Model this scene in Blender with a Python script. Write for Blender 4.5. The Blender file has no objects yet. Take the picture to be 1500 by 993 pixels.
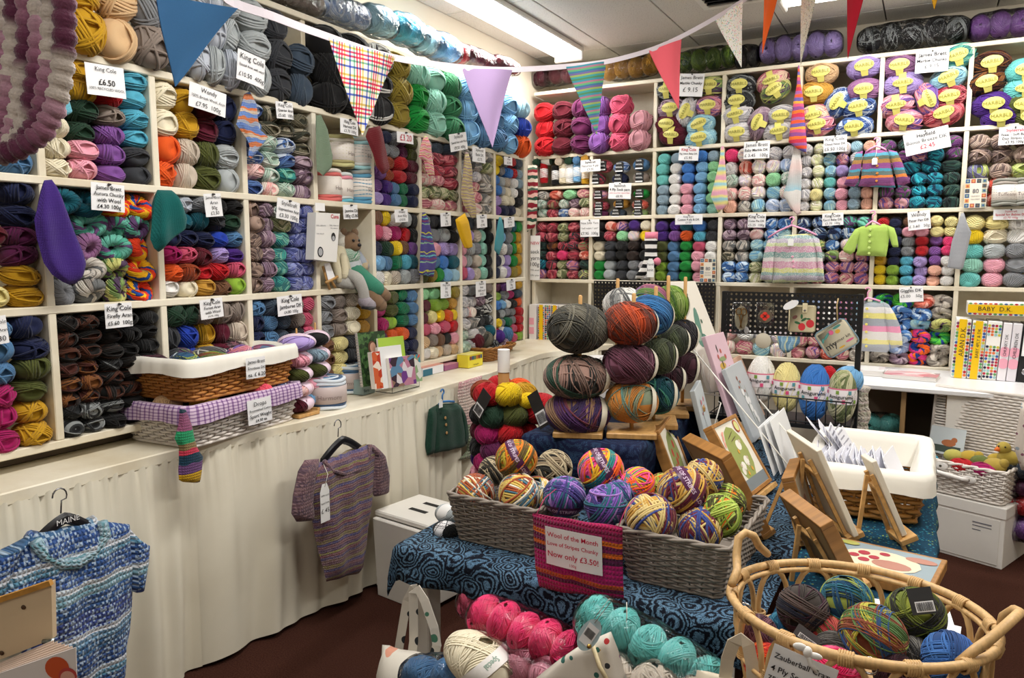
import bpy, bmesh, math, random
import numpy as np
from mathutils import Matrix, Vector
random.seed(7); RN = np.random.default_rng(7)
SC = bpy.context.scene; COL = SC.collection
PI = math.pi
# ---------------------------------------------------------------- camera
FPX = 1106.65; YAW = math.radians(-28.738); PIT = math.radians(-6.538); CAMZ = 1.5
FW = Vector((math.sin(YAW)*math.cos(PIT), math.cos(YAW)*math.cos(PIT), math.sin(PIT)))
RT = Vector((math.cos(YAW), -math.sin(YAW), 0)); UP = RT.cross(FW)
EYE = Vector((0, 0, CAMZ))
cam = bpy.data.cameras.new('camera'); camo = bpy.data.objects.new('camera', cam); COL.objects.link(camo)
cam.sensor_width = 36; cam.sensor_fit = 'HORIZONTAL'; cam.lens = FPX/1500*36; cam.clip_start = 0.05
M = Matrix((RT, UP, -FW)).transposed().to_4x4(); M.translation = EYE; camo.matrix_world = M
SC.camera = camo
def ray(px, py): return FW + RT*((px-750)/FPX) - UP*((py-496.5)/FPX)
def P(px, py, x=None, y=None, z=None, d=None):
    r = ray(px, py)
    if d is not None: return EYE + r*d
    k = (x-EYE.x)/r.x if x is not None else (y-EYE.y)/r.y if y is not None else (z-EYE.z)/r.z
    return EYE + r*k
# ---------------------------------------------------------------- world, exposure, big lamps
w = bpy.data.worlds.new('world'); SC.world = w; w.use_nodes = True
w.node_tree.nodes['Background'].inputs[0].default_value = (.8, .85, .9, 1); w.node_tree.nodes['Background'].inputs[1].default_value = .3
SC.view_settings.view_transform = 'Standard'; SC.view_settings.look = 'None'; SC.view_settings.exposure = 0.0; SC.view_settings.gamma = 1
SC.view_settings.use_curve_mapping = False
CEIL = 2.97
def area(name, loc, sx, sy, power, col=(1, .97, .92)):
    l = bpy.data.lights.new(name, 'AREA'); l.shape = 'RECTANGLE'; l.size = sx; l.size_y = sy; l.energy = power; l.color = col
    o = bpy.data.objects.new(name, l); o.location = loc; COL.objects.link(o); return o
LAMPS = [  # centre x, y, along x?, length, power
    (-2.37, 4.2, False, 2.0, 27), (.1, 4.64, True, 1.85, 30), (.75, 2.3, False, 1.5, 34), (-1.1, 1.6, False, 1.5, 40), (-.3, -.9, True, 1.5, 10)]  # aisle, counter and rear battens are out of view, added for their light
# ---------------------------------------------------------------- colour and materials
def lin(h):
    h = h.lstrip('#'); c = [int(h[i:i+2], 16)/255 for i in (0, 2, 4)]
    return tuple((x/12.92 if x <= .04045 else ((x+.055)/1.055)**2.4) for x in c)+(1,)
class NT:
    def __init__(s, name):
        s.m = bpy.data.materials.new(name); s.m.use_nodes = True; s.t = s.m.node_tree; s.n = s.t.nodes; s.b = s.n['Principled BSDF']
    def new(s, typ, **k):
        n = s.n.new(typ)
        for a, v in k.items(): setattr(n, a, v)
        return n
    def link(s, a, b): s.t.links.new(a, b)
    def math(s, op, a, b=None, clamp=False):
        n = s.new('ShaderNodeMath', operation=op, use_clamp=clamp)
        for i, v in enumerate((a, b)):
            if v is None: continue
            if isinstance(v, (int, float)): n.inputs[i].default_value = v
            else: s.link(v, n.inputs[i])
        return n.outputs[0]
    def mix(s, f, a, b, mode='MIX'):
        n = s.new('ShaderNodeMix', data_type='RGBA', blend_type=mode)
        for i, v in ((0, f), (6, a), (7, b)):
            if isinstance(v, (int, float)): n.inputs[i].default_value = v
            elif isinstance(v, tuple): n.inputs[i].default_value = v
            else: s.link(v, n.inputs[i])
        return n.outputs[2]
    def ramp(s, f, stops, interp='LINEAR'):
        n = s.new('ShaderNodeValToRGB'); r = n.color_ramp; r.interpolation = interp
        while len(r.elements) < len(stops): r.elements.new(.5)
        for e, (p, c) in zip(r.elements, stops): e.position = p; e.color = c
        s.link(f, n.inputs[0]); return n.outputs[0]
    def noise(s, scale, vec=None, detail=3):
        n = s.new('ShaderNodeTexNoise'); n.inputs['Scale'].default_value = scale; n.inputs['Detail'].default_value = detail
        if vec is not None: s.link(vec, n.inputs['Vector'])
        return n.outputs['Fac']
    def bump(s, h, st=.3, dist=.002):
        n = s.new('ShaderNodeBump'); n.inputs['Strength'].default_value = st; n.inputs['Distance'].default_value = dist
        s.link(h, n.inputs['Height']); s.link(n.outputs[0], s.b.inputs['Normal']); return n
    def coord(s, which='Object'): return s.new('ShaderNodeTexCoord').outputs[which]
    def sep(s, v):
        n = s.new('ShaderNodeSeparateXYZ'); s.link(v, n.inputs[0]); return n.outputs
    def set(s, **k):
        for a, v in k.items():
            a = {'col': 'Base Color', 'rough': 'Roughness', 'metal': 'Metallic', 'sheen': 'Sheen Weight', 'spec': 'Specular IOR Level', 'sss': 'Subsurface Weight', 'coat': 'Coat Weight', 'alpha': 'Alpha'}[a]
            if isinstance(v, (int, float, tuple)): s.b.inputs[a].default_value = v
            else: s.link(v, s.b.inputs[a])
        return s
MC = {}
def mat(hexc, rough=.6, metal=0, var=.06, scale=30, bump=0, spec=.4):
    key = ('p', hexc, rough, metal, var, scale, bump)
    if key in MC: return MC[key]
    t = NT('plain_'+hexc); c = lin(hexc)
    n = t.noise(scale, t.coord())
    t.set(col=t.mix(t.math('MULTIPLY', n, var*2), c, tuple(x*.6 for x in c[:3])+(1,)), rough=rough, metal=metal, spec=spec)
    if bump: t.bump(n, bump)
    MC[key] = t.m; return t.m
def woodmat(hexc, dark=.72, scale=6, rough=.5, ax=2):
    key = ('w', hexc, ax, scale)
    if key in MC: return MC[key]
    t = NT('wood_'+hexc); c = lin(hexc); mp = t.new('ShaderNodeMapping'); s = [scale*9]*3; s[ax] = scale
    mp.inputs['Scale'].default_value = s; t.link(t.coord(), mp.inputs[0])
    n = t.noise(1, mp.outputs[0], 5)
    t.set(col=t.ramp(n, [(.35, tuple(x*dark for x in c[:3])+(1,)), (.6, c)]), rough=rough); t.bump(n, .08)
    MC[key] = t.m; return t.m
def paintmat():
    t = NT('cream_painted_wood'); n = t.noise(4, t.coord(), 6); n2 = t.noise(60, t.coord(), 2)
    c = t.ramp(n, [(.3, lin('D9CDB2')), (.6, lin('EDE6D3'))])
    t.set(col=t.mix(t.math('MULTIPLY', n2, .12), c, lin('A08C6A')), rough=.45); t.bump(n2, .06); return t.m
CREAM = paintmat()
def knit(stops, axis='V', rows=160, period=1.0, noise=.12, speck=None, wob=.02, interp='CONSTANT', bump=.5, rough=.9):
    """knitted cloth: uv in metres; stops along v (0..1 of period metres), rows stitches per metre"""
    t = NT('knit'); u, v, _ = t.sep(t.coord('UV'))
    n = t.noise(18, t.coord('UV'), 2)
    a = v if axis == 'V' else u
    f = t.math('FRACT', t.math('DIVIDE', t.math('ADD', a, t.math('MULTIPLY', t.math('SUBTRACT', n, .5), wob*2)), period))
    col = t.ramp(f, [(p, lin(c)) for p, c in stops], interp)
    n2 = t.noise(260, t.coord('UV'), 2)
    col = t.mix(t.math('MULTIPLY', n2, noise*2), col, t.mix(.6, col, (0, 0, 0, 1)))
    if speck:
        wn = t.new('ShaderNodeTexWhiteNoise'); sc = t.new('ShaderNodeVectorMath', operation='MULTIPLY'); t.link(t.coord('UV'), sc.inputs[0]); sc.inputs[1].default_value = (rows*2.2, rows*1.6, 1)
        fl = t.new('ShaderNodeVectorMath', operation='FLOOR'); t.link(sc.outputs[0], fl.inputs[0]); t.link(fl.outputs[0], wn.inputs['Vector'])
        col = t.mix(t.math('MULTIPLY', t.math('GREATER_THAN', wn.outputs['Value'], speck[1]), .55), col, lin(speck[0]))
    t.set(col=col, rough=rough, sheen=.15, spec=.15)
    su = t.math('ABSOLUTE', t.math('SINE', t.math('MULTIPLY', t.math('ADD', u, t.math('MULTIPLY', t.math('ABSOLUTE', t.math('SUBTRACT', t.math('FRACT', t.math('MULTIPLY', v, rows*.7)), .5)), .5/rows)), PI*rows)))
    sv = t.math('ABSOLUTE', t.math('SINE', t.math('MULTIPLY', v, PI*rows*.7)))
    t.bump(t.math('MULTIPLY', su, sv), bump, .004); return t.m
def solid_knit(h, rows=300, **k): return knit([(0, h), (.5, h)], rows=rows, **k)
def fabric(base, kind='plain', cols=(), scale=60, rough=.85):
    t = NT('fabric_'+kind); uv = t.coord('UV'); u, v, _ = t.sep(uv); col = lin(base); n = t.noise(400, uv, 2)
    if kind == 'floral':
        vo = t.new('ShaderNodeTexVoronoi'); vo.inputs['Scale'].default_value = scale; t.link(uv, vo.inputs['Vector'])
        h = t.sep(vo.outputs['Color'])[0]
        c2 = t.ramp(h, [(i/len(cols), lin(c)) for i, c in enumerate(cols)], 'CONSTANT')
        col = t.mix(t.math('LESS_THAN', vo.outputs['Distance'], .32), lin(base), c2)
    elif kind == 'gingham':
        a = t.ramp(t.math('FRACT', t.math('MULTIPLY', u, scale)), [(i/len(cols), lin(c)) for i, c in enumerate(cols)], 'CONSTANT')
        b = t.ramp(t.math('FRACT', t.math('MULTIPLY', v, scale)), [(i/len(cols), lin(c)) for i, c in enumerate(cols)], 'CONSTANT')
        col = t.mix(1., a, b, 'MULTIPLY')
    elif kind == 'stripe':
        col = t.ramp(t.math('FRACT', t.math('MULTIPLY', v, scale)), [(i/len(cols), lin(c)) for i, c in enumerate(cols)], 'CONSTANT')
    t.set(col=t.mix(t.math('MULTIPLY', n, .2), col, t.mix(.5, col, (0, 0, 0, 1))), rough=rough, spec=.2); t.bump(n, .1, .001)
    return t.m
def paisley(dark, light, mid, sc=14):
    t = NT('batik_paisley'); uv = t.coord('UV')
    dst = t.new('ShaderNodeVectorMath', operation='ADD'); nn_ = t.new('ShaderNodeTexNoise'); nn_.inputs['Scale'].default_value = 7; t.link(uv, nn_.inputs['Vector']); sc_ = t.new('ShaderNodeVectorMath', operation='SCALE'); sc_.inputs['Scale'].default_value = .1; t.link(nn_.outputs['Color'], sc_.inputs[0]); t.link(uv, dst.inputs[0]); t.link(sc_.outputs[0], dst.inputs[1])
    vo = t.new('ShaderNodeTexVoronoi'); vo.inputs['Scale'].default_value = sc; t.link(dst.outputs[0], vo.inputs['Vector'])
    wv = t.math('SINE', t.math('ADD', t.math('MULTIPLY', vo.outputs['Distance'], 38), t.math('MULTIPLY', t.noise(sc*2.6, uv, 2), 9)))
    n = t.noise(sc*5, uv, 3); n3 = t.noise(3, uv, 2)
    sq = t.math('SINE', t.math('MULTIPLY', n, 60))
    f = t.math('GREATER_THAN', t.math('ADD', wv, t.math('MULTIPLY', sq, .8)), .35)
    l = t.mix(n3, lin(light), lin(mid))
    t.set(col=t.mix(f, lin(dark), l), rough=.85, spec=.2); t.bump(t.noise(500, uv, 2), .08, .001); return t.m
def film():
    if 'film' in MC: return MC['film']
    t = NT('clear_polythene'); n = t.noise(26, t.coord(), 5)
    tr = t.new('ShaderNodeBsdfTransparent'); tr.inputs[0].default_value = (.96, .97, .98, 1); gl = t.new('ShaderNodeBsdfGlossy'); gl.inputs['Roughness'].default_value = .12
    b = t.new('ShaderNodeBump'); b.inputs['Strength'].default_value = .9; b.inputs['Distance'].default_value = .02; t.link(n, b.inputs['Height']); t.link(b.outputs[0], gl.inputs['Normal'])
    fr = t.new('ShaderNodeFresnel'); fr.inputs['IOR'].default_value = 1.4; t.link(b.outputs[0], fr.inputs['Normal'])
    mx = t.new('ShaderNodeMixShader'); t.link(t.math('MULTIPLY', fr.outputs[0], 1.1, True), mx.inputs[0]); t.link(tr.outputs[0], mx.inputs[1]); t.link(gl.outputs[0], mx.inputs[2])
    t.link(mx.outputs[0], t.n['Material Output'].inputs[0]); MC['film'] = t.m; return t.m
# ---------------------------------------------------------------- yarn colours: code -> (word, hexes)
Y = dict(mu=('mustard', 'C4951A'), ye=('yellow', 'F2CE18'), lo=('pale lemon', 'EBDD98'), cr=('cream', 'EFE5CA'), wh=('white', 'F0EEEA'), bk=('black', '111113'), ch=('charcoal', '34363B'), gy=('mid grey', '828488'),
 lg=('light grey', 'AEB4B6'), si=('silver grey', 'BFC5D0'), ta=('taupe', '8A7D74'), bg=('beige', 'CBBDAC'), bn=('brown', '704B32'), db=('dark brown', '2B1D18'), rd=('red', 'B8101C'), bu=('burgundy', '5A1028'),
 mr=('maroon', '5A0E20'), pl=('plum', '5F1B4A'), pu=('purple', '7F4E98'), dp=('deep purple', '47217C'), li=('lilac', 'AC96D2'), pk=('pink', 'F0A6B8'), rs=('rose pink', 'C9506E'), du=('dusty pink', 'C28A94'),
 mg=('magenta', 'A81460'), co=('coral pink', 'F05A70'), fu=('bright pink', 'F03C78'), ora=('orange', 'E2581A'), ru=('rust', '8E3A16'), go=('gold', 'C6943A'), ol=('olive', '4E5424'), ov=('golden olive', '92802E'), lm=('lime green', '8CB238'),
 dg=('dark green', '1B3A28'), gn=('bright green', '0C8A34'), em=('emerald', '0D6B46'), sg=('sea green', '357A52'), mt=('mint', '92CCB8'), aq=('aqua', '6CC4BE'), tq=('turquoise', '54ACC6'), te=('teal', '0D5868'), sk=('sky blue', '7DB4E0'),
 bl=('blue', '3E7CCB'), ry=('royal blue', '1B3CA8'), nv=('navy', '141D42'), de=('denim blue', '4F7AA4'), sl=('slate', '3C4A5A'), pb=('powder blue', 'A2CADC'), pe=('peach', 'F4B8A0'), tn=('tan', 'D8B488'), mv=('mauve', '9A6A96'),
 gb=('grey blue', '8FA8B8'), lgn=('pale green', '96D8A0'),
 Vc=('camouflage mix', '6A6450', 'A59C88', '3C3E32'), Vb=('blue and white mix', '5A7CB4', 'C8D2E0', '35508C'), Vs=('sage and white mix', 'B4CCBC', 'DCE2D8', '98B0A2'), Vm=('mauve mix', '8E7488', 'B8A0AC', '6A5260'), Vh=('heather brown mix', '8A7468', 'A88E80', '5E4A44'),
 Vt=('sea green mix', '3E9C94', '78BCA8', '2C7C80'), Vp=('periwinkle mix', '6C74B8', '9098CC', '4A5494'), Vr=('rainbow', 'E8401C', 'F4B818', '1C4C9C'), Vg=('grey and stone mix', 'A09890', 'CFC8BE', '6E7070'), Vo=('green and pink mix', '7E9A5A', 'C8C87A', '5A4460'),
 Ve=('sea green and purple mix', '4FA890', '6CBCA8', '6A4A7A'), Vk=('black and rust mix', '1A1412', '4A2414', '0C0A0A'), Vj=('rust mix', '4A2018', '7C4A20', '1E100C'), Vi=('black and silver mix', '2A2C2E', '8C9090', '141416'), Vz=('black and white mix', '141416', 'D8D8D4', '2A2A2C'),
 Vf=('pink floral mix', 'D89098', 'E8C8B0', 'C06878'), Vq=('red and pink mix', 'B43A4C', 'D87880', '8A2A3C'), Vl=('pastel mix', 'F4D8D4', 'F6EEDC', 'E8DCE8'), Vu=('soft sage mix', 'A2A878', 'C8C4A0', '6E7850'), Vw=('pink and cream mix', 'F0C8C4', 'F4E6D8', 'ECB0AC'),
 Vd=('dark red mix', '7A2438', 'C05060', '2C3C40'), Vy=('red and green mix', '8A3A3C', '6E8A5C', 'C07860'), Vn=('navy mix', '1E2C54', '5878A8', 'C0CCD8'), Vx=('pink and violet mix', 'C87888', 'E0A8B0', '7858A0'), Va=('peacock mix', '0E7890', '2CA8BC', '083C58'), V1=('purple mix', '6E3A78', '9A5C9A', '4C6A4C'),
 V2=('dark green mix', '1C3C38', '3C5C50', '101C1C'), V3=('tan and grey mix', '9C8478', 'B8A294', '6E5C58'), V4=('lime and violet mix', 'A8B860', 'C8D08C', '7C7CA0'), V5=('stone mix', 'B8B0A4', 'DCD4C8', '8C847C'), V6=('blue and white mix', '5C90D0', 'C8DCF0', '3C68A8'), V7=('neon rainbow mix', 'F0408C', 'F4681C', '1C3C8C'),
 V8=('green and blue mix', '1C8A3C', '58C040', '1C3C90'), V9=('pale grey mix', 'D0CCCC', 'E4E0E0', 'B8B6BC'), W1=('blue and mint mix', '78B0D0', 'B8DCDC', '98C8D8'), W2=('pale blue mix', 'B4C6E6', 'DCE4F2', 'A0B6DC'), W3=('lemon mix', 'E8E4BC', 'F4F0DC', 'D8DCA8'), W4=('coral mix', 'E8806C', 'F0B0A0', 'C85040'),
 S1=('rust, blue and cream striped', 'E8E0CC', 'A8502C', '4C7488', 'D8B860'), S2=('olive and orange striped', '8A8A24', 'D8781C', 'C8B43C', '5C4A20'), S3=('black and stone striped', '2C2A24', '8C7C64', 'C0B090', '14120F'), S4=('violet and teal striped', '7450A8', '2C6478', 'A47CC8', '3C3474'),
 S5=('neon orange and teal striped', 'F0601C', '1C7C7C', 'F05090', 'E8B428'), S6=('gold, blue and wine striped', 'C89A44', '3C4C90', '6C2438', 'D8C080'), S7=('lime and orange striped', '8CA838', 'E07820', 'B4C85C', '4C4A24'), S8=('indigo and rose striped', '34407C', '7C3848', 'C8A070', '485490'),
 K1=('charcoal tweed', '45443C', '5E5A4E', '35342E', '6E6A5C'), K2=('taupe, green and black striped', '7A6258', '2C2C2A', '9C7C70', '2C4A3C'), K3=('violet and plum striped', '4A2858', '6C3440', '34244C', '8C6C54'), K4=('rust and red striped', '7C3420', '9C3C1C', '5C2C20', 'B4441C'),
 K5=('plum striped', '4C2434', '7C4C60', '34141F', '5C3040'), K6=('orange and teal striped', 'A88448', '5C847C', 'C07C34', '7C8870'), K7=('blue striped', '1C4C84', '3474AC', '14346C', '2C6090'), K8=('dark moss', '3C4430', '545C40', '2C3024', '465038'), K9=('teal striped', '14545C', '2C7C74', '0C3C4C', '48907C'),
 KA=('pink, blue and green striped', '9C5C7C', '5C7090', 'B4787C', '6C8C4C'), KB=('leaf green striped', '5C7C2C', '7C9C3C', '3C5C28', '94A860'), KC=('near black', '141218', '221C24', '0C0C10', '2A2028'), KD=('dark wine', '341420', '441C2C', '240C18', '3A1824'), KE=('grey and white striped', '8C8C8A', 'DCDAD4', '5C5C5C', 'B8B4B0'),
 Z1=('dark brown and navy', '3C3430', '14182C', '5C4C48', '3C1C2C'), Z2=('teal blue and lime', '1C4C70', '9CA84C', '14344C', '2C6C80'), Z3=('green and rust', '5C8048', '8C4C34', 'B8B040', '2C5080'), Z4=('olive and black', '6C7828', '2A2A24', '8C9438', '4C5420'), Z5=('blue', '3468B0', '2C589C', '4478C0', '244C88'),
 Z6=('orange and red', 'F0581C', 'D83C1C', 'F07830', 'C02C20'), Z7=('hot pink', 'F0306C', 'D81C5C', 'F05C8C', 'B01848'), Z8=('wine and grey', '5C3444', '7C6C74', '3C2430', '8C5C68'), Z9=('turquoise and blue', '2C80A8', '1C5C84', '4C9CBC', '144868'), ZA=('grey tweed', '5C5854', '84807A', '3C3A38', '6C6864'), ZB=('red and lime', 'A83838', '6C8838', 'C8584C', '4C5C2C'))
def yarnmat(code, kind):
    key = ('y', code, kind)
    if key in MC: return MC[key]
    word, *hx = Y[code]; t = NT('yarn_'+kind); cs = [lin(h) for h in hx]
    rnd = t.new('ShaderNodeObjectInfo').outputs['Random']
    if kind == 'strand':
        sid = t.new('ShaderNodeAttribute', attribute_name='sid'); f = sid.outputs['Fac']
        wn = t.new('ShaderNodeTexWhiteNoise', noise_dimensions='2D'); cb = t.new('ShaderNodeCombineXYZ'); t.link(t.math('FLOOR', t.math('MULTIPLY', f, .13 if code[0] in 'KZ' else .7 if code[0] == 'S' else .34)), cb.inputs[0]); t.link(rnd, cb.inputs[1]); t.link(cb.outputs[0], wn.inputs['Vector']); pick = wn.outputs['Value']
        wn2 = t.new('ShaderNodeTexWhiteNoise', noise_dimensions='1D'); t.link(f, wn2.inputs['W']); val = wn2.outputs['Value']
        hb = t.noise(300, t.coord(), 2)
        t.bump(hb, .25, .001)
    else:
        lp = t.new('ShaderNodeAttribute', attribute_name='lp').outputs['Vector']
        of = t.new('ShaderNodeAttribute', attribute_name='off').outputs['Vector']
        ad = t.new('ShaderNodeVectorMath', operation='ADD'); t.link(lp, ad.inputs[0]); t.link(of, ad.inputs[1])
        vo = t.new('ShaderNodeTexVoronoi'); vo.inputs['Scale'].default_value = .9; t.link(ad.outputs[0], vo.inputs['Vector'])
        sb = t.new('ShaderNodeVectorMath', operation='SUBTRACT'); t.link(vo.outputs['Color'], sb.inputs[0]); sb.inputs[1].default_value = (.5, .5, .5)
        nm = t.new('ShaderNodeVectorMath', operation='NORMALIZE'); t.link(sb.outputs[0], nm.inputs[0])
        dt = t.new('ShaderNodeVectorMath', operation='DOT_PRODUCT'); t.link(nm.outputs[0], dt.inputs[0]); t.link(lp, dt.inputs[1])
        s = t.math('MULTIPLY', dt.outputs['Value'], 7)
        wn = t.new('ShaderNodeTexWhiteNoise', noise_dimensions='2D'); cb = t.new('ShaderNodeCombineXYZ'); t.link(t.math('FLOOR', s), cb.inputs[0]); t.link(t.sep(vo.outputs['Color'])[0], cb.inputs[1]); t.link(cb.outputs[0], wn.inputs['Vector']); pick = val = wn.outputs['Value']
        t.bump(t.math('ABSOLUTE', t.math('SINE', t.math('MULTIPLY', s, PI))), .8, .006)
    if len(cs) == 1: c = cs[0]
    else: c = t.ramp(pick, [(i/len(cs), k) for i, k in enumerate(cs)], 'CONSTANT')
    c = t.mix(t.math('MULTIPLY', val, .22), c, t.mix(.55, c, (0, 0, 0, 1)))
    t.set(col=c, rough=.82, spec=.25, sheen=.12)
    MC[key] = t.m; return t.m
# ---------------------------------------------------------------- mesh builder
class MB:
    def __init__(s): s.v = []; s.f = []; s.mi = []; s.uv = []; s.sid = []; s.cur = 0.0
    def add(s, vs, fs, mi=0, uv=None):
        o = len(s.v); s.v += [tuple(x) for x in vs]; s.f += [tuple(i+o for i in f) for f in fs]; s.mi += [mi]*len(fs); s.sid += [s.cur]*len(vs)
        s.uv += list(uv) if uv is not None else [(v[0], v[1]) for v in vs]; return s
    def box(s, a, b, mi=0, M=None, c=0):
        x0, y0, z0 = a; x1, y1, z1 = b
        if c:
            vs = []
            for X, sx in ((x0, 1), (x1, -1)):
                for Yv, sy in ((y0, 1), (y1, -1)):
                    for Z, sz in ((z0, 1), (z1, -1)):
                        vs += [(X, Yv+sy*c, Z+sz*c), (X+sx*c, Yv, Z+sz*c), (X+sx*c, Yv+sy*c, Z)]
            I = lambda i, j, k, a: ((i*2+j)*2+k)*3+a
            fs = []
            for i in (0, 1):
                q = [I(i, 0, 0, 0), I(i, 1, 0, 0), I(i, 1, 1, 0), I(i, 0, 1, 0)]; fs.append(q if i else q[::-1])
                q = [I(0, i, 0, 1), I(1, i, 0, 1), I(1, i, 1, 1), I(0, i, 1, 1)]; fs.append(q[::-1] if i else q)
                q = [I(0, 0, i, 2), I(1, 0, i, 2), I(1, 1, i, 2), I(0, 1, i, 2)]; fs.append(q if i else q[::-1])
                for j in (0, 1):
                    fs += [[I(i, j, 0, 0), I(i, j, 1, 0), I(i, j, 1, 1), I(i, j, 0, 1)], [I(i, 0, j, 0), I(i, 1, j, 0), I(i, 1, j, 2), I(i, 0, j, 2)], [I(0, i, j, 1), I(1, i, j, 1), I(1, i, j, 2), I(0, i, j, 2)]]
                    for k in (0, 1): fs.append([I(i, j, k, 0), I(i, j, k, 1), I(i, j, k, 2)])
        else:
            vs = [(x, y, z) for x in (x0, x1) for y in (y0, y1) for z in (z0, z1)]
            fs = [(0, 1, 3, 2), (4, 6, 7, 5), (0, 4, 5, 1), (2, 3, 7, 6), (0, 2, 6, 4), (1, 5, 7, 3)]
        if M is not None: vs = [M @ Vector(v) for v in vs]
        s.add(vs, fs, mi, [(v[0]+v[1], v[2]+v[1]*.3) for v in vs]); return s
    def tube(s, pts, r, n=6, closed=False, mi=0, cap=True):
        pts = [Vector(p) for p in pts]; k = len(pts); rr = r if isinstance(r, (list, tuple)) else [r]*k
        vs = []; N = None; uv = []; L = 0
        for i, p in enumerate(pts):
            a = pts[(i-1) % k] if closed or i > 0 else p; b = pts[(i+1) % k] if closed or i < k-1 else p
            T = (b-a); T = T.normalized() if T.length > 1e-9 else Vector((0, 0, 1))
            if N is None: N = T.orthogonal().normalized()
            else:
                N = N - T*N.dot(T); N = N.normalized() if N.length > 1e-6 else T.orthogonal().normalized()
            B = T.cross(N)
            if i: L += (p-pts[i-1]).length
            for j in range(n):
                t = 2*PI*j/n; vs.append(p+(N*math.cos(t)+B*math.sin(t))*rr[i]); uv.append((j/n*rr[i]*6, L))
        fs = []
        for i in range(k if closed else k-1):
            i2 = (i+1) % k
            for j in range(n):
                j2 = (j+1) % n; fs.append((i*n+j, i*n+j2, i2*n+j2, i2*n+j))
        if cap and not closed: fs += [tuple(range(n))[::-1], tuple((k-1)*n+j for j in range(n))]
        return s.add(vs, fs, mi, uv)
    def lathe(s, prof, n=24, M=None, mi=0, caps=True):
        vs = []; uv = []
        for (r, z) in prof:
            for j in range(n):
                t = 2*PI*j/n; vs.append(Vector((r*math.cos(t), r*math.sin(t), z))); uv.append((t*r, z))
        fs = [(i*n+j, i*n+(j+1) % n, (i+1)*n+(j+1) % n, (i+1)*n+j) for i in range(len(prof)-1) for j in range(n)]
        if caps: fs += [tuple(range(n))[::-1], tuple((len(prof)-1)*n+j for j in range(n))]
        if M is not None: vs = [M @ v for v in vs]
        return s.add(vs, fs, mi, uv)
    def ell(s, c, r, n=14, m=9, mi=0, M=None, e=1.0):
        vs = []; fs = []; uv = []
        for i in range(m+1):
            p = PI*i/m-PI/2
            for j in range(n):
                t = 2*PI*j/n; f = lambda q: math.copysign(abs(q)**e, q)
                v = Vector((c[0]+r[0]*f(math.cos(p))*f(math.cos(t)), c[1]+r[1]*f(math.cos(p))*f(math.sin(t)), c[2]+r[2]*f(math.sin(p))))
                vs.append(M @ v if M is not None else v); uv.append((t*.1, p*.1))
        for i in range(m):
            for j in range(n): fs.append((i*n+j, i*n+(j+1) % n, (i+1)*n+(j+1) % n, (i+1)*n+j))
        return s.add(vs, fs, mi, uv)
    def slab(s, quad, thick, mi=0, uvs=None, nrm=None):
        """four corners (TL,TR,BR,BL) with thickness behind"""
        q = [Vector(p) for p in quad]; n = nrm or (q[1]-q[0]).cross(q[0]-q[3]).normalized()
        w = (q[1]-q[0]).length; h = (q[3]-q[0]).length
        vs = q+[p-n*thick for p in q]; u = [(0, h), (w, h), (w, 0), (0, 0)]
        s.add(vs, [(3, 2, 1, 0), (4, 5, 6, 7), (0, 1, 5, 4), (1, 2, 6, 5), (2, 3, 7, 6), (3, 0, 4, 7)], mi, u+u); return s
    def mesh(s, name, smooth=True):
        me = bpy.data.meshes.new(name); me.from_pydata(s.v, [], s.f)
        ul = me.uv_layers.new(name='UVMap'); li = np.zeros(len(me.loops), dtype=np.int32); me.loops.foreach_get('vertex_index', li)
        ul.data.foreach_set('uv', np.array(s.uv, dtype=np.float32)[li].ravel())
        me.polygons.foreach_set('material_index', np.array(s.mi, dtype=np.int32))
        if smooth: me.polygons.foreach_set('use_smooth', np.ones(len(me.polygons), dtype=bool))
        if any(s.sid): me.attributes.new('sid', 'FLOAT', 'POINT').data.foreach_set('value', np.array(s.sid, dtype=np.float32))
        me.update(); return me
    def build(s, name, mats, parent=None, smooth=True, label=None, M=None, angle=None):
        me = s.mesh(name, smooth)
        for m in (mats if isinstance(mats, (list, tuple)) else [mats]): me.materials.append(m)
        if smooth and angle is not None:
            bm = bmesh.new(); bm.from_mesh(me)
            for e in bm.edges:
                if len(e.link_faces) == 2 and e.calc_face_angle(0) > angle: e.smooth = False
            bm.to_mesh(me); bm.free()
        return link(name, me, parent, label, M)
def link(name, me, parent=None, label=None, M=None):
    o = bpy.data.objects.new(name, me); COL.objects.link(o)
    if parent is not None: o.parent = parent
    if M is not None: o.matrix_local = M
    if label: o['label'] = label
    return o
USED = {}
def tag(o, label, cat, group=None):
    n = len(label.split())
    if n < 4 or n > 16: print('LABEL LENGTH', n, label)
    if label in USED and not group: print('DUP LABEL', label)
    USED[label] = 1
    o['label'] = label; o['category'] = cat
    if group: o['group'] = group
    return o
def thing(name, label, cat, loc=(0, 0, 0), rz=0, group=None, M=None):
    o = bpy.data.objects.new(name, None); o.empty_display_size = .05; COL.objects.link(o)
    o.matrix_world = M if M is not None else Matrix.Translation(loc) @ Matrix.Rotation(rz, 4, 'Z')
    return tag(o, label, cat, group)
def struct(o): o['kind'] = 'structure'; return o
def frame(org, right, up):
    r = Vector(right).normalized(); u = Vector(up); u = (u-r*u.dot(r)).normalized(); n = r.cross(u)
    m = Matrix((r, u, n)).transposed().to_4x4(); m.translation = Vector(org); return m
def lookm(direction, upv=(0, 0, 1)):
    """matrix whose local Z points along direction"""
    return Vector(direction).to_track_quat('Z', 'Y').to_matrix().to_4x4()
SX = -2.40; SY = 5.25    # front planes of the two shelf runs
def wallM(wall, px, py, off=.03):
    if wall == 'L': return frame(P(px, py, x=SX+off), (0, 1, 0), (0, 0, 1))
    if wall == 'B': return frame(P(px, py, y=SY-off), (1, 0, 0), (0, 0, 1))
    return wall
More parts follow.
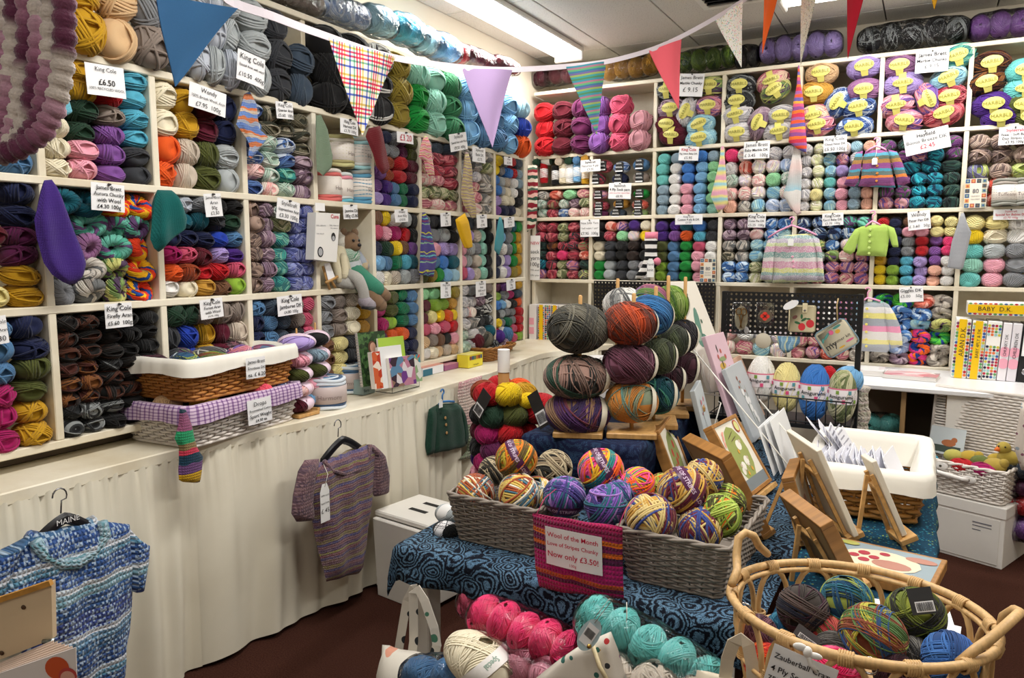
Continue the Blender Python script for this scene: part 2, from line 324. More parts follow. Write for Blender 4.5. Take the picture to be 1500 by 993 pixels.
def onplane(Mx, px, py, w=0.0):
    """pixel ray meets the plane local z = w; returns local coordinates"""
    n = Mx.to_3x3() @ Vector((0, 0, 1)); o = Mx.translation + n*w; r = ray(px, py)
    return Mx.inverted() @ (EYE + r*((o-EYE).dot(n)/r.dot(n)))
TXT = {}
def text_geo(body, bold=False):
    key = (body, bold)
    if key not in TXT:
        cu = bpy.data.curves.new('lettering_curve', 'FONT'); cu.body = body; cu.resolution_u = 2; cu.align_x = 'CENTER'
        if bold: cu.offset = .012
        ob = bpy.data.objects.new('lettering_tmp', cu); me = ob.to_mesh()
        V = [tuple(v.co) for v in me.vertices]; F = [tuple(p.vertices) for p in me.polygons]
        ob.to_mesh_clear(); bpy.data.objects.remove(ob); bpy.data.curves.remove(cu)
        xs = [v[0] for v in V] or [0]; TXT[key] = (V, F, max(xs)-min(xs), (max(xs)+min(xs))/2)
    return TXT[key]
def put_text(mb, body, cx, cy, size, z, mi=0, bold=False, maxw=None, M=None):
    V, F, wd, mid = text_geo(body, bold)
    if not V: return
    k = size if not maxw else min(size, maxw/max(wd, 1e-6))
    vs = [Vector(((x-mid)*k+cx, y*k+cy-.35*k, z)) for x, y, _ in V]
    if M is not None: vs = [M @ v for v in vs]
    mb.add(vs, F, mi)
INK = mat('1C1C20', .6, var=0); REDINK = mat('C0143C', .6, var=0); PAPER = mat('F0F0F2', .35, var=.02); GREYINK = mat('707078', .6, var=0)
def sign(TL, TR, BL, lines, label, wall='L', off=.04, pin=True, name='price_card', paper=None, margin=.9):
    """card on a wall plane from its corner pixels; lines = (text, relative size[, 'r' red / 'b' bold])"""
    M0 = wallM(wall, *TL, off); a, b, c = (onplane(M0, *p) for p in (TL, TR, BL))
    w = (b-a).length; h = (c-a).length; Mw = M0
    R3 = M0.to_3x3(); M2 = frame(M0 @ ((b+c)/2), R3 @ (b-a), R3 @ (a-c))
    t = thing(name, label, 'sign', M=M2)
    m = MB(); nx = 8
    vs = []; uv = []
    for j in range(2):
        for i in range(nx+1):
            x = (i/nx-.5)*w; y = (.5-j)*h; vs.append((x, y, .004*math.sin(i/nx*PI)*(1 if j else .4))); uv.append((x, y))
    k = len(vs); vs += [(x, y, z-.0012) for x, y, z in vs]; uv += uv
    fs = []
    for i in range(nx):
        fs += [(i+nx+1, i+nx+2, i+1, i), (k+i, k+i+1, k+i+nx+2, k+i+nx+1)]
    m.add(vs, fs, 0, uv); m.build('card', paper or PAPER, t)
    tot = sum(l[1] for l in lines); y = h*margin/2; tm = MB()
    for l in lines:
        lh = h*margin*l[1]/tot; fl = l[2] if len(l) > 2 else ''
        put_text(tm, l[0], 0, y-lh/2, lh*.92, .0052, 1 if 'r' in fl else 0, 'b' in fl, w*.9); y -= lh
    if tm.v: tm.build('lettering', [INK, REDINK], t, smooth=False)
    if pin:
        pm = MB(); pm.lathe([(.004, 0), (.005, .003), (.003, .008), (.0035, .011), (.001, .012)], 8, Matrix.Translation((0, h*.46, .003))); pm.build('push_pin', mat('3A3A3E', .3), t)
    return t
def puffmesh(pairs, thick, n=12, sub=3, back=True, amp=.0, seed=0):
    """rows of (left, right) 2D points -> bulged cloth body; pairs are local (x,y)"""
    rows = []
    for i in range(len(pairs)-1):
        for k in range(sub):
            t = k/sub; rows.append([pairs[i][j].lerp(pairs[i+1][j], t) for j in (0, 1)])
    rows.append(list(pairs[-1])); m = len(rows); rg = random.Random(seed)
    ph = [rg.uniform(0, 6) for _ in range(4)]
    vs = []; uv = []
    for side in ((1, -1) if back else (1,)):
        for i, (a, b) in enumerate(rows):
            ev = min(1, 5*min(i+.15, m-1-i+.15)/m)
            for j in range(n+1):
                t = j/n; p = a.lerp(b, t); e = (1-(2*t-1)**4)**.5
                fold = amp*(math.sin(p.x*55+ph[0]+p.y*9)+.6*math.sin(p.x*28-p.y*30+ph[1]))
                vs.append((p.x, p.y, side*(thick/2)*e*ev**.5*(1 if side > 0 else .6)+(fold if side > 0 else fold*.9)*e)); uv.append((p.x, p.y))
    fs = []; k = m*(n+1)
    for i in range(m-1):
        for j in range(n):
            a = i*(n+1)+j; fs.append((a+n+1, a+n+2, a+1, a))
            if back: fs.append((k+a, k+a+1, k+a+n+2, k+a+n+1))
    if back:
        for i in range(m-1):
            a = i*(n+1); b = a+n; fs += [(a, k+a, k+a+n+1, a+n+1), (b+n+1, k+b+n+1, k+b, b)]
        for j in range(n):
            a = j; b = (m-1)*(n+1)+j; fs += [(a, a+1, k+a+1, k+a), (b+1, b, k+b, k+b+1)]
    return MB().add(vs, fs, 0, uv)
def puffpx(Mx, quads, thick, w=0.0, **k):
    """quads: list of (lx,ly,rx,ry) pixels from top to bottom, on plane local z=w of Mx"""
    pr = []
    for lx, ly, rx, ry in quads:
        a = onplane(Mx, lx, ly, w); b = onplane(Mx, rx, ry, w); pr.append((Vector((a.x, a.y)), Vector((b.x, b.y))))
    mb = puffmesh(pr, thick, **k)
    if w: mb.v = [(x, y, z+w) for x, y, z in mb.v]
    return mb
# ================================================================ setting
def carpet():
    t = NT('brown_carpet'); n = t.noise(180, t.coord(), 4); n2 = t.noise(3, t.coord(), 3)
    t.set(col=t.mix(n2, t.ramp(n, [(.3, lin('281511')), (.7, lin('54342A'))]), lin('3C241C')), rough=1, spec=.05); t.bump(n, .6, .006); return t.m
def tilemat():
    t = NT('ceiling_tile_board'); n = t.noise(140, t.coord(), 3); n2 = t.noise(2, t.coord(), 2)
    t.set(col=t.mix(t.math('GREATER_THAN', n, .63), t.mix(n2, lin('CFCCC6'), lin('DEDCD6')), lin('A09C94')), rough=.9); t.bump(n, .15, .002); return t.m
XL, XR, YF, YB = -2.72, 2.1, -1.9, 5.58
struct(MB().box((XL-.1, YF-.1, -.1), (XR+.1, YB+.1, 0)).build('floor', carpet(), smooth=False))
ce = struct(MB().box((XL-.1, YF-.1, CEIL+.012), (XR+.1, YB+.1, CEIL+.1)).build('ceiling', mat('4A4844', .9), smooth=False))
tm = None; TX = .40; x0 = XL
ys = YF; TY = 1.2
k = 0
x = XL
while x < XR-.01:
    y = YF
    while y < YB-.01:
        x1 = min(x+.6, XR); y1 = min(y+1.2, YB)
        if abs(x1-x-.6) < .01 and abs(y1-y-1.2) < .01:
            if tm is None:
                tm = MB().box((.004, .004, 0), (.596, 1.196, .014), c=.003).mesh('ceiling_tile', False); tm.materials.append(tilemat())
            o = link('ceiling_tile', tm, ce, M=Matrix.Translation((x, y, CEIL)))
        else:
            me = MB().box((.004, .004, 0), (x1-x-.004, y1-y-.004, .014), c=.003).mesh('ceiling_tile', False); me.materials.append(tm.materials[0])
            link('ceiling_tile', me, ce, M=Matrix.Translation((x, y, CEIL)))
        y += 1.2
    x += .6
WALLM = mat('CFC6B4', .8, var=.1, scale=3)
struct(MB().box((XL-.1, YF-.1, 0), (XL, YB+.1, CEIL+.05)).build('wall_left', WALLM, smooth=False))
struct(MB().box((XL, YB, 0), (XR, YB+.1, CEIL+.05)).build('wall_back', WALLM, smooth=False))
struct(MB().box((XR, YF-.1, 0), (XR+.1, YB+.1, CEIL+.05)).build('wall_right', WALLM, smooth=False))
struct(MB().box((XL, YF-.1, 0), (XR, YF, CEIL+.05)).build('wall_front', WALLM, smooth=False))
# ceiling lights: battens each with a lamp; unseen ones added to light the centre
def emit(name, col, st):
    t = NT(name); t.b.inputs['Emission Color'].default_value = col; t.b.inputs['Emission Strength'].default_value = st; t.set(col=(.9, .9, .9, 1)); return t.m
DIFF = emit('fluorescent_diffuser', (1, .98, .94, 1), 9)
LBL = ['long fluorescent batten light above the left shelves', 'fluorescent batten light running along the back wall ceiling', 'added unseen fluorescent batten light over the aisle right of the easels', 'added unseen fluorescent batten light over the counter left of camera', 'added unseen fluorescent batten light behind the camera']
for i, (lx, ly, alx, ln, pw) in enumerate(LAMPS):
    t = thing('ceiling_light', LBL[i], 'light', (lx, ly, CEIL), PI/2 if alx else 0)
    MB().box((-.11, -ln/2, -.035), (.11, ln/2, -.001), c=.006).build('housing', mat('E8E6E0', .4), t, False)
    pr = [(.1*math.cos(a), -.035-.055*math.sin(a)) for a in np.linspace(0, PI, 13)]
    vs = [(px, yy, pz) for yy in (-ln/2+.02, ln/2-.02) for px, pz in pr]; n = len(pr)
    fs = [(j, j+1, n+j+1, n+j) for j in range(n-1)]+[tuple(range(n))[::-1], tuple(range(n, 2*n)), (0, n, 2*n-1, n-1)]
    MB().add(vs, fs).build('diffuser', DIFF, t, True, angle=.6)
    for s in (-1, 1): MB().box((-.112, s*(ln/2-.02)-.015, -.095), (.112, s*(ln/2-.02)+.015, -.001), c=.008).build('end_cap', mat('E4E2DC', .4), t, False)
    a = area('fluorescent_lamp', (lx, ly, CEIL-.11), .2, ln, pw)
    if alx: a.rotation_euler = (0, 0, PI/2)
t = thing('ceiling_vent', 'square dark ceiling vent with white frame near back lights', 'vent', P(1090, 0, z=CEIL)+Vector((.06, -.28, 0)))
m = MB()
for a, b in (((-.3, -.3), (.3, -.26)), ((-.3, .26), (.3, .3)), ((-.3, -.26), (-.26, .26)), ((.26, -.26), (.3, .26))): m.box((a[0], a[1], -.02), (b[0], b[1], -.001), c=.004)
m.build('frame', mat('E6E4DE', .5), t, False)
MB().box((-.26, -.26, -.006), (.26, .26, -.002)).build('backing', mat('1C1C1E', .8), t, False)
vm = MB().box((-.26, -.012, -.003), (.26, .012, .003), M=Matrix.Rotation(.6, 4, 'X')).mesh('louvre', False); vm.materials.append(mat('2C2C2E', .5))
for k in range(9): link('louvre', vm, t, M=Matrix.Translation((0, -.22+k*.055, -.014)))
# ---------------------------------------------------------------- shelf runs
Z0, Z1, Z2, Z3 = 2.122, 1.721, 1.32, .89
ZT = 2.52
LY = [.40*2.4]+[2.4*(.575+.1655*i) for i in range(9)]   # stile positions on the left run
T0, T1, T2, T3, T4 = 2.69, 2.218, 1.752, 1.284, .79
RX = [-2.69, -2.215, -1.735, -1.262, -.78, -.31, .156, .63]
ST = .013
def plank(mb, a, b, c=.003): mb.box(a, b, c=c)
t = thing('left_shelving', 'cream painted wall of open cubby shelves along the left wall', 'shelving', (0, 0, 0))
def part(name, a, b, parent, m=CREAM): MB().box(a, b, c=.003).build(name, m, parent, False)
part('back_panel', (XL+.005, .2, Z3-.02), (XL+.02, LY[9], ZT), t)
for z in (Z3, Z2, Z1, Z0): part('shelf', (XL+.02, .2, z-ST), (SX, LY[9]+ST, z+ST), t)
part('shelf', (XL+.02, .2, ZT-ST), (SX-.04, LY[9]+ST, ZT+ST), t)
for i, y in enumerate([.1655*2.4*-.0+.562]+LY):
    part('stile', (XL+.02, y-ST, Z3+ST), (SX-.002, y+ST, Z0-ST if i > 0 else Z0-ST), t)
for y in (LY[1], LY[4]): part('stile', (XL+.02, y-ST, Z0+ST), (SX-.05, y+ST, ZT-ST), t)
# dark strip painting the shade in the gap between left shelves and counter
part('dark_gap_strip', (XL+.02, .2, .832), (SX-.1, LY[9]+ST, Z3-ST), t, mat('5A5044', .8))
t = thing('back_shelving', 'cream painted wall of open cubby shelves along the back wall', 'shelving', (0, 0, 0))
part('back_panel', (RX[0], YB-.02, T4), (XR-.02, YB-.005, T0), t)
XE = XR-.02
for z in (T3, T2, T1, T0): part('shelf', (RX[0], SY, z-ST), (XE, YB-.02, z+ST), t)
part('shelf', (RX[0], SY, T4-ST), (XE, YB-.02, T4+ST), t)
for i, x in enumerate(RX+[1.1, 1.57, XE-ST]):
    part('stile', (x-ST, SY+.002, T4+ST), (x+ST, YB-.02, T1-ST), t)
    if i >= 2: part('stile', (x-ST, SY+.002, T1+ST), (x+ST, YB-.02, T0-ST), t)
for j, zz in ((0, 1.985), (1, 1.985)): part('shelf', (RX[j]+ST, SY+.004, zz-.01), (RX[j+1]-ST, YB-.02, zz+.01), t)
# ---------------------------------------------------------------- left counter with its curtains
edge = [(.3, -2.235), (1.1, -2.235), (1.65, -2.225), (2.05, -2.18), (2.6, -2.10), (3.1, -2.12), (3.65, -2.12), (4.1, -2.2), (4.5, -2.24), (4.9, -2.13), (5.2, -2.0)]
def edge_x(y):
    ys = [e[0] for e in edge]; return float(np.interp(y, ys, [e[1] for e in edge]))
N = 60; ysn = np.linspace(.3, 5.2, N); vs = []; uv = []
for y in ysn:
    xe = edge_x(y)
    for xx, zz in ((XL+.01, .83), (xe-.004, .83), (xe, .826), (xe, .794), (xe-.004, .79), (XL+.01, .79)): vs.append((xx, y, zz)); uv.append((xx+zz, y))
fs = [(i*6+j, i*6+j+1, (i+1)*6+j+1, (i+1)*6+j) for i in range(N-1) for j in range(5)]+[(0, 1, 2, 3, 4, 5)[::-1], tuple((N-1)*6+j for j in range(6))]
t = thing('counter', 'long cream painted wooden counter below the left shelves', 'counter', (0, 0, 0))
MB().add(vs, fs, 0, uv).build('worktop', CREAM, t, False)
for y in (.5, 1.7, 2.9, 4.1, 5.1): MB().box((XL+.03, y-.03, 0), (XL+.12, y+.03, .789)).build('leg', CREAM, t, False)
def curtain(y0, y1, label, inset=.0, zb=.02, seed=1, folds=14, mate=None, zt=.785, flare=.03):
    rg = random.Random(seed); n = int((y1-y0)*110); m = 22; vs = []; uv = []
    ph = [rg.uniform(0, 6) for _ in range(6)]
    for side in (0, 1):
        for i in range(m+1):
            v = i/m; z = zt+.012*(1-v)**8-(zt-zb)*v
            for j in range(n+1):
                u = j/n; y = y0+(y1-y0)*u; s = y*folds
                fold = math.sin(s*2.1+ph[0]+.8*math.sin(s*.7+ph[1]))*.5+.3*math.sin(s*4.7+ph[2]+v*.8)+.42*math.sin(y*47+ph[4]+v*1.5+math.sin(y*13))*(1-v*.35)
                gath = math.sin(y*210+ph[3])*.5+.5*math.sin(y*150+ph[5])
                a = .008+.034*min(1, v*1.5); g = .007*math.exp(-v*9)
                x = edge_x(y)-inset+.002+.012*math.sin(v*PI)+flare*v*.3+a*fold+g*gath*1.6
                zz = z+(.012*gath*math.exp(-v*30))+(0.012*fold*v if v > .95 else 0)
                vs.append((x-.0025*side, y, zz)); uv.append((y, z))
    fs = []; K = (m+1)*(n+1)
    for i in range(m):
        for j in range(n):
            a = i*(n+1)+j; fs += [(a+n+1, a+n+2, a+1, a), (K+a, K+a+1, K+a+n+2, K+a+n+1)]
    o = MB().add(vs, fs, 0, uv).build('curtain', mate or CURT)
    return tag(o, label, 'curtain')
def curtmat():
    t = NT('cream_curtain_cotton'); n = t.noise(700, t.coord('UV'), 2); n2 = t.noise(5, t.coord('UV'), 3)
    t.set(col=t.mix(n2, lin('E6E0CE'), lin('D8D0BC')), rough=.85, spec=.2); t.bump(n, .15, .001); return t.m
CURT = curtmat()
curtain(.35, 1.72, 'cream gathered curtain under counter behind the blue jumper', seed=2)
curtain(1.7, 2.78, 'cream gathered curtain under counter behind the tweed sweater', seed=5, folds=11)
curtain(2.76, 3.9, 'cream gathered curtain under counter right of the tweed sweater', seed=8, folds=16)
curtain(3.88, 5.1, 'grey white pleated curtain under the counter in the corner', seed=11, folds=26, inset=.01)
# ================================================================ yarn geometry
def strandball(seed, wraps=40, segs=22, sides=4, L=1.3, rad=.07, hole=16, groups=7, flat=1.0, core=.95):
    rg = np.random.default_rng(seed); V = []; Fs = []; S = []; off = 0
    per = max(2, wraps//groups); sid = 1
    for g in range(groups):
        th = math.radians(rg.uniform(52, 90)); ph = rg.uniform(0, 2*PI)
        n = np.array([math.sin(th)*math.cos(ph), math.sin(th)*math.sin(ph), math.cos(th)])
        a = np.cross(n, [0, 0, 1.]); a /= np.linalg.norm(a); b = np.cross(n, a)
        d0 = rg.uniform(-.25, .25)
        for k in range(per):
            d = d0+(k-per/2)*rad*1.75; sid += 1
            if abs(d) > .9: continue
            if min(abs(math.degrees(math.acos(d))-math.degrees(th)), abs(180-math.degrees(math.acos(d))-math.degrees(th))) < hole: continue
            t = np.linspace(0, 2*PI, segs, endpoint=False); q = math.sqrt(1-d*d)
            wob = .03*np.sin(t*2+rg.uniform(0, 6))
            c = n[None]*(d+wob[:, None])+q*(a[None]*np.cos(t)[:, None]+b[None]*np.sin(t)[:, None])
            c /= np.linalg.norm(c, axis=1)[:, None]
            rr = 1-.02*(groups-g)/groups*2+rg.uniform(-.015, .02)
            # tube frame
            nrm = c; tan = np.roll(c, -1, 0)-np.roll(c, 1, 0); tan /= np.linalg.norm(tan, axis=1)[:, None]; bn = np.cross(tan, nrm)
            ring = []
            for j in range(sides):
                u = 2*PI*j/sides+.4; ring.append(c*rr+(nrm*math.cos(u)*.8+bn*math.sin(u))*rad)
            ring = np.stack(ring, 1).reshape(-1, 3); ring[:, 2] *= L; V.append(ring)
            i = np.arange(segs)[:, None]; j = np.arange(sides)[None]; i2 = (i+1) % segs; j2 = (j+1) % sides
            Fs.append((np.stack([i*sides+j, i2*sides+j, i2*sides+j2, i*sides+j2], -1).reshape(-1, 4)+off)); off += segs*sides
            S.append(np.full(segs*sides, float(sid)))
    # core with dimples at the two ends
    n_, m_ = 16, 10; cv = []
    for i in range(m_+1):
        p = PI*i/m_-PI/2
        for j in range(n_):
            tt = 2*PI*j/n_; dim = 1-.3*max(0, abs(math.sin(p))-.85)/.15
            cv.append((core*math.cos(p)*math.cos(tt), core*math.cos(p)*math.sin(tt), core*math.sin(p)*dim*L))
    cv = np.array(cv); cf = np.array([(i*n_+j, i*n_+(j+1) % n_, (i+1)*n_+(j+1) % n_, (i+1)*n_+j) for i in range(m_) for j in range(n_)])
    V.append(cv); Fs.append(cf+off); S.append(np.full(len(cv), 0.)+np.repeat(np.arange(m_+1), n_)*3)
    return npmesh('yarn_ball', np.concatenate(V), np.concatenate(Fs), np.concatenate(S))
def npmesh(name, V, F, S=None):
    me = bpy.data.meshes.new(name); me.vertices.add(len(V)); me.vertices.foreach_set('co', V.astype(np.float32).ravel())
    n = len(F); me.loops.add(n*4); me.polygons.add(n); me.loops.foreach_set('vertex_index', F.astype(np.int32).ravel())
    me.polygons.foreach_set('loop_start', np.arange(0, n*4, 4, dtype=np.int32)); me.polygons.foreach_set('use_smooth', np.ones(n, dtype=bool))
    if S is not None: me.attributes.new('sid', 'FLOAT', 'POINT').data.foreach_set('value', S.astype(np.float32))
    me.update(calc_edges=True); me.validate(); return me
def hankmesh(seed, strands=20, segs=40, sides=4, R=.56, r=.42, rad=.075, L=1.0):
    rg = np.random.default_rng(seed); V = []; Fs = []; S = []; off = 0; tw = rg.choice([2, 3])
    t = np.linspace(0, 2*PI, segs, endpoint=False); tilt = rg.uniform(-.5, .5)
    for k in range(strands):
        ph = 2*PI*k/strands; rk = r*(1 if k % 4 else .8)
        def pos(t):
            u = ph+t*tw; rho = R+rk*np.cos(u); z = rk*np.sin(u)*1.25*L+.35*np.sin(t+tilt)*L
            return np.stack([rho*np.cos(t), rho*np.sin(t), z], -1)
        c = pos(t); tan = np.roll(c, -1, 0)-np.roll(c, 1, 0); tan /= np.linalg.norm(tan, axis=1)[:, None]
        cen = np.stack([R*np.cos(t), R*np.sin(t), c[:, 2]*0], -1); nr = c-cen; nr -= tan*(nr*tan).sum(1)[:, None]; nr /= np.linalg.norm(nr, axis=1)[:, None]; bn = np.cross(tan, nr)
        ring = np.stack([c+(nr*math.cos(2*PI*j/sides)+bn*math.sin(2*PI*j/sides))*rad for j in range(sides)], 1).reshape(-1, 3)
        V.append(ring); i = np.arange(segs)[:, None]; j = np.arange(sides)[None]; i2 = (i+1) % segs; j2 = (j+1) % sides
        Fs.append(np.stack([i*sides+j, i2*sides+j, i2*sides+j2, i*sides+j2], -1).reshape(-1, 4)+off); off += segs*sides
        S.append(np.repeat(np.floor(ph/2/PI*8+t/2/PI*10)*3+1, sides))
    # inner bundle
    n_ = 10; i = np.arange(segs)
    c = np.stack([R*np.cos(t), R*np.sin(t), .35*np.sin(t+tilt)*L], -1)
    ring = np.stack([c+np.stack([np.cos(t)*math.cos(2*PI*j/n_), np.sin(t)*math.cos(2*PI*j/n_), np.full_like(t, math.sin(2*PI*j/n_)*1.2)], -1)*r*.93 for j in range(n_)], 1).reshape(-1, 3)
    i = np.arange(segs)[:, None]; j = np.arange(n_)[None]; i2 = (i+1) % segs; j2 = (j+1) % n_
    V.append(ring); Fs.append(np.stack([i*n_+j, i2*n_+j, i2*n_+j2, i*n_+j2], -1).reshape(-1, 4)+off); S.append(np.repeat(np.floor(t/2/PI*10)*3, n_))
    return npmesh('yarn_hank', np.concatenate(V), np.concatenate(Fs), np.concatenate(S))
BALLS = [strandball(s, wraps=44, segs=20, sides=4, L=1.0, rad=.075, hole=13+s % 3*4, groups=8) for s in range(6)]
HANKS = [hankmesh(s) for s in range(4)]
for me in BALLS+HANKS: me.materials.append(yarnmat('cr', 'strand'))
def place_mesh(me, name, code, M, kind='strand'):
    o = link(name, me); o.matrix_world = M; o.material_slots[0].link = 'OBJECT'; o.material_slots[0].material = yarnmat(code, kind); return o
QUEUE = []
ROWW = lambda i, n: 'only row' if n == 1 else 'top row' if i == 0 else 'bottom row' if i == n-1 else ['second', 'third', 'fourth', 'fifth', 'sixth', 'seventh'][i-1]+' row'
def COLW(j, n): return 'alone' if n == 1 else 'leftmost' if j == 0 else 'rightmost' if j == n-1 else 'middle' if n == 3 else ['second', 'third', 'fourth', 'fifth', 'sixth', 'seventh', 'eighth', 'ninth', 'tenth', 'eleventh'][j-1]+' from left'
def fill(wall, a, b, z0, z1, rows, phrase, frac=1.0, l=.135, front=0.0, kind='ball', over=1.14, jit=.006, extra=''):
    rg = random.Random(len(QUEUE)+17); n = len(rows); H = (z1-z0-.028)*frac/n
    for i, row in enumerate(rows):
        cs = row.split(); nc = len(cs); W = (b-a-.028)/nc; z = z0+.014+H*(n-i-.5)
        for j, c in enumerate(cs):
            if c == '--': continue
            s = a+.014+W*(j+.5)+rg.uniform(-jit, jit); zz = z+rg.uniform(-jit, jit)*.6; dd = rg.uniform(-.012, .008)+front
            ww = W*over*rg.uniform(.95, 1.02); hh = H*over*1.07*rg.uniform(.97, 1.05)
            if wall == 'L': pos = Vector((SX-l/2+dd+.012, s, zz))
            else: pos = Vector((s, SY+l/2-dd-.012, zz))
            r = 2.2; 
            QUEUE.append(dict(wall=wall, pos=pos, w=ww, h=hh, l=l, code=c, label=f'{Y[c][0]} yarn {"hank" if kind=="hank" else "ball"}, {ROWW(i, n)}, {COLW(j, nc)}, {phrase}', kind=kind, rot=rg.randrange(4), var=rg.randrange(6), phrase=phrase))
def wrot(wall):
    r, u = ((Vector((0, 1, 0)), Vector((0, 0, 1))) if wall == 'L' else (Vector((1, 0, 0)), Vector((0, 0, 1))))
    return Matrix((r, u, r.cross(u))).transposed().to_4x4()
def ballmatrix(q):
    M = wrot(q['wall']) @ Matrix.Rotation(.12*math.sin(q['px']*.7), 4, 'X') @ Matrix.Rotation(.14*math.sin(q['py']*.9), 4, 'Y') @ Matrix.Rotation(.1*math.sin(q['px']+q['py']), 4, 'Z'); M.translation = q['pos']; w, h = q['w']/2, q['h']/2
    if q['rot'] % 2: S = Matrix.Rotation(PI/2*q['rot'], 4, 'Z') @ Matrix.Diagonal((h, w, q['l']/2, 1))
    else: S = Matrix.Rotation(PI/2*q['rot'], 4, 'Z') @ Matrix.Diagonal((w, h, q['l']/2, 1))
    return M @ S
Lc = lambda i: (LY[i], LY[i+1])
Rc = lambda i: (RX[i], RX[i+1])
# --- left run, top row of chunky balls standing over the cubbies
fill('L', .4, LY[1]+.07, Z0, ZT, ['pl mu tn', 'pl mu tn', 'pl mu tn'], 'top left behind bobble hank', front=.05, over=1.15)
fill('L', LY[1]+.07, LY[2]+.06, Z0, ZT, ['tn tn gy', 'mu tn gy', 'mu tn ta'], 'row above the turquoise balls', front=.06, over=1.16)
fill('L', LY[2]+.06, LY[3]-.02, Z0, ZT, ['ta si si lg', 'ta si si lg', 'gy si lg si'], 'top row behind blue pennant', front=.06, over=1.16)
fill('L', LY[3]-.0, LY[4], Z0, ZT, ['lg ch --', 'lg ch sl', 'lg ch sl'], 'grey shelf beside white stile', front=.03, over=1.16, frac=.95)
fill('L', LY[4]+.01, LY[9]+.03, Z0, ZT-.02, ['bk bk Vz ov mt mt sg sk de sk sk pb', 'bk bk Vz ov gn mt sg sk de de sk ry', 'bk bk Vz ov gn mt sg sk de de sk ora'], 'long top shelf behind bunting', front=.05, over=1.18, l=.16)
# --- left run, cubbies
fill('L', LY[0]+.0, LY[1]-.0, Z1, Z0, ['nv bl te tq', 'bl tq te tq', 'te sk te tq', 'bl sk tq tq', 'te bl tq de'], 'cubby behind the bobble hank')
fill('L', *Lc(1), Z1, Z0, ['mu mu gy tq', 'bl mu rd tq', 'nv dg ta tq', 'cr dg pu tq', 'cr pk pu ch', 'cr pk pu ch'], 'cubby beneath tan chunky balls')
fill('L', *Lc(2), Z1, Z0, ['cr mu mr nv', 'cr mu bu nv', 'ora bg ol lg', 'ora bg ol lg'], 'cubby beneath blue pennant', frac=.97)
fill('L', *Lc(3), Z1, Z0, ['Vb Vc Vc Vc', 'Vb Vc Vc Vc', 'Vb Vs Vb Vc', 'Vb Vs Vb Vm', 'Vw Vs Vt Vm', 'Vb Vw Vs Vm'], 'cubby beside striped sock', frac=.97)
fill('L', *Lc(5), Z1, Z0, ['nv nv gy pl ol', 'cr gy gy pl ol', 'cr ru rd bu', 'pu ru rd bu', 'pu dp de em nv', 'li dp de em nv'], 'cubby behind dark red swatch')
fill('L', *Lc(6), Z1, Z0, ['gy sl sl', 'Vf Vq Vq', 'Vf Vq Vq', 'Vw Vf Vq', 'Vu Vu Vu Vu', 'Vf Vw Vf'], 'cubby behind floral sock')
fill('L', *Lc(7), Z1, Z0, ['Vg V9 Vg', 'V9 Vg Vu', 'V9 V9 Vg', 'V9 Vf Vg', 'Vg Vf Vg', 'Vf Vw Vg'], 'cubby right of floral sock')
fill('L', *Lc(8), Z1, Z0, ['ye gy rd sl', 'ye gy bl rd gb', 'bl lg bg wh gb', 'bl lg cr wh bk', 'li cr cr bk', 'pu nv nv cr'], 'last cubby before the corner')
fill('L', LY[0], LY[1], Z2, Z1, ['ry bl nv nv', 'ry bl nv nv', 'bu mr mr pl', 'bu mr mr pl', 'lo lo lo mu', 'lo lo lo mu'], 'cubby left of purple mitten')
fill('L', *Lc(1), Z2, Z1, ['te te Vr Vr', 'te Ve Ve Ve', 'mv mv Ve Vr', 'Vg Vg Vo Vr', 'gy Vg Vo Vr'], 'cubby beside purple mitten', kind='hank', over=1.16, frac=.97)
fill('L', *Lc(2), Z2, Z1, ['ol si gy bk bk', 'mt te te ch dg', 'nv nv nv ry de', 'mg rs mr li dp', 'ora ru rd rd rs', 'wh cr go bn lm'], 'cubby right of teal hat')
fill('L', *Lc(3), Z2, Z1, ['Vh Vm Vs Vp Vp', 'Vh Vm Vu Vp Vp', 'Vh Vm Vt Vp Vp', 'Vh Vm Vt Vp Vp', 'Vh Vm Vt Vp Vp', 'Vh Vm Vt Vp Vp'], 'cubby left of bear')
fill('L', *Lc(5), Z2, Z1, ['bn ye wh lg bk', 'rs pk mg rd bk', 'nv dg ye bn pu', 'sk de em tq te', 'wh cr bg lg gy'], 'cubby right of bear')
fill('L', *Lc(6), Z2, Z1, ['gy ch ch bk', 'pu gy lg bk', 'ry pk li li', 'nv de bl te', 'ol ov gn sk pb'], 'cubby behind striped violet swatch')
fill('L', *Lc(7), Z2, Z1, ['bk sl gy gy bk', 'pk li bg mt bk', 'pk lg gy mt bk', 'pk lg bg mt bk', 'rs li bg mt bk'], 'cubby behind yellow mitten')
fill('L', *Lc(8), Z2, Z1, ['nv sl gy te gn', 'nv sk gy gn mu', 'nv wh gy gn mu', 'nv wh li gn mu', 'nv wh li ov mu'], 'cubby behind small teal triangle')
fill('L', LY[0], LY[1], Z3, Z2, ['gy de de nv', 'gy lg de nv', 'lg lg de ol', 'pk mg mg ol', 'pk du mg mu', 'rs du mg mu'], 'far left bottom cubby')
fill('L', *Lc(1), Z3, Z2, ['Vk Vk bk bk bk', 'Vk Vk Vk bk bk', 'Vk Vk Vk bk bk', 'Vj Vj Vi Vk bk', 'Vj Vj Vk Vk Vk', 'Vj Vj Vk Vk Vk', 'Vi Vi Vi bk bk', 'Vi Vi bk bk Vj'], 'dark cubby left of baskets', frac=.97)
fill('L', *Lc(2), Z3, Z2, ['dg dg ta ta ta', 'ch ry mu bu bg', 'ch ry mu bu bg', 'ol nv go mr bg', 'ol nv go mr bg'], 'cubby behind the brown basket')
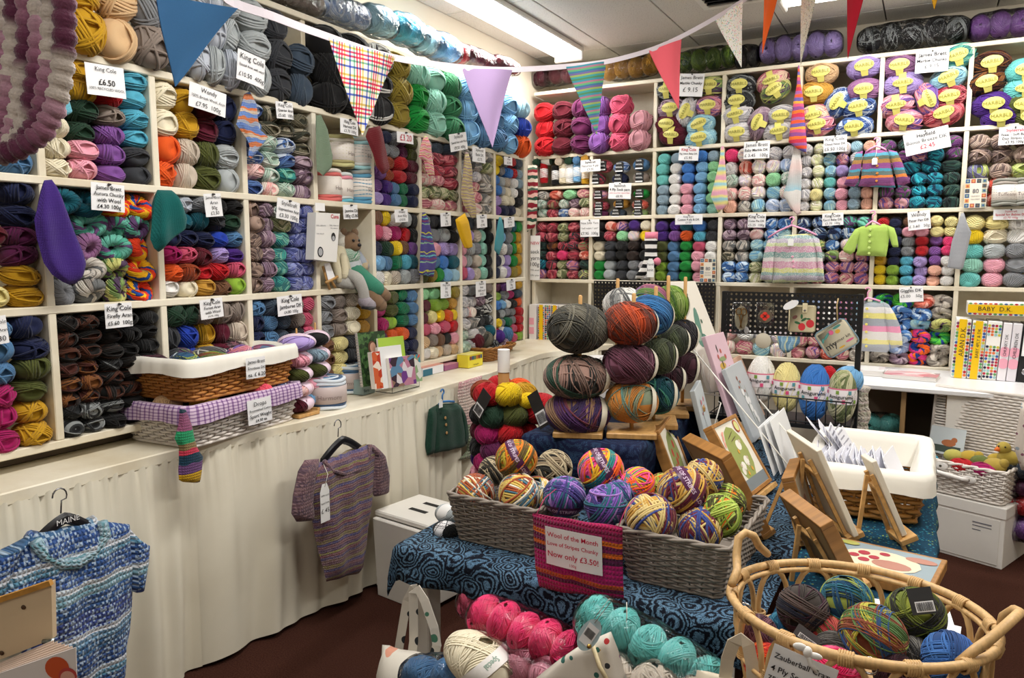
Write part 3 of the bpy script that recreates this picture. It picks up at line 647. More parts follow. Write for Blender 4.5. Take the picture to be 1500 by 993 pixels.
fill('L', *Lc(3), Z3, Z2, ['de sl sl ta rs', 'nv de sl ta rs', 'nv de sl ch rs', 'nv sl sl ch rs', 'nv sl sl ch rs', 'nv sl sl ch rs'], 'cubby behind lilac ball stand')
fill('L', *Lc(4), Z3, Z2, ['gy ta bg mu', 'gy ta cr mu', 'gy ta cr go', 'bn lo ch bk', 'bn lo ch bk', 'bn lo ch bk'], 'cubby under bear legs')
fill('L', *Lc(5), Z3, Z2, ['ol ol em de', 'mg ol em de', 'mg lm em de', 'pl ora ora nv', 'pl ta nv nv', 'pl ta nv nv'], 'cubby behind the magazines')
fill('L', *Lc(6), Z3, Z2, ['lgn lgn lm ov', 'bu lm lm go', 'bu lo ye ora ye', 'rs pk rs rd', 'tn ta bn bk pk', 'wh cr tn bg tn'], 'cubby above yellow box')
fill('L', *Lc(7), Z3, Z2, ['V9 gy Vg ta', 'V9 V9 Vm Vz', 'V9 Vw Vz Vz', 'V9 Vg Vz Vi', 'Vs V9 Vg Vz', 'Vs V9 Vg Vg'], 'cubby above small bowl basket')
fill('L', *Lc(8), Z3, Z2, ['pl pu nv mu', 'lm gy mg sl', 'bl sk wh bk ora', 'bk lg gy gy rd', 'ye gy em gy rd', 'rd wh em rs rd', 'gy gy te rs lm'], 'bottom corner cubby')
# --- back run
fill('B', RX[0]+.01, RX[2]-.02, T1, T0-.06, ['rd mr pl pu rs --', 'rd mr pl pu rs du', 'rd mr pl pu rs du'], 'back shelf under maroon bags', front=.06, over=1.17, l=.16, frac=.97)
fill('B', RX[0], RX[1], T2, 1.985, ['Vg W4 lgn Vf', 'Vs Vy Vs Vm Vu', 'Vs Vq Vb Vw Vw'], 'cubby by hanging Christmas strip', frac=.98)
fill('B', *Rc(2), T2, T1, ['aq gb gb bl gb', 'aq wh bl sk lgn', 'aq wh bl sk lgn', 'gb wh pk sk lgn', 'gb wh pk sk lgn', 'gb wh pk sk mt'], 'cubby right of coral pennant', frac=.96)
fill('B', *Rc(3), T2, T1, ['fu Vl W3 V9 V9', 'V9 W4 Vl Vl W2', 'Vs Vl Vw lgn Vs', 'Vw Vw Vl W1 Vl', 'pe Vg W1 W2 W2'], 'cubby behind lace triangle', frac=.97)
fill('B', *Rc(4), T2, T1, ['V9 W3 W1 Vl pb pe', 'V9 W3 W1 Vx V9 pe', 'V9 W3 W1 li W2 pe', 'V9 W3 aq pk gb pe', 'V9 lo W1 pk gb pe', 'V9 W3 W1 pk gb pe'], 'cubby behind purple striped cardigan', frac=.97)
fill('B', *Rc(5), T2, T1, ['V1 V2 V2 Vx V1', 'V1 V1 Vx Va V1', 'V1 Va Va V2', 'V1 V1 Va Va V2', 'V1 V1 Va Va V2', 'Vx Vx Va Va V2'], 'cubby under tilted silver card', frac=.96)
fill('B', *Rc(6), T2, T1, ['V3 V3 V3 V5', 'V3 V3 V3 V3', 'V4 V3 V4 V3', 'wh W4 V4 V3', 'wh W4 V4 V4'], 'cubby at right with coiled skeins', frac=.95)
fill('B', RX[0], RX[1], T3, T2, ['Vq Vq Vu Vq Vd', 'Vd Vq Vu Vd Vd', 'V2 Vj Vd Vd Vy', 'V2 Vq fu Vq W4', 'Va Vd Vu Vx V2', 'Vx Vq Vu Vq Vo'], 'wine red cubby in corner', frac=.97)
fill('B', RX[1], RX[2], T3, T2, ['bk W4 Vx dp cr', 'bk Vq lgn Vl ye', 'cr ch bk db bk', 'cr ch bk db bk', 'gn lg ch gy V9', 'gn lg ch gy V9'], 'cubby behind pink striped sock', frac=.97)
fill('B', *Rc(2), T3, T2, ['dp dp te bl ch', 'dp pu ora tq ch', 'ol de gn rs wh', 'ol de gn pk wh', 'lm de gn pk bk', 'lm de gn pk bk'], 'cubby right of pink sock', frac=.96)
fill('B', *Rc(3), T3, T2, ['Vm Vm Vx V6 V6', 'Vm Vm Vw V6 W1', 'Vg Vg W1 W1 W1', 'Vc Vg W1 W1 pb', 'V6 V6 Vu Vs Vs', 'V6 V6 W3 Vs Vs'], 'cubby behind pastel cardigan', frac=.97)
fill('B', *Rc(4), T3, T2, ['Vn Vn Vn Ve Ve', 'Vn Vn Vn Vn Va', 'Vs Vo V6 Vl Vl', 'Vu Vs Vo Vw Vx', 'Vx Vx Vx Vx Vx', 'Vx Vf Vx Vf Vx'], 'cubby behind green little cardigan', frac=.97)
fill('B', *Rc(5), T3, T2, ['rd nv bn W4 lo lo', 'ora nv pk pk lo lo', 'nv nv gy rd pu fu', 'nv nv gy rd pu fu', 'mu nv tq li pu wh', 'ye lm tq li pe wh', 'ye lm tq li pe wh'], 'cubby behind grey triangle', frac=.95)
fill('B', *Rc(6), T3, T2, ['lo lo wh wh', 'ye cr wh wh', 'aq lg gy wh', 'mt pk gy wh', 'aq pk gy sk'], 'cubby right of grey triangle', frac=.95)
fill('B', *Rc(3), T4, T3-.28, ['Vw wh V9 Vl', 'Vw Vf W1 Vl'], 'low shelf behind rack', frac=1)
fill('B', *Rc(4), T4, T3-.0, ['V6 W2 Vl Vx pb', 'pk pk wh Vx gb', 'Vx Vw wh Vx V9', 'Vf Vf W4 Vx V9', 'Vf Vx W4 Vf V5'], 'low cubby behind black rack', frac=.85)
fill('B', *Rc(5), T4, T3, ['V8 V8 W4 V5', 'V6 V6 V6 V5', 'V6 V6 W1 Vo', 'Vb V6 V7 V8', 'Vm W2 V7 V5', 'V5 Vm V7 V5'], 'cubby behind pastel jumper', kind='hank', over=1.16, frac=.92)
# --- sort by size in the picture: the largest become things, the rest one object
for q in QUEUE:
    v = q['pos']-EYE; d = v.dot(FW); q['px'] = 750+FPX*v.dot(RT)/d; q['py'] = 496.5-FPX*v.dot(UP)/d
    q['size'] = q['w']*q['h']*(FPX/d)**2
    q['vis'] = -25 < q['px'] < 1525 and -25 < q['py'] < 1000
balls = sorted([q for q in QUEUE if q['kind'] == 'ball' and q['vis']], key=lambda q: -q['size'])
hanks = [q for q in QUEUE if q['kind'] == 'hank']
NB = 300; seen = {}
for q in balls[:NB]:
    lb = q['label']
    if len(lb.split()) > 15: lb = lb.replace(' yarn ball', ' ball').replace(' row down', ' row').replace(' from left', '')
    o = place_mesh(BALLS[q['var']], 'yarn_ball', q['code'], ballmatrix(q)); tag(o, lb, 'yarn ball', 'yarn balls in the cubby shelves')
for q in hanks:
    o = place_mesh(HANKS[q['var'] % 4], 'yarn_hank', q['code'], ballmatrix(q)); tag(o, q['label'], 'yarn hank', 'twisted yarn hanks in cubbies')
rest = balls[NB:]
print('BALLS', len(balls), 'stuff', len(rest), 'smallest', balls[NB-1]['size']**.5 if len(balls) > NB else 0)
# unit ball for the joined rest
SB = []
for sd in range(4):
    n_, m_ = 14, 9; rg = np.random.default_rng(sd); cv = []
    for i in range(m_+1):
        p = PI*i/m_-PI/2
        for j in range(n_):
            tt = 2*PI*j/n_; s_ = math.sin(p); pol = max(0, abs(s_)-.8)/.2
            k = 1-.02*rg.random(); cv.append((k*math.cos(p)**.85*math.cos(tt), k*math.cos(p)**.85*math.sin(tt), s_*(1-.28*pol)))
    SB.append(np.array(cv))
CF = np.array([(i*14+j, i*14+(j+1) % 14, (i+1)*14+(j+1) % 14, (i+1)*14+j) for i in range(9) for j in range(14)])
codes = sorted({q['code'] for q in rest}); ci = {c: i for i, c in enumerate(codes)}
VV = []; FF = []; LP = []; OF = []; MI = []; off = 0
for q in rest:
    M = np.array(ballmatrix(q)); u = SB[q['var'] % 4]; VV.append(u @ M[:3, :3].T+M[:3, 3]); FF.append(CF+off); off += len(u)
    LP.append(u); OF.append(np.tile(RN.uniform(0, 50, 3), (len(u), 1))); MI.append(np.full(len(CF), ci[q['code']]))
me = npmesh('yarn_balls', np.concatenate(VV), np.concatenate(FF))
me.attributes.new('lp', 'FLOAT_VECTOR', 'POINT').data.foreach_set('vector', np.concatenate(LP).astype(np.float32).ravel())
me.attributes.new('off', 'FLOAT_VECTOR', 'POINT').data.foreach_set('vector', np.concatenate(OF).astype(np.float32).ravel())
for c in codes: me.materials.append(yarnmat(c, 'bump'))
me.polygons.foreach_set('material_index', np.concatenate(MI).astype(np.int32))
o = link('yarn_balls', me); o['kind'] = 'stuff'; tag(o, 'smaller and farther yarn balls of every colour filling the cubby shelves', 'yarn balls')
# ================================================================ price cards
b = 'b'
sign((126, 91), (183, 101), (126, 137), [('King Cole', 1), (' ', .8), ('£6.50', 1.4, b), ('100% RECYCLED WOOL', .7), (' ', .5)], 'white price card reading £6.50 hanging below the tan chunky balls', off=.05, pin=False)
sign((276, 118), (330, 138), (278, 155), [('Wendy', 1), ('100% British Wool, Aran', 1.1), ('£7.95  100g', 1)], 'white price card below the tip of the blue pennant', off=.05, pin=False)
sign((348, 70), (388, 88), (347, 115), [('King Cole', 1), ('Special Aran with wool', 1, b), ('£10.50  400g', 1.2)], 'white card leaning on the silver grey chunky balls', off=.11, pin=False)
sign((404, 148), (429, 151), (405, 173), [('King Cole', 1), ('Quarter Aran', 1, b), ('£5.60  100g', 1)], 'small card pinned above the camouflage coloured balls')
sign((134, 266), (183, 272), (133, 307), [('James Brett', 1, b), ('Aurora Chunky', 1, b), ('with Wool', 1, b), ('£4.30 100g', 1, b)], 'white card pinned above the twisted hanks right of purple mitten')
sign((297, 284), (322, 283), (303, 318), [('James Brett', 1), ('Aran', 1), ('50g', 1), ('£2.50', 1)], 'small tilted card pinned above the royal blue and black balls')
sign((407, 289), (440, 298), (404, 319), [('Stylecraft', 1), ('Impressions Aran', 1, b), ('£3.30 100g', 1)], 'tilted card pinned above the periwinkle coloured balls')
sign((499, 172), (525, 178), (498, 194), [('King Cole', 1, b), ('Harvest DK', 1, b), ('£3.70 100g', 1)], 'card below the gingham pennant over the caked yarns')
sign((150, 446), (190, 443), (158, 481), [('King Cole', 1, b), ('Firefly Aran', 1, b), ('£5.60  100g', 1, b)], 'white card pinned over the cubby of dark black balls')
sign((293, 440), (326, 435), (294, 469), [('King Cole', 1.2, b), ('Forest Aran', 1, b), ('with Wool', 1, b), ('£4.95 100g', .7)], 'white card pinned above the brown wicker basket')
sign((406, 435), (442, 430), (407, 464), [('King Cole', 1.1, b), ('Jamboree DK', 1.1, b), ('£4.80 100g', .8)], 'white card pinned above the lilac ball stand')
sign((503, 300), (524, 300), (503, 321), [(' ', .5), ('Jasmine Dk', 1, b), ('100g £5.80', 1, b)], 'small card with green pin above the bear cubby')
sign((578, 307), (597, 306), (579, 326), [('Wendy', 1), ('Aran 400g', 1), ('£10.50', 1)], 'small card right of the bear above the taupe and yellow balls')
sign((645, 312), (660, 311), (646, 332), [('King Cole', 1), ('DK', 1), ('50g', 1), ('£2.50', 1)], 'small card right of the striped violet swatch')
sign((658, 197), (683, 193), (660, 223), [('Stylecraft', 1), ('Special Aran with Wool', 1.2, b), ('£9.50  400g', 1)], 'white card under the dark green chunky balls', off=.06)
sign((698, 315), (713, 314), (699, 334), [('Patons', 1), ('DK', 1), ('£3.95', 1)], 'small card over the yellow mitten cubby')
sign((738, 319), (753, 317), (739, 334), [('Merino', 1), ('DK 50g', 1), ('£4.50', 1)], 'small card beside the small teal triangle')
sign((645, 414), (660, 413), (646, 437), [('King Cole', 1), ('DK', 1), ('50g', 1), ('£2.90', 1)], 'small card above the pale green and yellow balls')
sign((696, 413), (711, 411), (698, 435), [('Fashion', 1), ('Aran', 1), ('100% wool', 1), ('£5.25', 1)], 'small tilted card above the small bowl basket')
sign((741, 411), (754, 408), (743, 426), [('Cotton', 1), ('50g', 1), ('£2.95', 1)], 'small card over the bottom corner cubby')
sign((694, 215), (713, 219), (690, 235), [('Stylecraft', 1), ('Batik DK', 1), ('£2.75', 1)], 'small tilted card under the light blue chunky balls', off=.06)
sign((738, 229), (750, 231), (739, 241), [('Aran', 1), ('£3.50', 1)], 'tiny card under the orange chunky balls in the corner')
sign((580, 192), (604, 196), (583, 208), [('£3.20', 1, 'r')], 'small curled card half hidden under the bright green balls', off=.05)
sign((-26, 466), (11, 461), (-26, 508), [('King Cole', 1), ('Fashion Aran', 1, b), ('£5.30', 1)], 'white card cut by the left edge beside steel blue balls')
sign((850, 235), (879, 233), (851, 252), [('Stylecraft', 1, b), ('Naturals 4 ply', 1), ('£3.25', 1)], 'card pinned over the small cotton cylinders', 'B')
sign((892, 268), (925, 268), (891, 291), [('Stylecraft', 1), ('4 Ply Sock yarn', 1.1, b), ('with wool for warm feet', .8, 'r'), ('£8.95', 1)], 'card pinned between the two black labelled sock wool cubbies', 'B')
sign((850, 322), (878, 321), (850, 347), [('New Sock Yarn', 1), ('1 ball makes 1 pair!', 1), ('£7.95  100g', 1)], 'card pinned over the wine red balls near the pink sock', 'B')
sign((995, 108), (1031, 108), (994, 141), [('James Brett', 1), ('Marble Chunky', 1.1, b), ('£ 9.15', 1.3), (' ', .4)], 'white card beside the coral pennant over yellow labelled balls', 'B')
sign((996, 215), (1025, 215), (993, 235), [('King Cole', 1, 'br'), ('Big Value Baby DK', 1, b), ('£5.95', 1)], 'card with red heading above the aqua and white balls', 'B')
sign((988, 315), (1028, 314), (990, 329), [('King Cole', 1), ('Cotton 4 ply & DK', 1.1, b), ('£3.50', 1)], 'card above the deep purple balls right of the pink sock', 'B')
sign((1090, 208), (1128, 206), (1089, 233), [('James Brett', 1), ('Baby Marble DK', 1.1, b), ('£ 3.45   100g', 1)], 'card above the pastel marbled balls left of lace triangle', 'B')
sign((1206, 200), (1240, 197), (1207, 224), [('King Cole', 1), ('Cloud Nine DK', 1, b), ('£5.50 100g', 1)], 'tilted card above the pastel balls beside the striped little cardigan', 'B')
sign((1095, 313), (1121, 313), (1096, 333), [('King Cole', 1.2, b), ('Cutie Pie DK', 1.2, b), ('£5.25  100g', 1)], 'card with green pin left of the pastel cardigan', 'B')
sign((1205, 313), (1236, 311), (1204, 331), [('King Cole', 1.2, b), ('Fjord Baby DK', 1.2, b), ('£5.70  100g', 1)], 'card with green pin between pastel and green little cardigans', 'B')
sign((1342, 76), (1391, 71), (1340, 108), [('James Brett', 1, b), ('Marble Chunky', 1, b), ('£ 9.15', 1), (' ', .4)], 'white card under the silver grey bagged yarn', 'B')
sign((1321, 199), (1387, 183), (1329, 229), [('Hayfield', 1, b), ('Bonus Breeze DK', 1), ('£2.45', 1.2, 'r'), (' ', .3)], 'large tilted shiny silver card over the peacock blue balls', 'B', off=.06)
sign((1464, 187), (1512, 184), (1462, 213), [('Stylecraft', 1.2, 'br'), ('New - Soft Baby', 1, b), ('Easy Stripes dk', 1, b), ('£3.95 100g', 1, b)], 'card with red heading at the right edge over coiled skeins', 'B')
sign((1330, 311), (1363, 307), (1330, 338), [('Wendy', 1), ('Peter Pan DK', 1.2, b), ('£ 3.60   50g', 1.1)], 'card over multi coloured balls right of the green cardigan', 'B')
sign((1455, 307), (1507, 306), (1455, 322), [('Stylecraft', 1, 'r'), ('Special for Babies DK', 1.1, 'br'), ('£2.70 100g', 1, 'r')], 'card with red writing above the white baby balls', 'B')
sign((1317, 421), (1352, 419), (1318, 443), [('Giggles DK', 1.1, b), ('£5.00    50g', 1), (' ', .5)], 'card above the twisted hanks right of the pastel jumper', 'B')
# ================================================================ knitted things hanging on the shelves
def hang(name, label, cat, wall, quads, m, thick=.03, off=.05, **k):
    M0 = wallM(wall, quads[0][0], quads[0][1], off)
    t = thing(name, label, cat, M=M0)
    for i, (pn, qd, mm) in enumerate([('knitted_body', quads, m)]): puffpx(M0, qd, thick, w=.0, **k).build(pn, mm, t)
    return t, M0
hang('knitted_mitten', 'large purple knitted mitten hanging over the stile beside the twisted hanks', 'mitten', 'L', [(66, 264, 76, 263), (60, 285, 82, 275), (50, 322, 92, 300), (54, 350, 106, 335), (64, 385, 118, 365), (76, 402, 123, 385), (92, 413, 118, 405), (102, 417, 110, 415)], solid_knit('452A80'), .05, off=.07, amp=.006, n=14)
hang('knitted_hat', 'teal green knitted hat hanging open beside the raspberry and orange balls', 'hat', 'L', [(232, 278, 250, 279), (227, 300, 254, 290), (223, 325, 262, 307), (220, 350, 268, 318), (226, 364, 266, 330), (232, 369, 250, 348)], solid_knit('10605E'), .09, off=.09, amp=.008, n=14)
hang('knitted_swatch', 'turquoise ribbed knitted cuff hanging behind the bobble hank', 'swatch', 'L', [(78, 118, 84, 112), (72, 140, 96, 132), (68, 165, 106, 163), (86, 174, 104, 166)], solid_knit('6FB8CC'), .03, off=.08)
hang('knitted_sock', 'blue and orange striped knitted sock hanging in the grey mix cubby', 'sock', 'L', [(358, 138, 366, 134), (352, 160, 374, 152), (346, 182, 376, 170), (362, 204, 378, 188), (366, 214, 392, 200), (364, 228, 380, 214), (368, 233, 374, 226)], knit([(0, '6C8CC8'), (.2, 'D0BCA8'), (.34, 'D87C4C'), (.45, '6884C0'), (.7, '9CA4B8'), (.85, 'C87850')], period=.09), .03, off=.06, amp=.004)
hang('knitted_swatch', 'sage green knitted triangle hanging on the stile beside caked yarn', 'swatch', 'L', [(464, 169, 470, 168), (463, 195, 478, 190), (463, 225, 485, 220), (464, 249, 487, 226), (474, 258, 485, 244)], solid_knit('7C9078'), .02, amp=.005)
hang('knitted_swatch', 'dark red knitted shawl corner hanging beside the navy balls', 'swatch', 'L', [(540, 188, 557, 184), (536, 200, 560, 196), (546, 225, 566, 222), (552, 245, 570, 245), (560, 255, 568, 252)], solid_knit('6E1C24'), .03, off=.07, amp=.005)
hang('knitted_sock', 'pink floral knitted sock hanging beside the pink mix balls', 'sock', 'L', [(621, 199, 625, 199), (616, 215, 630, 212), (613, 230, 632, 228), (621, 235, 634, 245), (624, 250, 635, 255), (628, 258, 636, 258)], knit([(0, 'E8A0B0'), (.3, 'D86878'), (.5, 'F0D8A8'), (.65, 'E08898'), (.85, 'C8C890')], period=.03, wob=.02), .03, off=.06)
hang('knitted_scarf', 'long sand and mauve striped scarf hanging between two cubbies', 'scarf', 'L', [(682, 223, 686, 223), (678, 255, 690, 250), (675, 285, 692, 280), (679, 300, 694, 295), (686, 310, 696, 305), (692, 320, 697, 318)], knit([(0, 'C8B478'), (.3, '9C8498'), (.45, 'D0C090'), (.7, 'B0A070'), (.85, 'A88C90')], period=.035, wob=.015), .03, off=.05, amp=.005)
hang('knitted_swatch', 'violet knitted triangle with coloured stripes hanging right of the bear', 'swatch', 'L', [(619, 311, 623, 311), (618, 330, 628, 328), (616, 355, 634, 352), (615, 385, 640, 378), (614, 402, 635, 406)], knit([(0, '4C4488'), (.3, '5A4C94'), (.36, '8CB890'), (.42, '4C4488'), (.52, '8C3050'), (.58, '4C4488'), (.7, '68B8C0'), (.76, '4C4488'), (.88, 'C8C840'), (.94, '4C4488')], period=.1), .02, amp=.003)
hang('knitted_mitten', 'yellow knitted mitten hanging over a cubby stile', 'mitten', 'L', [(667, 322, 681, 312), (670, 335, 685, 325), (675, 350, 689, 345), (681, 363, 690, 360), (685, 364, 689, 363)], solid_knit('E8B414'), .04, off=.07)
hang('knitted_swatch', 'small teal knitted triangle hanging near the corner', 'swatch', 'L', [(731, 318, 734, 318), (728, 335, 737, 333), (725, 352, 738, 350), (724, 366, 731, 374)], solid_knit('4C9CA8'), .02)
hang('knitted_garland', 'narrow Christmas striped knitted strip hanging in the room corner', 'garland', 'B', [(773, 242, 787, 242), (773, 270, 788, 270), (773, 300, 787, 300), (772, 325, 786, 325), (772, 340, 783, 333)], knit([(0, '8C2030'), (.2, 'E0D8C8'), (.35, '2C5040'), (.5, 'E8B8B0'), (.65, '8C2030'), (.8, '4C6C5C'), (.9, 'E0D8C8')], period=.16), .02, off=.05, amp=.004)
hang('knitted_scarf', 'pastel rainbow knitted triangle hanging at a stile of the back wall', 'scarf', 'B', [(1057, 214, 1060, 214), (1053, 240, 1062, 236), (1047, 265, 1064, 262), (1041, 288, 1066, 290), (1052, 312, 1067, 298)], knit([(0, 'F0B0C0'), (.25, 'F0E490'), (.5, '98D0E0'), (.7, 'F0E490'), (.85, 'E8A8C0')], period=.1, interp='EASE', wob=.01), .03, amp=.006)
hang('knitted_sock', 'long purple, orange and red striped knitted sock on back wall', 'sock', 'B', [(1169, 96, 1171, 96), (1167, 125, 1173, 122), (1162, 150, 1177, 148), (1157, 190, 1180, 188), (1155, 208, 1182, 212), (1168, 218, 1181, 225)], knit([(0, 'C83850'), (.14, 'E87030'), (.26, '8C4C8C'), (.4, 'D05878'), (.52, 'E8A040'), (.62, '6C5CA0'), (.76, 'E85838'), (.88, '9C5C98')], period=.16, wob=.008), .04, off=.06)
hang('lace_swatch', 'pastel lace knitted triangle hanging behind the striped sock', 'swatch', 'B', [(1163, 215, 1172, 217), (1158, 240, 1175, 245), (1152, 270, 1174, 270), (1147, 285, 1173, 290), (1158, 305, 1172, 308), (1168, 315, 1174, 312)], knit([(0, '9CC0CC'), (.25, 'B8BCBC'), (.55, 'E0C8C4'), (.8, 'D8D4D0')], period=.28, interp='EASE'), .025, off=.035, amp=.006)
hang('knitted_swatch', 'plain grey knitted triangle hanging at a stile of the back wall', 'swatch', 'B', [(1408, 312, 1412, 312), (1402, 330, 1418, 330), (1394, 355, 1423, 340), (1388, 390, 1411, 392), (1389, 392, 1408, 395)], solid_knit('A4A6AC'), .03, off=.05, amp=.004)
# pink, black and white striped sock with its tag
t, M0 = hang('knitted_sock', 'sock with pink cuff and black and white stripes on back wall', 'sock', 'B', [(945, 341, 964, 340), (944, 352, 963, 352), (945, 365, 962, 365), (944, 378, 963, 376), (940, 390, 965, 388), (932, 402, 948, 400), (930, 408, 942, 408)], knit([(0, 'F0EEEA'), (.5, '161618')], period=.055, wob=.003), .05, off=.06, n=12)
puffpx(M0, [(945, 340, 964, 339.5), (944.5, 352, 963.5, 351)], .056).build('cuff', solid_knit('F08CA4'), t)
o = onplane(M0, 962, 383); MB().ell((o.x, o.y, 0), (.03, .03, .032)).build('heel', solid_knit('F08CA4'), t)
def tagcard(parent, M0, px, py, w=.03, h=.045, wz=.04, name='swing_tag', col='F0F0EE', barcode=False, string=None, text=None):
    o = onplane(M0, px, py, wz); mb = MB(); mb.add([(o.x-w/2, o.y, wz), (o.x+w/2, o.y, wz), (o.x+w/2, o.y+h*.8, wz), (o.x+w*.25, o.y+h, wz), (o.x-w*.25, o.y+h, wz), (o.x-w/2, o.y+h*.8, wz)]+[(o.x-w/2, o.y, wz-.001), (o.x+w/2, o.y, wz-.001), (o.x+w/2, o.y+h*.8, wz-.001), (o.x+w*.25, o.y+h, wz-.001), (o.x-w*.25, o.y+h, wz-.001), (o.x-w/2, o.y+h*.8, wz-.001)], [(0, 1, 2, 3, 4, 5), (11, 10, 9, 8, 7, 6)]+[(i, 6+i, 6+(i+1) % 6, (i+1) % 6) for i in range(6)])
    c = mb.build(name, mat(col, .5, var=.02), parent, False)
    tm = MB()
    if text: 
        for k, l in enumerate(text): put_text(tm, l, o.x, o.y+h*(.7-.6*k/len(text)), h*.6/len(text), wz+.001, maxw=w*.85)
    if barcode: bars(tm, o.x-w*.36, o.x+w*.36, o.y+h*.12, o.y+h*.42, wz+.0008)
    if tm.v: tm.build('print', INK, c, False)
    if string:
        a = onplane(M0, *string, wz*.5); MB().tube([(a.x, a.y, wz*.5), ((a.x+o.x)/2+.004, (a.y+o.y+h)/2, wz+.003), (o.x, o.y+h*.92, wz+.001)], .0012, 5).build('string', mat('E8E4DA', .8), c)
    return c
def bars(mb, x0, x1, y0, y1, z, seed=3):
    rg = random.Random(seed); x = x0
    while x < x1:
        wd = rg.choice([.02, .035, .05])*(x1-x0); mb.add([(x, y0, z), (min(x+wd, x1), y0, z), (min(x+wd, x1), y1, z), (x, y1, z)], [(0, 1, 2, 3)]); x += wd+rg.choice([.02, .03])*(x1-x0)
tagcard(t, M0, 952.5, 406, .05, .13, .05, text=['hand', 'knit'])
# ---------------------------------------------------------------- little garments on hangers (back wall)
HPINK = mat('F4A8CC', .35, spec=.5)
def hanger(parent, M0, hook, neck, l, r, m, w=.012, rad=.006, wz=0.0):
    h = onplane(M0, *hook); n = onplane(M0, *neck); a = onplane(M0, *l); c = onplane(M0, *r)
    mb = MB(); R = max(.014, (h.y-n.y)*.22); cy = h.y-R
    mb.tube([(n.x, n.y, w), (n.x, cy-R*1.2, w), (n.x+R*.4, cy-R*.7, w)]+[(n.x+R*math.cos(q), cy+R*math.sin(q), w) for q in np.linspace(-.5, PI*.95, 9)], rad*.7, 7)
    mb.tube([(a.x, a.y, w), ((a.x*.55+n.x*.45), (a.y*.45+n.y*.55), w), (n.x, n.y, w), ((c.x*.55+n.x*.45), (c.y*.45+n.y*.55), w), (c.x, c.y, w)], rad, 8)
    return mb.build('hanger', m, parent)
def garment(name, label, cat, wall, body, sl, sr, m, hk=None, off=.05, thick=.05, buttons=(), bcol='F0E0C8', tagp=None, amp=.004, yoke=None):
    M0 = wallM(wall, *body[0][:2], off); t = thing(name, label, cat, M=M0)
    puffpx(M0, body, thick, n=16, amp=amp).build('body', m, t)
    for q in (sl, sr):
        if q: puffpx(M0, q, thick*.8, w=.004, n=8).build('sleeve', m, t)
    if hk: hanger(t, M0, *hk)
    if buttons:
        bm = None
        for p in buttons:
            o = onplane(M0, *p, thick/2+.003)
            if bm is None: bm = MB().lathe([(.0005, 0), (.0075, 0), (.008, .002), (.0065, .0045), (.004, .0038), (.0005, .0038)], 12).mesh('button'); bm.materials.append(mat(bcol, .3))
            link('button', bm, t, M=Matrix.Translation(o))
    if tagp: tagcard(t, M0, *tagp[0], tagp[1], tagp[1]*1.35, thick/2+.012, string=tagp[2])
    return t, M0
garment('baby_cardigan', 'little cardigan in purple, teal and orange stripes hanging on back wall', 'cardigan', 'B',
    [(1268, 221, 1298, 218), (1264, 232, 1304, 228), (1263, 248, 1306, 246), (1261, 262, 1309, 262), (1257, 273, 1312, 275)],
    [(1254, 224, 1264, 221), (1248, 240, 1262, 240), (1240, 262, 1257, 266), (1236, 270, 1250, 275)], [(1301, 219, 1314, 222), (1306, 238, 1322, 238), (1312, 258, 1328, 256), (1316, 275, 1333, 267)],
    knit([(0, '7C4878'), (.16, 'E08040'), (.24, '60706C'), (.36, '4C98B0'), (.44, '8C4C88'), (.6, 'A87C48'), (.72, '5C6C60'), (.82, '58A0B8'), (.92, '9C5890')], period=.2, wob=.01),
    hk=((1288, 202), (1284, 214), (1270, 222), (1298, 220), HPINK), buttons=[(1285, 232), (1285, 243), (1285, 254), (1284, 265)], bcol='B87838', tagp=((1281, 241), .03, (1284, 218)))
t, M0 = garment('baby_cardigan', 'pastel striped baby cardigan with V neck and frilled hem on pink hanger', 'cardigan', 'B',
    [(1140, 345, 1186, 342), (1133, 358, 1198, 352), (1133, 375, 1200, 372), (1133, 395, 1202, 392), (1132, 408, 1204, 405), (1131, 414, 1206, 413)],
    [(1124, 352, 1138, 346), (1118, 375, 1134, 378), (1116, 395, 1132, 400), (1113, 410, 1130, 413)], [(1188, 343, 1200, 350), (1196, 370, 1204, 368), (1198, 395, 1206, 392), (1193, 413, 1208, 412)],
    knit([(0, 'D8D890'), (.12, 'D8A0B8'), (.3, 'E0DCD8'), (.4, '8CACA8'), (.55, 'D09CB4'), (.7, 'C8D4A0'), (.8, 'B8B0C0'), (.92, '90B0B0')], period=.24, wob=.012, speck=('E8E4E0', .72)),
    hk=((1161, 318), (1160, 330), (1126, 348), (1196, 344), HPINK), buttons=[(1161, 376), (1162, 383), (1162, 391)], bcol='E8A8C0', tagp=((1158, 360), .035, (1161, 340)), thick=.06)
garment('baby_cardigan', 'lime green knitted baby cardigan on pink hanger on back wall', 'cardigan', 'B',
    [(1268, 330, 1296, 328), (1254, 336, 1304, 334), (1256, 352, 1302, 352), (1256, 365, 1300, 366), (1254, 374, 1298, 376)],
    [(1252, 336, 1264, 331), (1242, 352, 1258, 350), (1235, 364, 1252, 368), (1236, 369, 1246, 373)], [(1298, 329, 1310, 334), (1302, 344, 1314, 346), (1306, 358, 1316, 358), (1308, 362, 1316, 362)],
    solid_knit('B4D468'), hk=((1280, 309), (1278, 324), (1268, 332), (1290, 330), HPINK), buttons=[(1275, 336), (1274, 345), (1274, 354), (1273, 363), (1273, 371)], bcol='C4DC80')
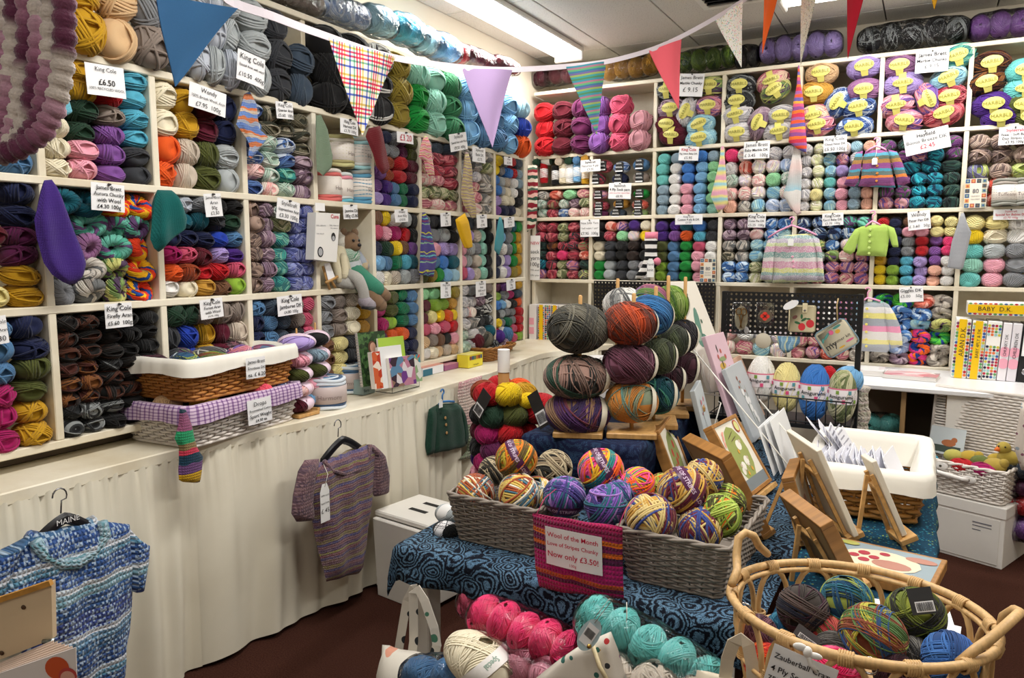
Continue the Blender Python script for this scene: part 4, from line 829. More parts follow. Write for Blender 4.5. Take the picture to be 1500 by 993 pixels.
garment('baby_jumper', 'grey, yellow and pink striped baby jumper with yellow buttons on pink hanger', 'jumper', 'B',
    [(1263, 442, 1292, 441), (1262, 455, 1298, 448), (1262, 475, 1300, 470), (1261, 495, 1302, 492), (1261, 510, 1303, 512), (1261, 514, 1300, 516)],
    None, [(1292, 441, 1302, 446), (1296, 462, 1310, 458), (1298, 480, 1318, 476), (1302, 500, 1322, 497), (1306, 511, 1322, 506)],
    knit([(0, '8CD0B8'), (.14, 'B8BCC4'), (.28, 'F0E8A0'), (.36, 'E8E4E0'), (.5, 'F0A0C0'), (.6, 'A8AEB8'), (.72, 'F0E890'), (.82, 'E8E6E4'), (.92, 'A8B0B8')], period=.36, wob=.006),
    hk=((1273, 421), (1271, 436), (1263, 442), (1290, 441), HPINK), buttons=[(1270, 452), (1270, 464), (1269, 475), (1269, 486), (1269, 497), (1269, 507)], bcol='F0E070', off=.1)
# ---------------------------------------------------------------- garments in front of the counter curtain
def plane_x(x): return frame((x, 2, .6), (0, 1, 0), (0, 0, 1))
BLK = mat('16161A', .3, spec=.5)
def flathanger(parent, M0, hook, neck, l, r, text=None):
    h = onplane(M0, *hook); n = onplane(M0, *neck); a = onplane(M0, *l); c = onplane(M0, *r)
    R = .022; mb = MB(); mb.tube([(n.x, n.y, 0), (n.x+.004, h.y-R*1.6, 0)]+[(n.x+R*.9*math.cos(q)-.0, h.y-R+R*math.sin(q), 0) for q in np.linspace(-.5, PI, 9)], .0022, 6); mb.build('hook', mat('8C8C90', .25, metal=1), parent)
    pr = []
    for i in range(13):
        u = i/12; p = a.lerp(c, u); e = abs(2*u-1); y = a.y*(1-u)+c.y*u; top = y+(n.y-(a.y+c.y)/2)*(1-e**1.4); pr.append((Vector((p.x, top-.034-.012*e)), Vector((p.x, top))))
    o = puffmesh([(x, y) for x, y in pr], .022, n=6, sub=1); o.build('hanger', BLK, parent)
    if text:
        tm = MB(); put_text(tm, text, n.x+.012, n.y-.02, .022, .013); tm.build('lettering', mat('E8E8E8', .5), parent, False)
M0 = plane_x(-2.06); t = thing('jumper', 'chunky blue and white striped sleeveless jumper on black hanger before the curtain', 'jumper', M=M0)
bluek = knit([(0, '3A5C98'), (.1, '5C8CA8'), (.16, 'C8CCD4'), (.2, '34528C'), (.36, '3C6088'), (.44, '6890B0'), (.5, 'D0D2D8'), (.54, '3C4C88'), (.7, '38588C'), (.82, '78A0B0'), (.9, 'CCD0D4'), (.94, '44609C')], rows=90, period=.36, wob=.012, speck=('C0D4E4', .66), bump=1)
puffpx(M0, [(46, 782, 140, 762), (20, 800, 190, 768), (2, 822, 192, 790), (0, 850, 196, 828), (-8, 880, 194, 868), (0, 910, 193, 895), (20, 940, 190, 925), (40, 970, 185, 950), (60, 1010, 183, 985), (70, 1040, 180, 1010)], .07, n=18, amp=.007).build('body', bluek, t)
puffpx(M0, [(186, 770, 200, 794), (188, 790, 214, 798), (190, 815, 212, 822), (192, 850, 204, 864), (193, 866, 200, 868)], .07, w=.005, n=8).build('sleeve', bluek, t)
puffpx(M0, [(22, 800, 44, 782), (-8, 812, 26, 806), (-40, 850, 10, 850), (-60, 900, 0, 890)], .07, w=.005, n=8).build('sleeve', bluek, t)
a = [onplane(M0, *p) for p in [(44, 790), (56, 812), (80, 824), (105, 822), (130, 806), (146, 780), (142, 762)]]
MB().tube([(p.x, p.y, .026) for p in a], [.016, .018, .019, .019, .018, .017, .014], 10).build('collar', knit([(0, '6C98A4'), (.5, '8CA8B8')], 'U', rows=90, period=.02, speck=('B8C8D0', .6), bump=1), t)
a = [onplane(M0, *p) for p in [(44, 788), (66, 792), (100, 786), (142, 764)]]
MB().tube([(p.x, p.y, -.01) for p in a], .02, 8).build('neck_back', bluek, t)
flathanger(t, M0, (92, 714), (89, 752), (50, 786), (140, 768), 'MAINE')
M0 = plane_x(-2.03); t = thing('sweater', 'plum tweed short sleeved sweater on black hanger before the curtain', 'sweater', M=M0)
tweed = knit([(0, '6C5058'), (.12, '7C6458'), (.2, '585070'), (.3, '7C5058'), (.42, '8C8450'), (.5, '604C68'), (.62, '7C5860'), (.75, '54507C'), (.86, '847850')], rows=150, period=.11, wob=.008, speck=('8C7478', .6))
tweed2 = knit([(0, '6A5058'), (.5, '5E4A56')], rows=110, period=.05, speck=('8C7070', .55))
puffpx(M0, [(470, 676, 536, 650), (446, 690, 552, 660), (440, 715, 548, 700), (455, 745, 545, 720), (460, 780, 540, 760), (468, 815, 536, 800), (474, 835, 530, 828), (478, 852, 526, 838)], .06, n=18, amp=.006).build('body', tweed, t)
puffpx(M0, [(446, 674, 468, 672), (438, 690, 458, 700), (430, 725, 455, 735), (427, 752, 458, 760), (434, 764, 456, 762)], .06, w=.006, n=8).build('sleeve', tweed2, t)
puffpx(M0, [(538, 651, 548, 652), (546, 665, 560, 668), (546, 700, 567, 695), (546, 724, 566, 718), (548, 727, 562, 724)], .06, w=.006, n=8).build('sleeve', tweed2, t)
a = [onplane(M0, *p) for p in [(468, 674), (478, 688), (500, 694), (520, 686), (534, 668), (536, 650)]]
MB().tube([(p.x, p.y, .024) for p in a], .009, 8).build('neckband', tweed2, t)
flathanger(t, M0, (497, 614), (495, 640), (469, 672), (532, 654))
tagcard(t, M0, 477, 764, .05, .15, .05, string=(474, 680), text=['100% wool', 'hand knit', '£ 45'])
M0 = plane_x(-2.07); t, _ = garment('baby_jacket', 'dark green knitted baby jacket with wooden toggles on blue hanger before curtain', 'jacket', M0,
    [(640, 592, 668, 590), (632, 600, 675, 598), (633, 620, 677, 615), (634, 640, 680, 632), (634, 660, 682, 651), (636, 664, 680, 654)],
    [(628, 600, 638, 594), (626, 625, 636, 628), (624, 650, 634, 655), (625, 667, 634, 664)], [(668, 590, 674, 594), (674, 612, 680, 612), (676, 635, 683, 632), (677, 652, 684, 650)],
    solid_knit('17392C', speck=('24503C', .8)), hk=((648, 569), (645, 588), (640, 592), (662, 588), mat('3C78B4', .35)), buttons=[(652, 612), (653, 622), (654, 634)], bcol='B08858', tagp=((646, 597), .03, (646, 587)), thick=.055)
M0 = plane_x(-2.08); t = thing('knitted_scarf', 'sage and pink chunky knitted scarf hanging over the counter edge near the corner', 'scarf', M=M0)
puffpx(M0, [(672, 560, 706, 550), (670, 580, 706, 570), (676, 605, 706, 600), (682, 640, 706, 630), (684, 660, 706, 655), (672, 673, 706, 670)], .03, n=10, amp=.003).build('knitted_body', knit([(0, 'C89498'), (.2, 'D8C0B4'), (.4, 'C08C90'), (.55, 'C8BCA8'), (.7, '98A488'), (1, '8C9878')], rows=90, period=.62, wob=.02, interp='EASE', speck=('E0D8CC', .7), bump=1), t)
tagcard(t, M0, 693, 660, .045, .07, .03, col='26262A', barcode=False)
mb = MB(); o = onplane(M0, 693, 661, .033); mb.add([(o.x-.016, o.y+.004, .033), (o.x+.016, o.y+.004, .033), (o.x+.016, o.y+.045, .033), (o.x-.016, o.y+.045, .033)], [(0, 1, 2, 3)]); mb.build('barcode_panel', PAPER, t, False)
mb = MB(); bars(mb, o.x-.013, o.x+.013, o.y+.008, o.y+.041, .034); mb.build('barcode', INK, t, False)
# ================================================================ bunting
BT = [((300, -60), 1.25), ((330, -3), 1.45), ((400, 24), 1.62), ((470, 50), 1.85), ((575, 84), 2.15), ((680, 99), 2.45), ((750, 102), 2.6), ((832, 97), 2.85), ((890, 90), 2.95), ((950, 74), 3.1), ((995, 55), 3.2), ((1050, 25), 3.28), ((1090, 0), 3.35), ((1140, -30), 3.35), ((1190, -45), 3.2), ((1260, -60), 3.0), ((1330, -72), 2.8), ((1400, -80), 2.6)]
t = thing('bunting', 'string of triangular fabric pennants swagged across the shop', 'bunting', P(750, 102, d=2.6))
org = t.matrix_world.translation
def L3(p): return P(p[0][0], p[0][1], d=p[1])-org
pts = [L3(p) for p in BT]; sm = []
for i in range(len(pts)-1):
    a, b_, c, d = pts[max(i-1, 0)], pts[i], pts[i+1], pts[min(i+2, len(pts)-1)]
    for k in range(5):
        u = k/5; sm.append(.5*((2*b_)+(c-a)*u+(2*a-5*b_+4*c-d)*u*u+(3*b_-a-3*c+d)*u**3))
vs = []; fs = []
for i, p in enumerate(sm):
    tn = (sm[min(i+1, len(sm)-1)]-sm[max(i-1, 0)]).normalized(); sd = Vector((0, 0, 1)); sd = (sd-tn*sd.dot(tn)).normalized(); nn = tn.cross(sd)
    for a, b_ in ((.009, .0012), (.009, -.0012), (-.009, -.0012), (-.009, .0012)): vs.append(p+sd*a+nn*b_)
for i in range(len(sm)-1):
    for j in range(4): fs.append((i*4+j, i*4+(j+1) % 4, (i+1)*4+(j+1) % 4, (i+1)*4+j))
MB().add(vs, fs, 0, [(v.x, v.z) for v in vs]).build('tape', fabric('DCD4DC'), t, False)
GING = fabric('F4F0E4', 'gingham', ['F4F0E8', 'F0E8E0', '5870C8', 'F4F0E8', 'F4F0E8', '7CB4A0', 'F4F0E8', 'E04870', 'F0EEE8', 'E04870', 'F4F0E8', 'D8C070', 'F4F0E8'], 14)
PEN = [('blue', ((228, -8), 1.18), ((348, 12), 1.35), ((256, 127), 1.27), fabric('5A9CE2'), 'plain blue pennant'),
       ('gingham', ((481, 55), 1.88), ((579, 84), 2.15), ((530, 199), 2.02), GING, 'rainbow checked pennant'),
       ('lilac', ((676, 99), 2.44), ((750, 103), 2.6), ((721, 216), 2.54), fabric('A48CB4'), 'plain lilac pennant'),
       ('stripe', ((829, 98), 2.84), ((888, 90), 2.95), ((874, 198), 2.92), fabric('4C8C78', 'stripe', ['4C7C54', '3C8C8C', '8C9C58', '6C5C8C', '3C6C8C', '5C9C6C', '9C6C7C', '3C8494'], 18), 'green and purple striped pennant'),
       ('coral', ((950, 74), 3.1), ((998, 58), 3.2), ((994, 160), 3.15), fabric('E0606C'), 'plain coral pennant'),
       ('floral', ((1047, 28), 3.28), ((1088, 2), 3.34), ((1086, 99), 3.3), fabric('F0EEE6', 'floral', ['E890A8', '90C0D0', 'D8C860', '88B890'], 130), 'white floral pennant'),
       ('orange', ((1119, -22), 3.35), ((1145, -30), 3.2), ((1117, 79), 3.3), fabric('F0641C'), 'plain orange pennant'),
       ('speckled', ((1172, -40), 3.3), ((1204, -48), 3.1), ((1173, 96), 3.25), fabric('E0DCCC', 'floral', ['8C3C4C', '34507C', '5C8C5C', 'C8A040'], 170), 'cream speckled pennant'),
       ('red', ((1239, -58), 3.05), ((1278, -60), 2.9), ((1242, 87), 3.0), fabric('B81C30'), 'plain red pennant'),
       ('yellow', ((1346, -72), 2.76), ((1396, -80), 2.6), ((1369, 14), 2.7), fabric('E0A828', 'floral', ['6C4818', 'E0A828', 'E0A828'], 150), 'yellow patterned pennant')]
for nm, A, B_, Cc, m, lb in PEN:
    a, b_, c = L3(A), L3(B_), L3(Cc); nn = (b_-a).cross(c-a).normalized(); w = (b_-a).length; h = (c-(a+b_)/2).length
    vs = []; uv = []; R = 12
    for i in range(R+1):
        v = i/R
        for j in range(9):
            u = j/8; p = a.lerp(b_, u)*(1-v)+c*v+nn*(.006*math.sin(u*PI*2+i*.3)*(1-v)); vs.append(p); uv.append(((u-.5)*w*(1-v), -v*h))
    K = len(vs); vs += [p-nn*.0015 for p in vs]; uv += uv; fs = []
    for i in range(R):
        for j in range(8):
            q = i*9+j; fs += [(q+9, q+10, q+1, q), (K+q, K+q+1, K+q+10, K+q+9)]
    MB().add(vs, fs, 0, uv).build('pennant', m, t, label=lb)
# ================================================================ stock on the shelves that is not plain balls
YEL = mat('D8D070', .35, var=.03); LILAC = mat('E8D0E0', .4, var=.03); WHITE = mat('F2F2F2', .35, var=.02); BLACKP = mat('18181A', .4, var=.02)
FINE = [strandball(40+s, wraps=110, segs=34, sides=4, L=1.0, rad=.04, hole=12, groups=9) for s in range(3)]
CHUNK = [strandball(60+s, wraps=84, segs=38, sides=5, L=1.0, rad=.058, hole=8, groups=9) for s in range(5)]
for me in FINE+CHUNK: me.materials.append(yarnmat('cr', 'strand'))
def setm(o, code): o.material_slots[0].link = 'OBJECT'; o.material_slots[0].material = yarnmat(code, 'strand'); return o
def bandmesh(n, d, wd, rad, k=1.03, seg=40, a0=0, a1=2*PI, th=.0012):
    n = Vector(n).normalized(); a = n.orthogonal().normalized()
    up = Vector((0, 0, 1)) if abs(n.z) < .9 else Vector((1, 0, 0)); a = (up-n*up.dot(n)).normalized(); b_ = n.cross(a); vs = []; uv = []
    W = 5
    for i in range(seg+1):
        t = a0+(a1-a0)*i/seg
        for j in range(W):
            dd = d+wd*(j/(W-1)-.5); q = math.sqrt(max(0, 1-dd*dd)); p = n*dd+(a*math.cos(t)+b_*math.sin(t))*q
            kk = k+.006; vs.append((p.x*rad[0]*kk, p.y*rad[1]*kk, p.z*rad[2]*kk)); uv.append((t*.05, dd*.05))
    fs = [(i*W+j, i*W+j+1, (i+1)*W+j+1, (i+1)*W+j) for i in range(seg) for j in range(W-1)]
    return MB().add(vs, fs, 0, uv)
def ovalplate(mb, w, h, z, bend=.0, rot=0, n=22, cx=0, cy=0):
    vs = [(cx, cy, z)]; 
    for r in (.5, 1):
        for i in range(n):
            t = 2*PI*i/n; x, y = w/2*r*math.cos(t), h/2*r*math.sin(t); X = x*math.cos(rot)-y*math.sin(rot); Yv = x*math.sin(rot)+y*math.cos(rot)
            vs.append((X+cx, Yv+cy, z-bend*(X*X+Yv*Yv)))
    fs = [(0, 1+i, 1+(i+1) % n) for i in range(n)]+[(1+i, 1+n+i, 1+n+(i+1) % n, 1+(i+1) % n) for i in range(n)]
    mb.add(vs, fs)
# --- marble balls: fat balls lying sideways with a yellow oval label
MARB = [('A2', [(980, 133, 0, 'Vi', 2), (1042, 127, 0, 'Vo', 0), (985, 160, 3, 'Vm', 0), (1040, 156, 2, 'Vx', 1), (1007, 165, 80, 'V9', 1), (980, 183, -3, 'bu', 0), (1027, 183, 25, 'W1', 1), (987, 199, -8, 'bu', 2), (1027, 203, 8, 'W1', 0)], 'right of coral pennant'),
        ('A3', [(1086, 126, 0, 'Vi', 0), (1132, 120, 20, 'Vf', 2), (1082, 149, 5, 'Vi', 0), (1136, 133, 40, 'Vo', 1), (1080, 169, 12, 'V9', 2), (1112, 181, 85, 'Vm', 1), (1146, 171, 2, 'V9', 0), (1082, 195, 3, 'V9', 0), (1143, 193, 10, 'V9', 2)], 'left of long striped sock'),
        ('A4', [(1204, 108, 5, 'tn', 0), (1267, 99, 8, 'li', 0), (1194, 137, 3, 'go', 0), (1227, 151, 75, 'Vb', 1), (1266, 133, 4, 'mv', 0), (1193, 171, 15, 'Vf', 2), (1258, 158, 12, 'Vb', 1), (1198, 184, 12, 'Vx', 0), (1252, 187, 8, 'Vb', 0)], 'right of long striped sock'),
        ('A5', [(1318, 98, 5, 'mv', 0), (1402, 84, 20, 'Vt', 1), (1323, 124, 6, 'li', 2), (1389, 115, 28, 'W1', 0), (1313, 156, 8, 'Vx', 2), (1361, 147, -80, 'Vx', 1), (1390, 143, 12, 'Vq', 0), (1325, 178, -8, 'Vx', 0), (1382, 167, 22, 'Vq', 1)], 'under grey bagged yarn'),
        ('A6', [(1452, 94, 8, 'Vj', 1), (1444, 122, 15, 'Vj', 0), (1454, 154, 6, 'dp', 0), (1465, 172, 5, 'dp', 0), (1502, 105, 0, 'aq', 1), (1502, 132, 0, 'aq', 2), (1510, 172, 0, 'ol', 0), (1500, 155, 0, 'ol', 1)], 'cubby at top right')]
HGT = lambda i: ['highest', 'upper', 'second highest', 'middle', 'lower middle', 'low', 'lower', 'lowest', 'bottom'][i]
for cub, lst, ph in MARB:
    for k, (px, py, rot, code, st) in enumerate(lst):
        c = P(px, py, y=SY+.05); side = 'left' if px-lst[0][0] < 22 else 'right'
        w, h = .2+.012*(k % 3), .15; a = math.radians(rot if abs(rot) < 60 else rot)
        M = wrot('B'); M.translation = c; 
        t = thing('labelled_yarn_ball', f'{Y[code][0]} ball, oval yellow label, {HGT(k)} {side}, {ph}', 'yarn ball', M=M @ Matrix.Rotation(a*.8, 4, 'Z'), group='yellow labelled balls on the top shelf')
        o = link('wound_yarn', FINE[k % 3], t, M=Matrix.Diagonal((w/2, h/2, .075, 1)) @ Matrix.Rotation(PI/2, 4, 'Y')); setm(o, code)
        m = MB(); lw, lh = .112, .068 if st != 2 else .05
        ovalplate(m, lw, lh, .083, 3.2); m.add([(-.022, -lh*.4, .081), (.022, -lh*.4, .081), (.018, -.062, .058), (-.018, -.062, .058)], [(3, 2, 1, 0)])
        if st == 2: m.add([(-.02, .02, .08), (.02, .02, .08), (.02, .06, .06), (-.02, .06, .06)], [(0, 1, 2, 3)])
        lb = m.build('label', YEL, t)
        tm = MB(); put_text(tm, 'MARBLE', 0, 0, .03, .0845, maxw=.1); tm.v = [(x, y, .0855-3.2*(x*x+y*y)) for x, y, z in tm.v]; tm.build('lettering', mat('8C8638', .5), lb, False)
# --- sock wool balls with black and white labels
SOCK = [(886, 243, 'Vq'), (911, 245, 'Vb'), (940, 241, 'de'), (876, 262, 'Vd'), (909, 262, 'nv'), (940, 260, 'ta'),
        (880, 285, 'Vx'), (912, 284, 'W4'), (940, 283, 'gn'), (881, 301, 'Vq'), (911, 298, 'go'), (938, 299, 'W4'), (880, 313, 'pl'), (906, 312, 'sl'), (938, 312, 'Vo')]
for k, (px, py, code) in enumerate(SOCK):
    M = wrot('B'); M.translation = P(px, py+1, y=SY+.06)
    t = thing('sock_wool_ball', f'{Y[code][0]} sock wool ball, black and white label, {"upper cubby" if k < 6 else "lower cubby"}, {ROWW(k//3 if k < 6 else k//3-2, 2 if k < 6 else 3)}, {COLW(k % 3, 3)}', 'yarn ball', M=M, group='black labelled sock wool balls')
    h = .085 if k < 6 else .068
    setm(link('wound_yarn', FINE[k % 3], t, M=Matrix.Diagonal((.062, h/2*1.08, .055, 1)) @ Matrix.Rotation(PI/2, 4, 'Y')), code)
    lb = MB().box((-.03, -h*.44, .03), (.03, h*.44, .059), c=.008).build('label', BLACKP, t, False)
    tm = MB(); put_text(tm, 'WOOL', 0, 0, .03, .0605, bold=True, maxw=.052); put_text(tm, 'SOCK', 0, h*.32, .016, .0605, bold=True, maxw=.04); tm.add([(-.027, -h*.38, .0605), (.027, -h*.38, .0605), (.027, -h*.27, .0605), (-.027, -h*.27, .0605)], [(0, 1, 2, 3)])
    tm.build('lettering', WHITE, lb, False)
# --- small cotton cylinders
CYL = [(797, 253, 'rd', 1), (814, 256, 'bk', 1), (825, 253, 'cr', 1), (835, 253, 'wh', 1), (846, 251, 'sk', 1), (858, 254, 'mu', 1), (789, 237, 'dg', 0), (801, 235, 'dg', 2), (822, 236, 'bg', 0), (836, 235, 'dg', 0), (848, 234, 'de', 0), (860, 232, 'go', 0)]
for k, (px, py, code, st) in enumerate(CYL):
    M = wrot('B'); M.translation = P(px, py+1, y=SY+.05)
    lbl = ('standing' if st == 1 else 'lying')
    t = thing('cotton_cylinder', f'{Y[code][0]} small cotton yarn cylinder {lbl}, {COLW(k % 6, 6)}, corner cubby', 'yarn', M=M, group='small cotton cylinders in the corner cubby')
    m = MB(); R = .029; H = .14 if st == 1 else .1
    if st == 0: M2 = Matrix.Identity(4)
    elif st == 2: M2 = Matrix.Rotation(PI/2, 4, 'Y')
    else: M2 = Matrix.Rotation(PI/2, 4, 'X')
    for q in range(14):
        m.cur = q+1.; z = -H/2+H*(q+.5)/14; m.tube([(R*.93*math.cos(a), R*.93*math.sin(a), z+.004*math.sin(a*2+q)) for a in np.linspace(0, 2*PI, 17)[:-1]], H/14*.62, 5, closed=True)
    m.lathe([(.006, -H/2-.003), (R*.8, -H/2), (R*.9, -H/2+.004), (R*.9, H/2-.004), (R*.8, H/2), (.006, H/2+.003)], 14)
    m.v = [tuple(M2 @ Vector(v)) for v in m.v]; m.build('wound_yarn', yarnmat(code, 'strand'), t)
    if st: MB().lathe([(R+.002, -.035), (R+.003, -.034), (R+.003, .034), (R+.002, .035)], 18, M2, caps=False).build('label', WHITE, t)
# --- yarn cakes: white band round the middle
def cake(c, r, h, cols, label, M=None, group=None, band='E8E0D8', text=None, face=0):
    t = thing('yarn_cake', label, 'yarn cake', tuple(c), face, group=group)
    n = 9
    code = 'q'+''.join(cols); Y[code] = ('striped',)+tuple(cols)
    m = MB(); 
    for q in range(n):
        z = h*(q+.5)/n; m.cur = 1.+q*3
        m.tube([(r*.94*math.cos(a), r*.94*math.sin(a), z+.003*math.sin(a*3+q)) for a in np.linspace(0, 2*PI, 25)[:-1]], h/n*.62, 6, closed=True)
    for q in range(6):
        m.cur = 30.+q*3; rr = r*(.86-q*.13); m.tube([(rr*math.cos(a), rr*math.sin(a), h-.002+.004*math.sin(a+q)) for a in np.linspace(0, 2*PI, 21)[:-1]], r*.075, 5, closed=True)
    m.lathe([(.01, .004), (r*.9, .004), (r*.92, h-.006), (.01, h-.006)], 20); m.build('wound_yarn', yarnmat(code, 'strand'), t)
    b0 = MB().lathe([(r+.003, h*.2), (r+.006, h*.21), (r+.006, h*.76), (r+.003, h*.77)], 28, caps=False).build('label', mat(band, .4, var=.03), t)
    if text:
        tm = MB(); put_text(tm, text, 0, h*.42, h*.24, 0, maxw=r*1.3); tm.v = [((r+.0075)*math.sin(x/r), -(r+.0075)*math.cos(x/r), y) for x, y, z in tm.v]; tm.build('lettering', mat('8C7C78', .5), b0, False)
    return t
for k, (px, py, cols, hh) in enumerate([(499, 262, ('C8C48C', 'A8A070', 'E8E4D8'), .145), (527, 260, ('9CC8CC', 'A4A49C', 'C8CCC8'), .15), (480, 296, ('D8706C', 'B0405C', 'E8E0D8'), .145), (497, 299, ('68B4C8', 'E090A0', 'D8E0E0'), .135), (528, 300, ('5C98B8', '90A8B0', 'A0A4A0'), .16)]):
    p = P(px, py, x=SX-.07); low = k >= 2; z = Z1+.014 if low else Z1+.014+.165
    cake((p.x, p.y, z), .062, hh, cols, f'{["olive topped", "pale teal topped", "red and cream", "aqua and pink", "blue and grey"][k]} yarn cake with cream label, {"lower" if low else "upper"} row beside sage triangle', group='yarn cakes in the upper cubby', text='Harvest', face=PI/2+.4)
# --- bagged yarn packs
def bag(px, py, wpx, hpx, code, label, wall=None, plane=None, n=5, rot=0, name='bagged_yarn', depth=None, M=None, shine=True, group=None, ends=True):
    if M is None:
        M = wrot(wall); c = P(px, py, x=plane) if wall == 'L' else P(px, py, y=plane); M.translation = c
        a = onplane(M, px-wpx/2, py); b_ = onplane(M, px+wpx/2, py); u = onplane(M, px, py-hpx/2); d_ = onplane(M, px, py+hpx/2)
        L = abs(b_.x-a.x); H = abs(u.y-d_.y)
    else: L, H = wpx, hpx
    D = depth or H*1.1
    t = thing(name, label, 'bagged yarn', M=M @ Matrix.Rotation(rot, 4, 'Z'), group=group)
    for k in range(n):
        x = -L/2+L*(k+.5)/n; o = link('yarn_ball', CHUNK[(k+len(label)) % 5], t, M=Matrix.Translation((x, (k % 2)*.006, 0)) @ Matrix.Diagonal((L/n*.56, H*.46, D*.46, 1)) @ Matrix.Rotation(PI/2*(k % 2), 4, 'X')); setm(o, code)
    rg = random.Random(px); vs = []; uv = []; nn, mm = 30, 22
    for i in range(mm+1):
        p = PI*i/mm-PI/2
        for j in range(nn):
            q = 2*PI*j/nn; f = lambda v, e: math.copysign(abs(v)**e, v)
            x = f(math.sin(p), .7); r = abs(math.cos(p))**.45; wr = 1+.03*math.sin(x*n*PI*1+1.5)+.02*math.sin(q*7+x*9)+.012*math.sin(x*31+q*4)
            vs.append((x*L/2*1.05, f(math.cos(q), .8)*r*H/2*1.06*wr, f(math.sin(q), .8)*r*D/2*1.06*wr)); uv.append((x, q))
    fs = [(i*nn+j, i*nn+(j+1) % nn, (i+1)*nn+(j+1) % nn, (i+1)*nn+j) for i in range(mm) for j in range(nn)]
    MB().add(vs, fs, 0, uv).build('plastic_bag', film(), t)
    return t
ZB = ZT+.02
bag(425, -4, 90, 36, 'ta', 'taupe bagged yarn pack on the top shelf at upper left', 'L', -2.5, n=4)
bag(497, 16, 78, 40, 'W2', 'lilac blue bagged yarn in crinkled plastic on top left shelf', 'L', -2.52, n=4)
bag(552, 32, 42, 44, 'pb', 'first powder blue bagged yarn pack on top left shelf', 'L', -2.52, n=2)
bag(592, 44, 40, 44, 'tq', 'turquoise bagged yarn pack in the middle of the top left shelf', 'L', -2.52, n=2)
bag(620, 60, 26, 40, 'pb', 'pale blue bagged yarn pack beside the sky blue pack', 'L', -2.52, n=2)
bag(646, 70, 42, 40, 'sk', 'sky blue bagged yarn pack in cloudy plastic on the top shelf', 'L', -2.52, n=2)
bag(671, 79, 14, 30, 'rd', 'small red bagged yarn pack on the top left shelf', 'L', -2.52, n=1)
bag(700, 86, 46, 26, 'bu', 'burgundy bagged yarn pack beside the red pack', 'L', -2.52, n=3)
bag(740, 96, 34, 22, 'mr', 'maroon bagged yarn pack at the corner end of left shelf', 'L', -2.5, n=2)
bag(772, 118, 60, 28, 'bu', 'wine red bagged yarn pack hanging forward in the room corner', 'B', SY+.1, n=4)
bag(815, 112, 52, 26, 'mr', 'maroon bagged yarn pack behind the striped pennant', 'B', SY+.12, n=3)
bag(922, 100, 80, 32, 'go', 'orange and green bagged yarn pack right of the striped pennant', 'B', SY+.12, n=4).children[0]
bag(1035, 88, 84, 34, 'KB', 'near black green bagged yarn pack left of floral pennant', 'B', SY+.12, n=4)
bag(1095, 84, 34, 34, 'KC', 'black bagged yarn pack behind the floral pennant', 'B', SY+.13, n=2)
bag(1172, 70, 118, 40, 'li', 'lilac bagged yarn pack behind the speckled pennant', 'B', SY+.12, n=5)
bag(1337, 52, 160, 42, 'Vi', 'silver grey bagged yarn pack in crinkled plastic, top right', 'B', SY+.12, n=5)
bag(1465, 38, 90, 42, 'pu', 'purple bagged yarn pack at the top right corner', 'B', SY+.12, n=3)
bag(-30, -30, 60, 40, 'bg', 'beige bagged yarn pack above the bobble hank', 'L', -2.5, n=2)
# --- boxed kit, toys and small easel in the bear cubby
M0 = wallM('L', 477, 345, .06); t = thing('craft_box', 'white card craft kit box hanging on stile beside the bear', 'box', M=M0)
a, b_, c, d_ = (onplane(M0, *p) for p in ((463, 311), (498, 313), (493, 384), (460, 380)))
MB().slab([a, b_, c, d_], .05, mi=0).build('carton', mat('E4E2DE', .5, var=.03), t, False)
m = MB()
for (px, py, w, h) in ((488.5, 347, .028, .038), (469.5, 369, .036, .046)):
    q = onplane(M0, px, py, .0015); ovalplate(m, w, h, .0015, cx=q.x, cy=q.y)
m.build('window', mat('2A2A2C', .2), t, False)
m = MB(); 
for (px, py, w, h) in ((488.5, 349, .018, .022), (469.5, 369, .026, .034)):
    q = onplane(M0, px, py, .002); ovalplate(m, w, h, .0022, cx=q.x, cy=q.y)
m.build('toy_picture', mat('A8A8AC', .5), t, False)
tm = MB(); q = onplane(M0, 490, 317); put_text(tm, 'Cuna', q.x, q.y, .024, .002, 0, True)
for (px, py, s) in ((489, 330, .01), (489, 334, .008), (470, 330, .01), (469, 342, .008)): q = onplane(M0, px, py); put_text(tm, 'baby rabbit kit', q.x, q.y, s, .002, 1)
tm.build('lettering', [REDINK, GREYINK], t, False)
q = onplane(M0, 471, 304); MB().box((q.x-.03, q.y-.014, -.01), (q.x+.03, q.y+.02, -.008)).build('hang_tab', WHITE, t, False)
FUR = solid_knit('8C7056', rows=300); FURL = solid_knit('C4B090', rows=300); SOCKG = solid_knit('B4B2AC', rows=300)
def limb(mb, pts, rs, n=10):
    P_ = [Vector(p) for p in pts]; sm = []; rr = []
    for i in range(len(P_)-1):
        for k in range(5): u = k/5; sm.append(P_[i].lerp(P_[i+1], u)); rr.append(rs[i]*(1-u)+rs[i+1]*u)
    sm.append(P_[-1]); rr.append(rs[-1])
    for _ in range(2): sm = [sm[0]]+[(sm[i-1]+sm[i]*2+sm[i+1])/4 for i in range(1, len(sm)-1)]+[sm[-1]]
    e0, e1 = rr[0], rr[-1]
    mb.tube(sm, rr, n); mb.ell(sm[0], (e0,)*3, n, 6); mb.ell(sm[-1], (e1,)*3, n, 6)
LP = lambda px, py, x: P(px, py, x=x)
t = thing('teddy_bear', 'brown knitted teddy bear in pale top and green trousers sitting in cubby', 'soft toy', LP(520, 415, -2.43)); o0 = t.matrix_world.translation
R_ = lambda px, py, x: LP(px, py, x)-o0
k = Vector; hc = R_(512, 356, -2.45)
m = MB(); m.ell(hc, (.05, .052, .055), 18, 12); 
for s in (-1, 1): m.ell(hc+k((0, s*.04, .05)), (.014, .022, .022), 12, 8)
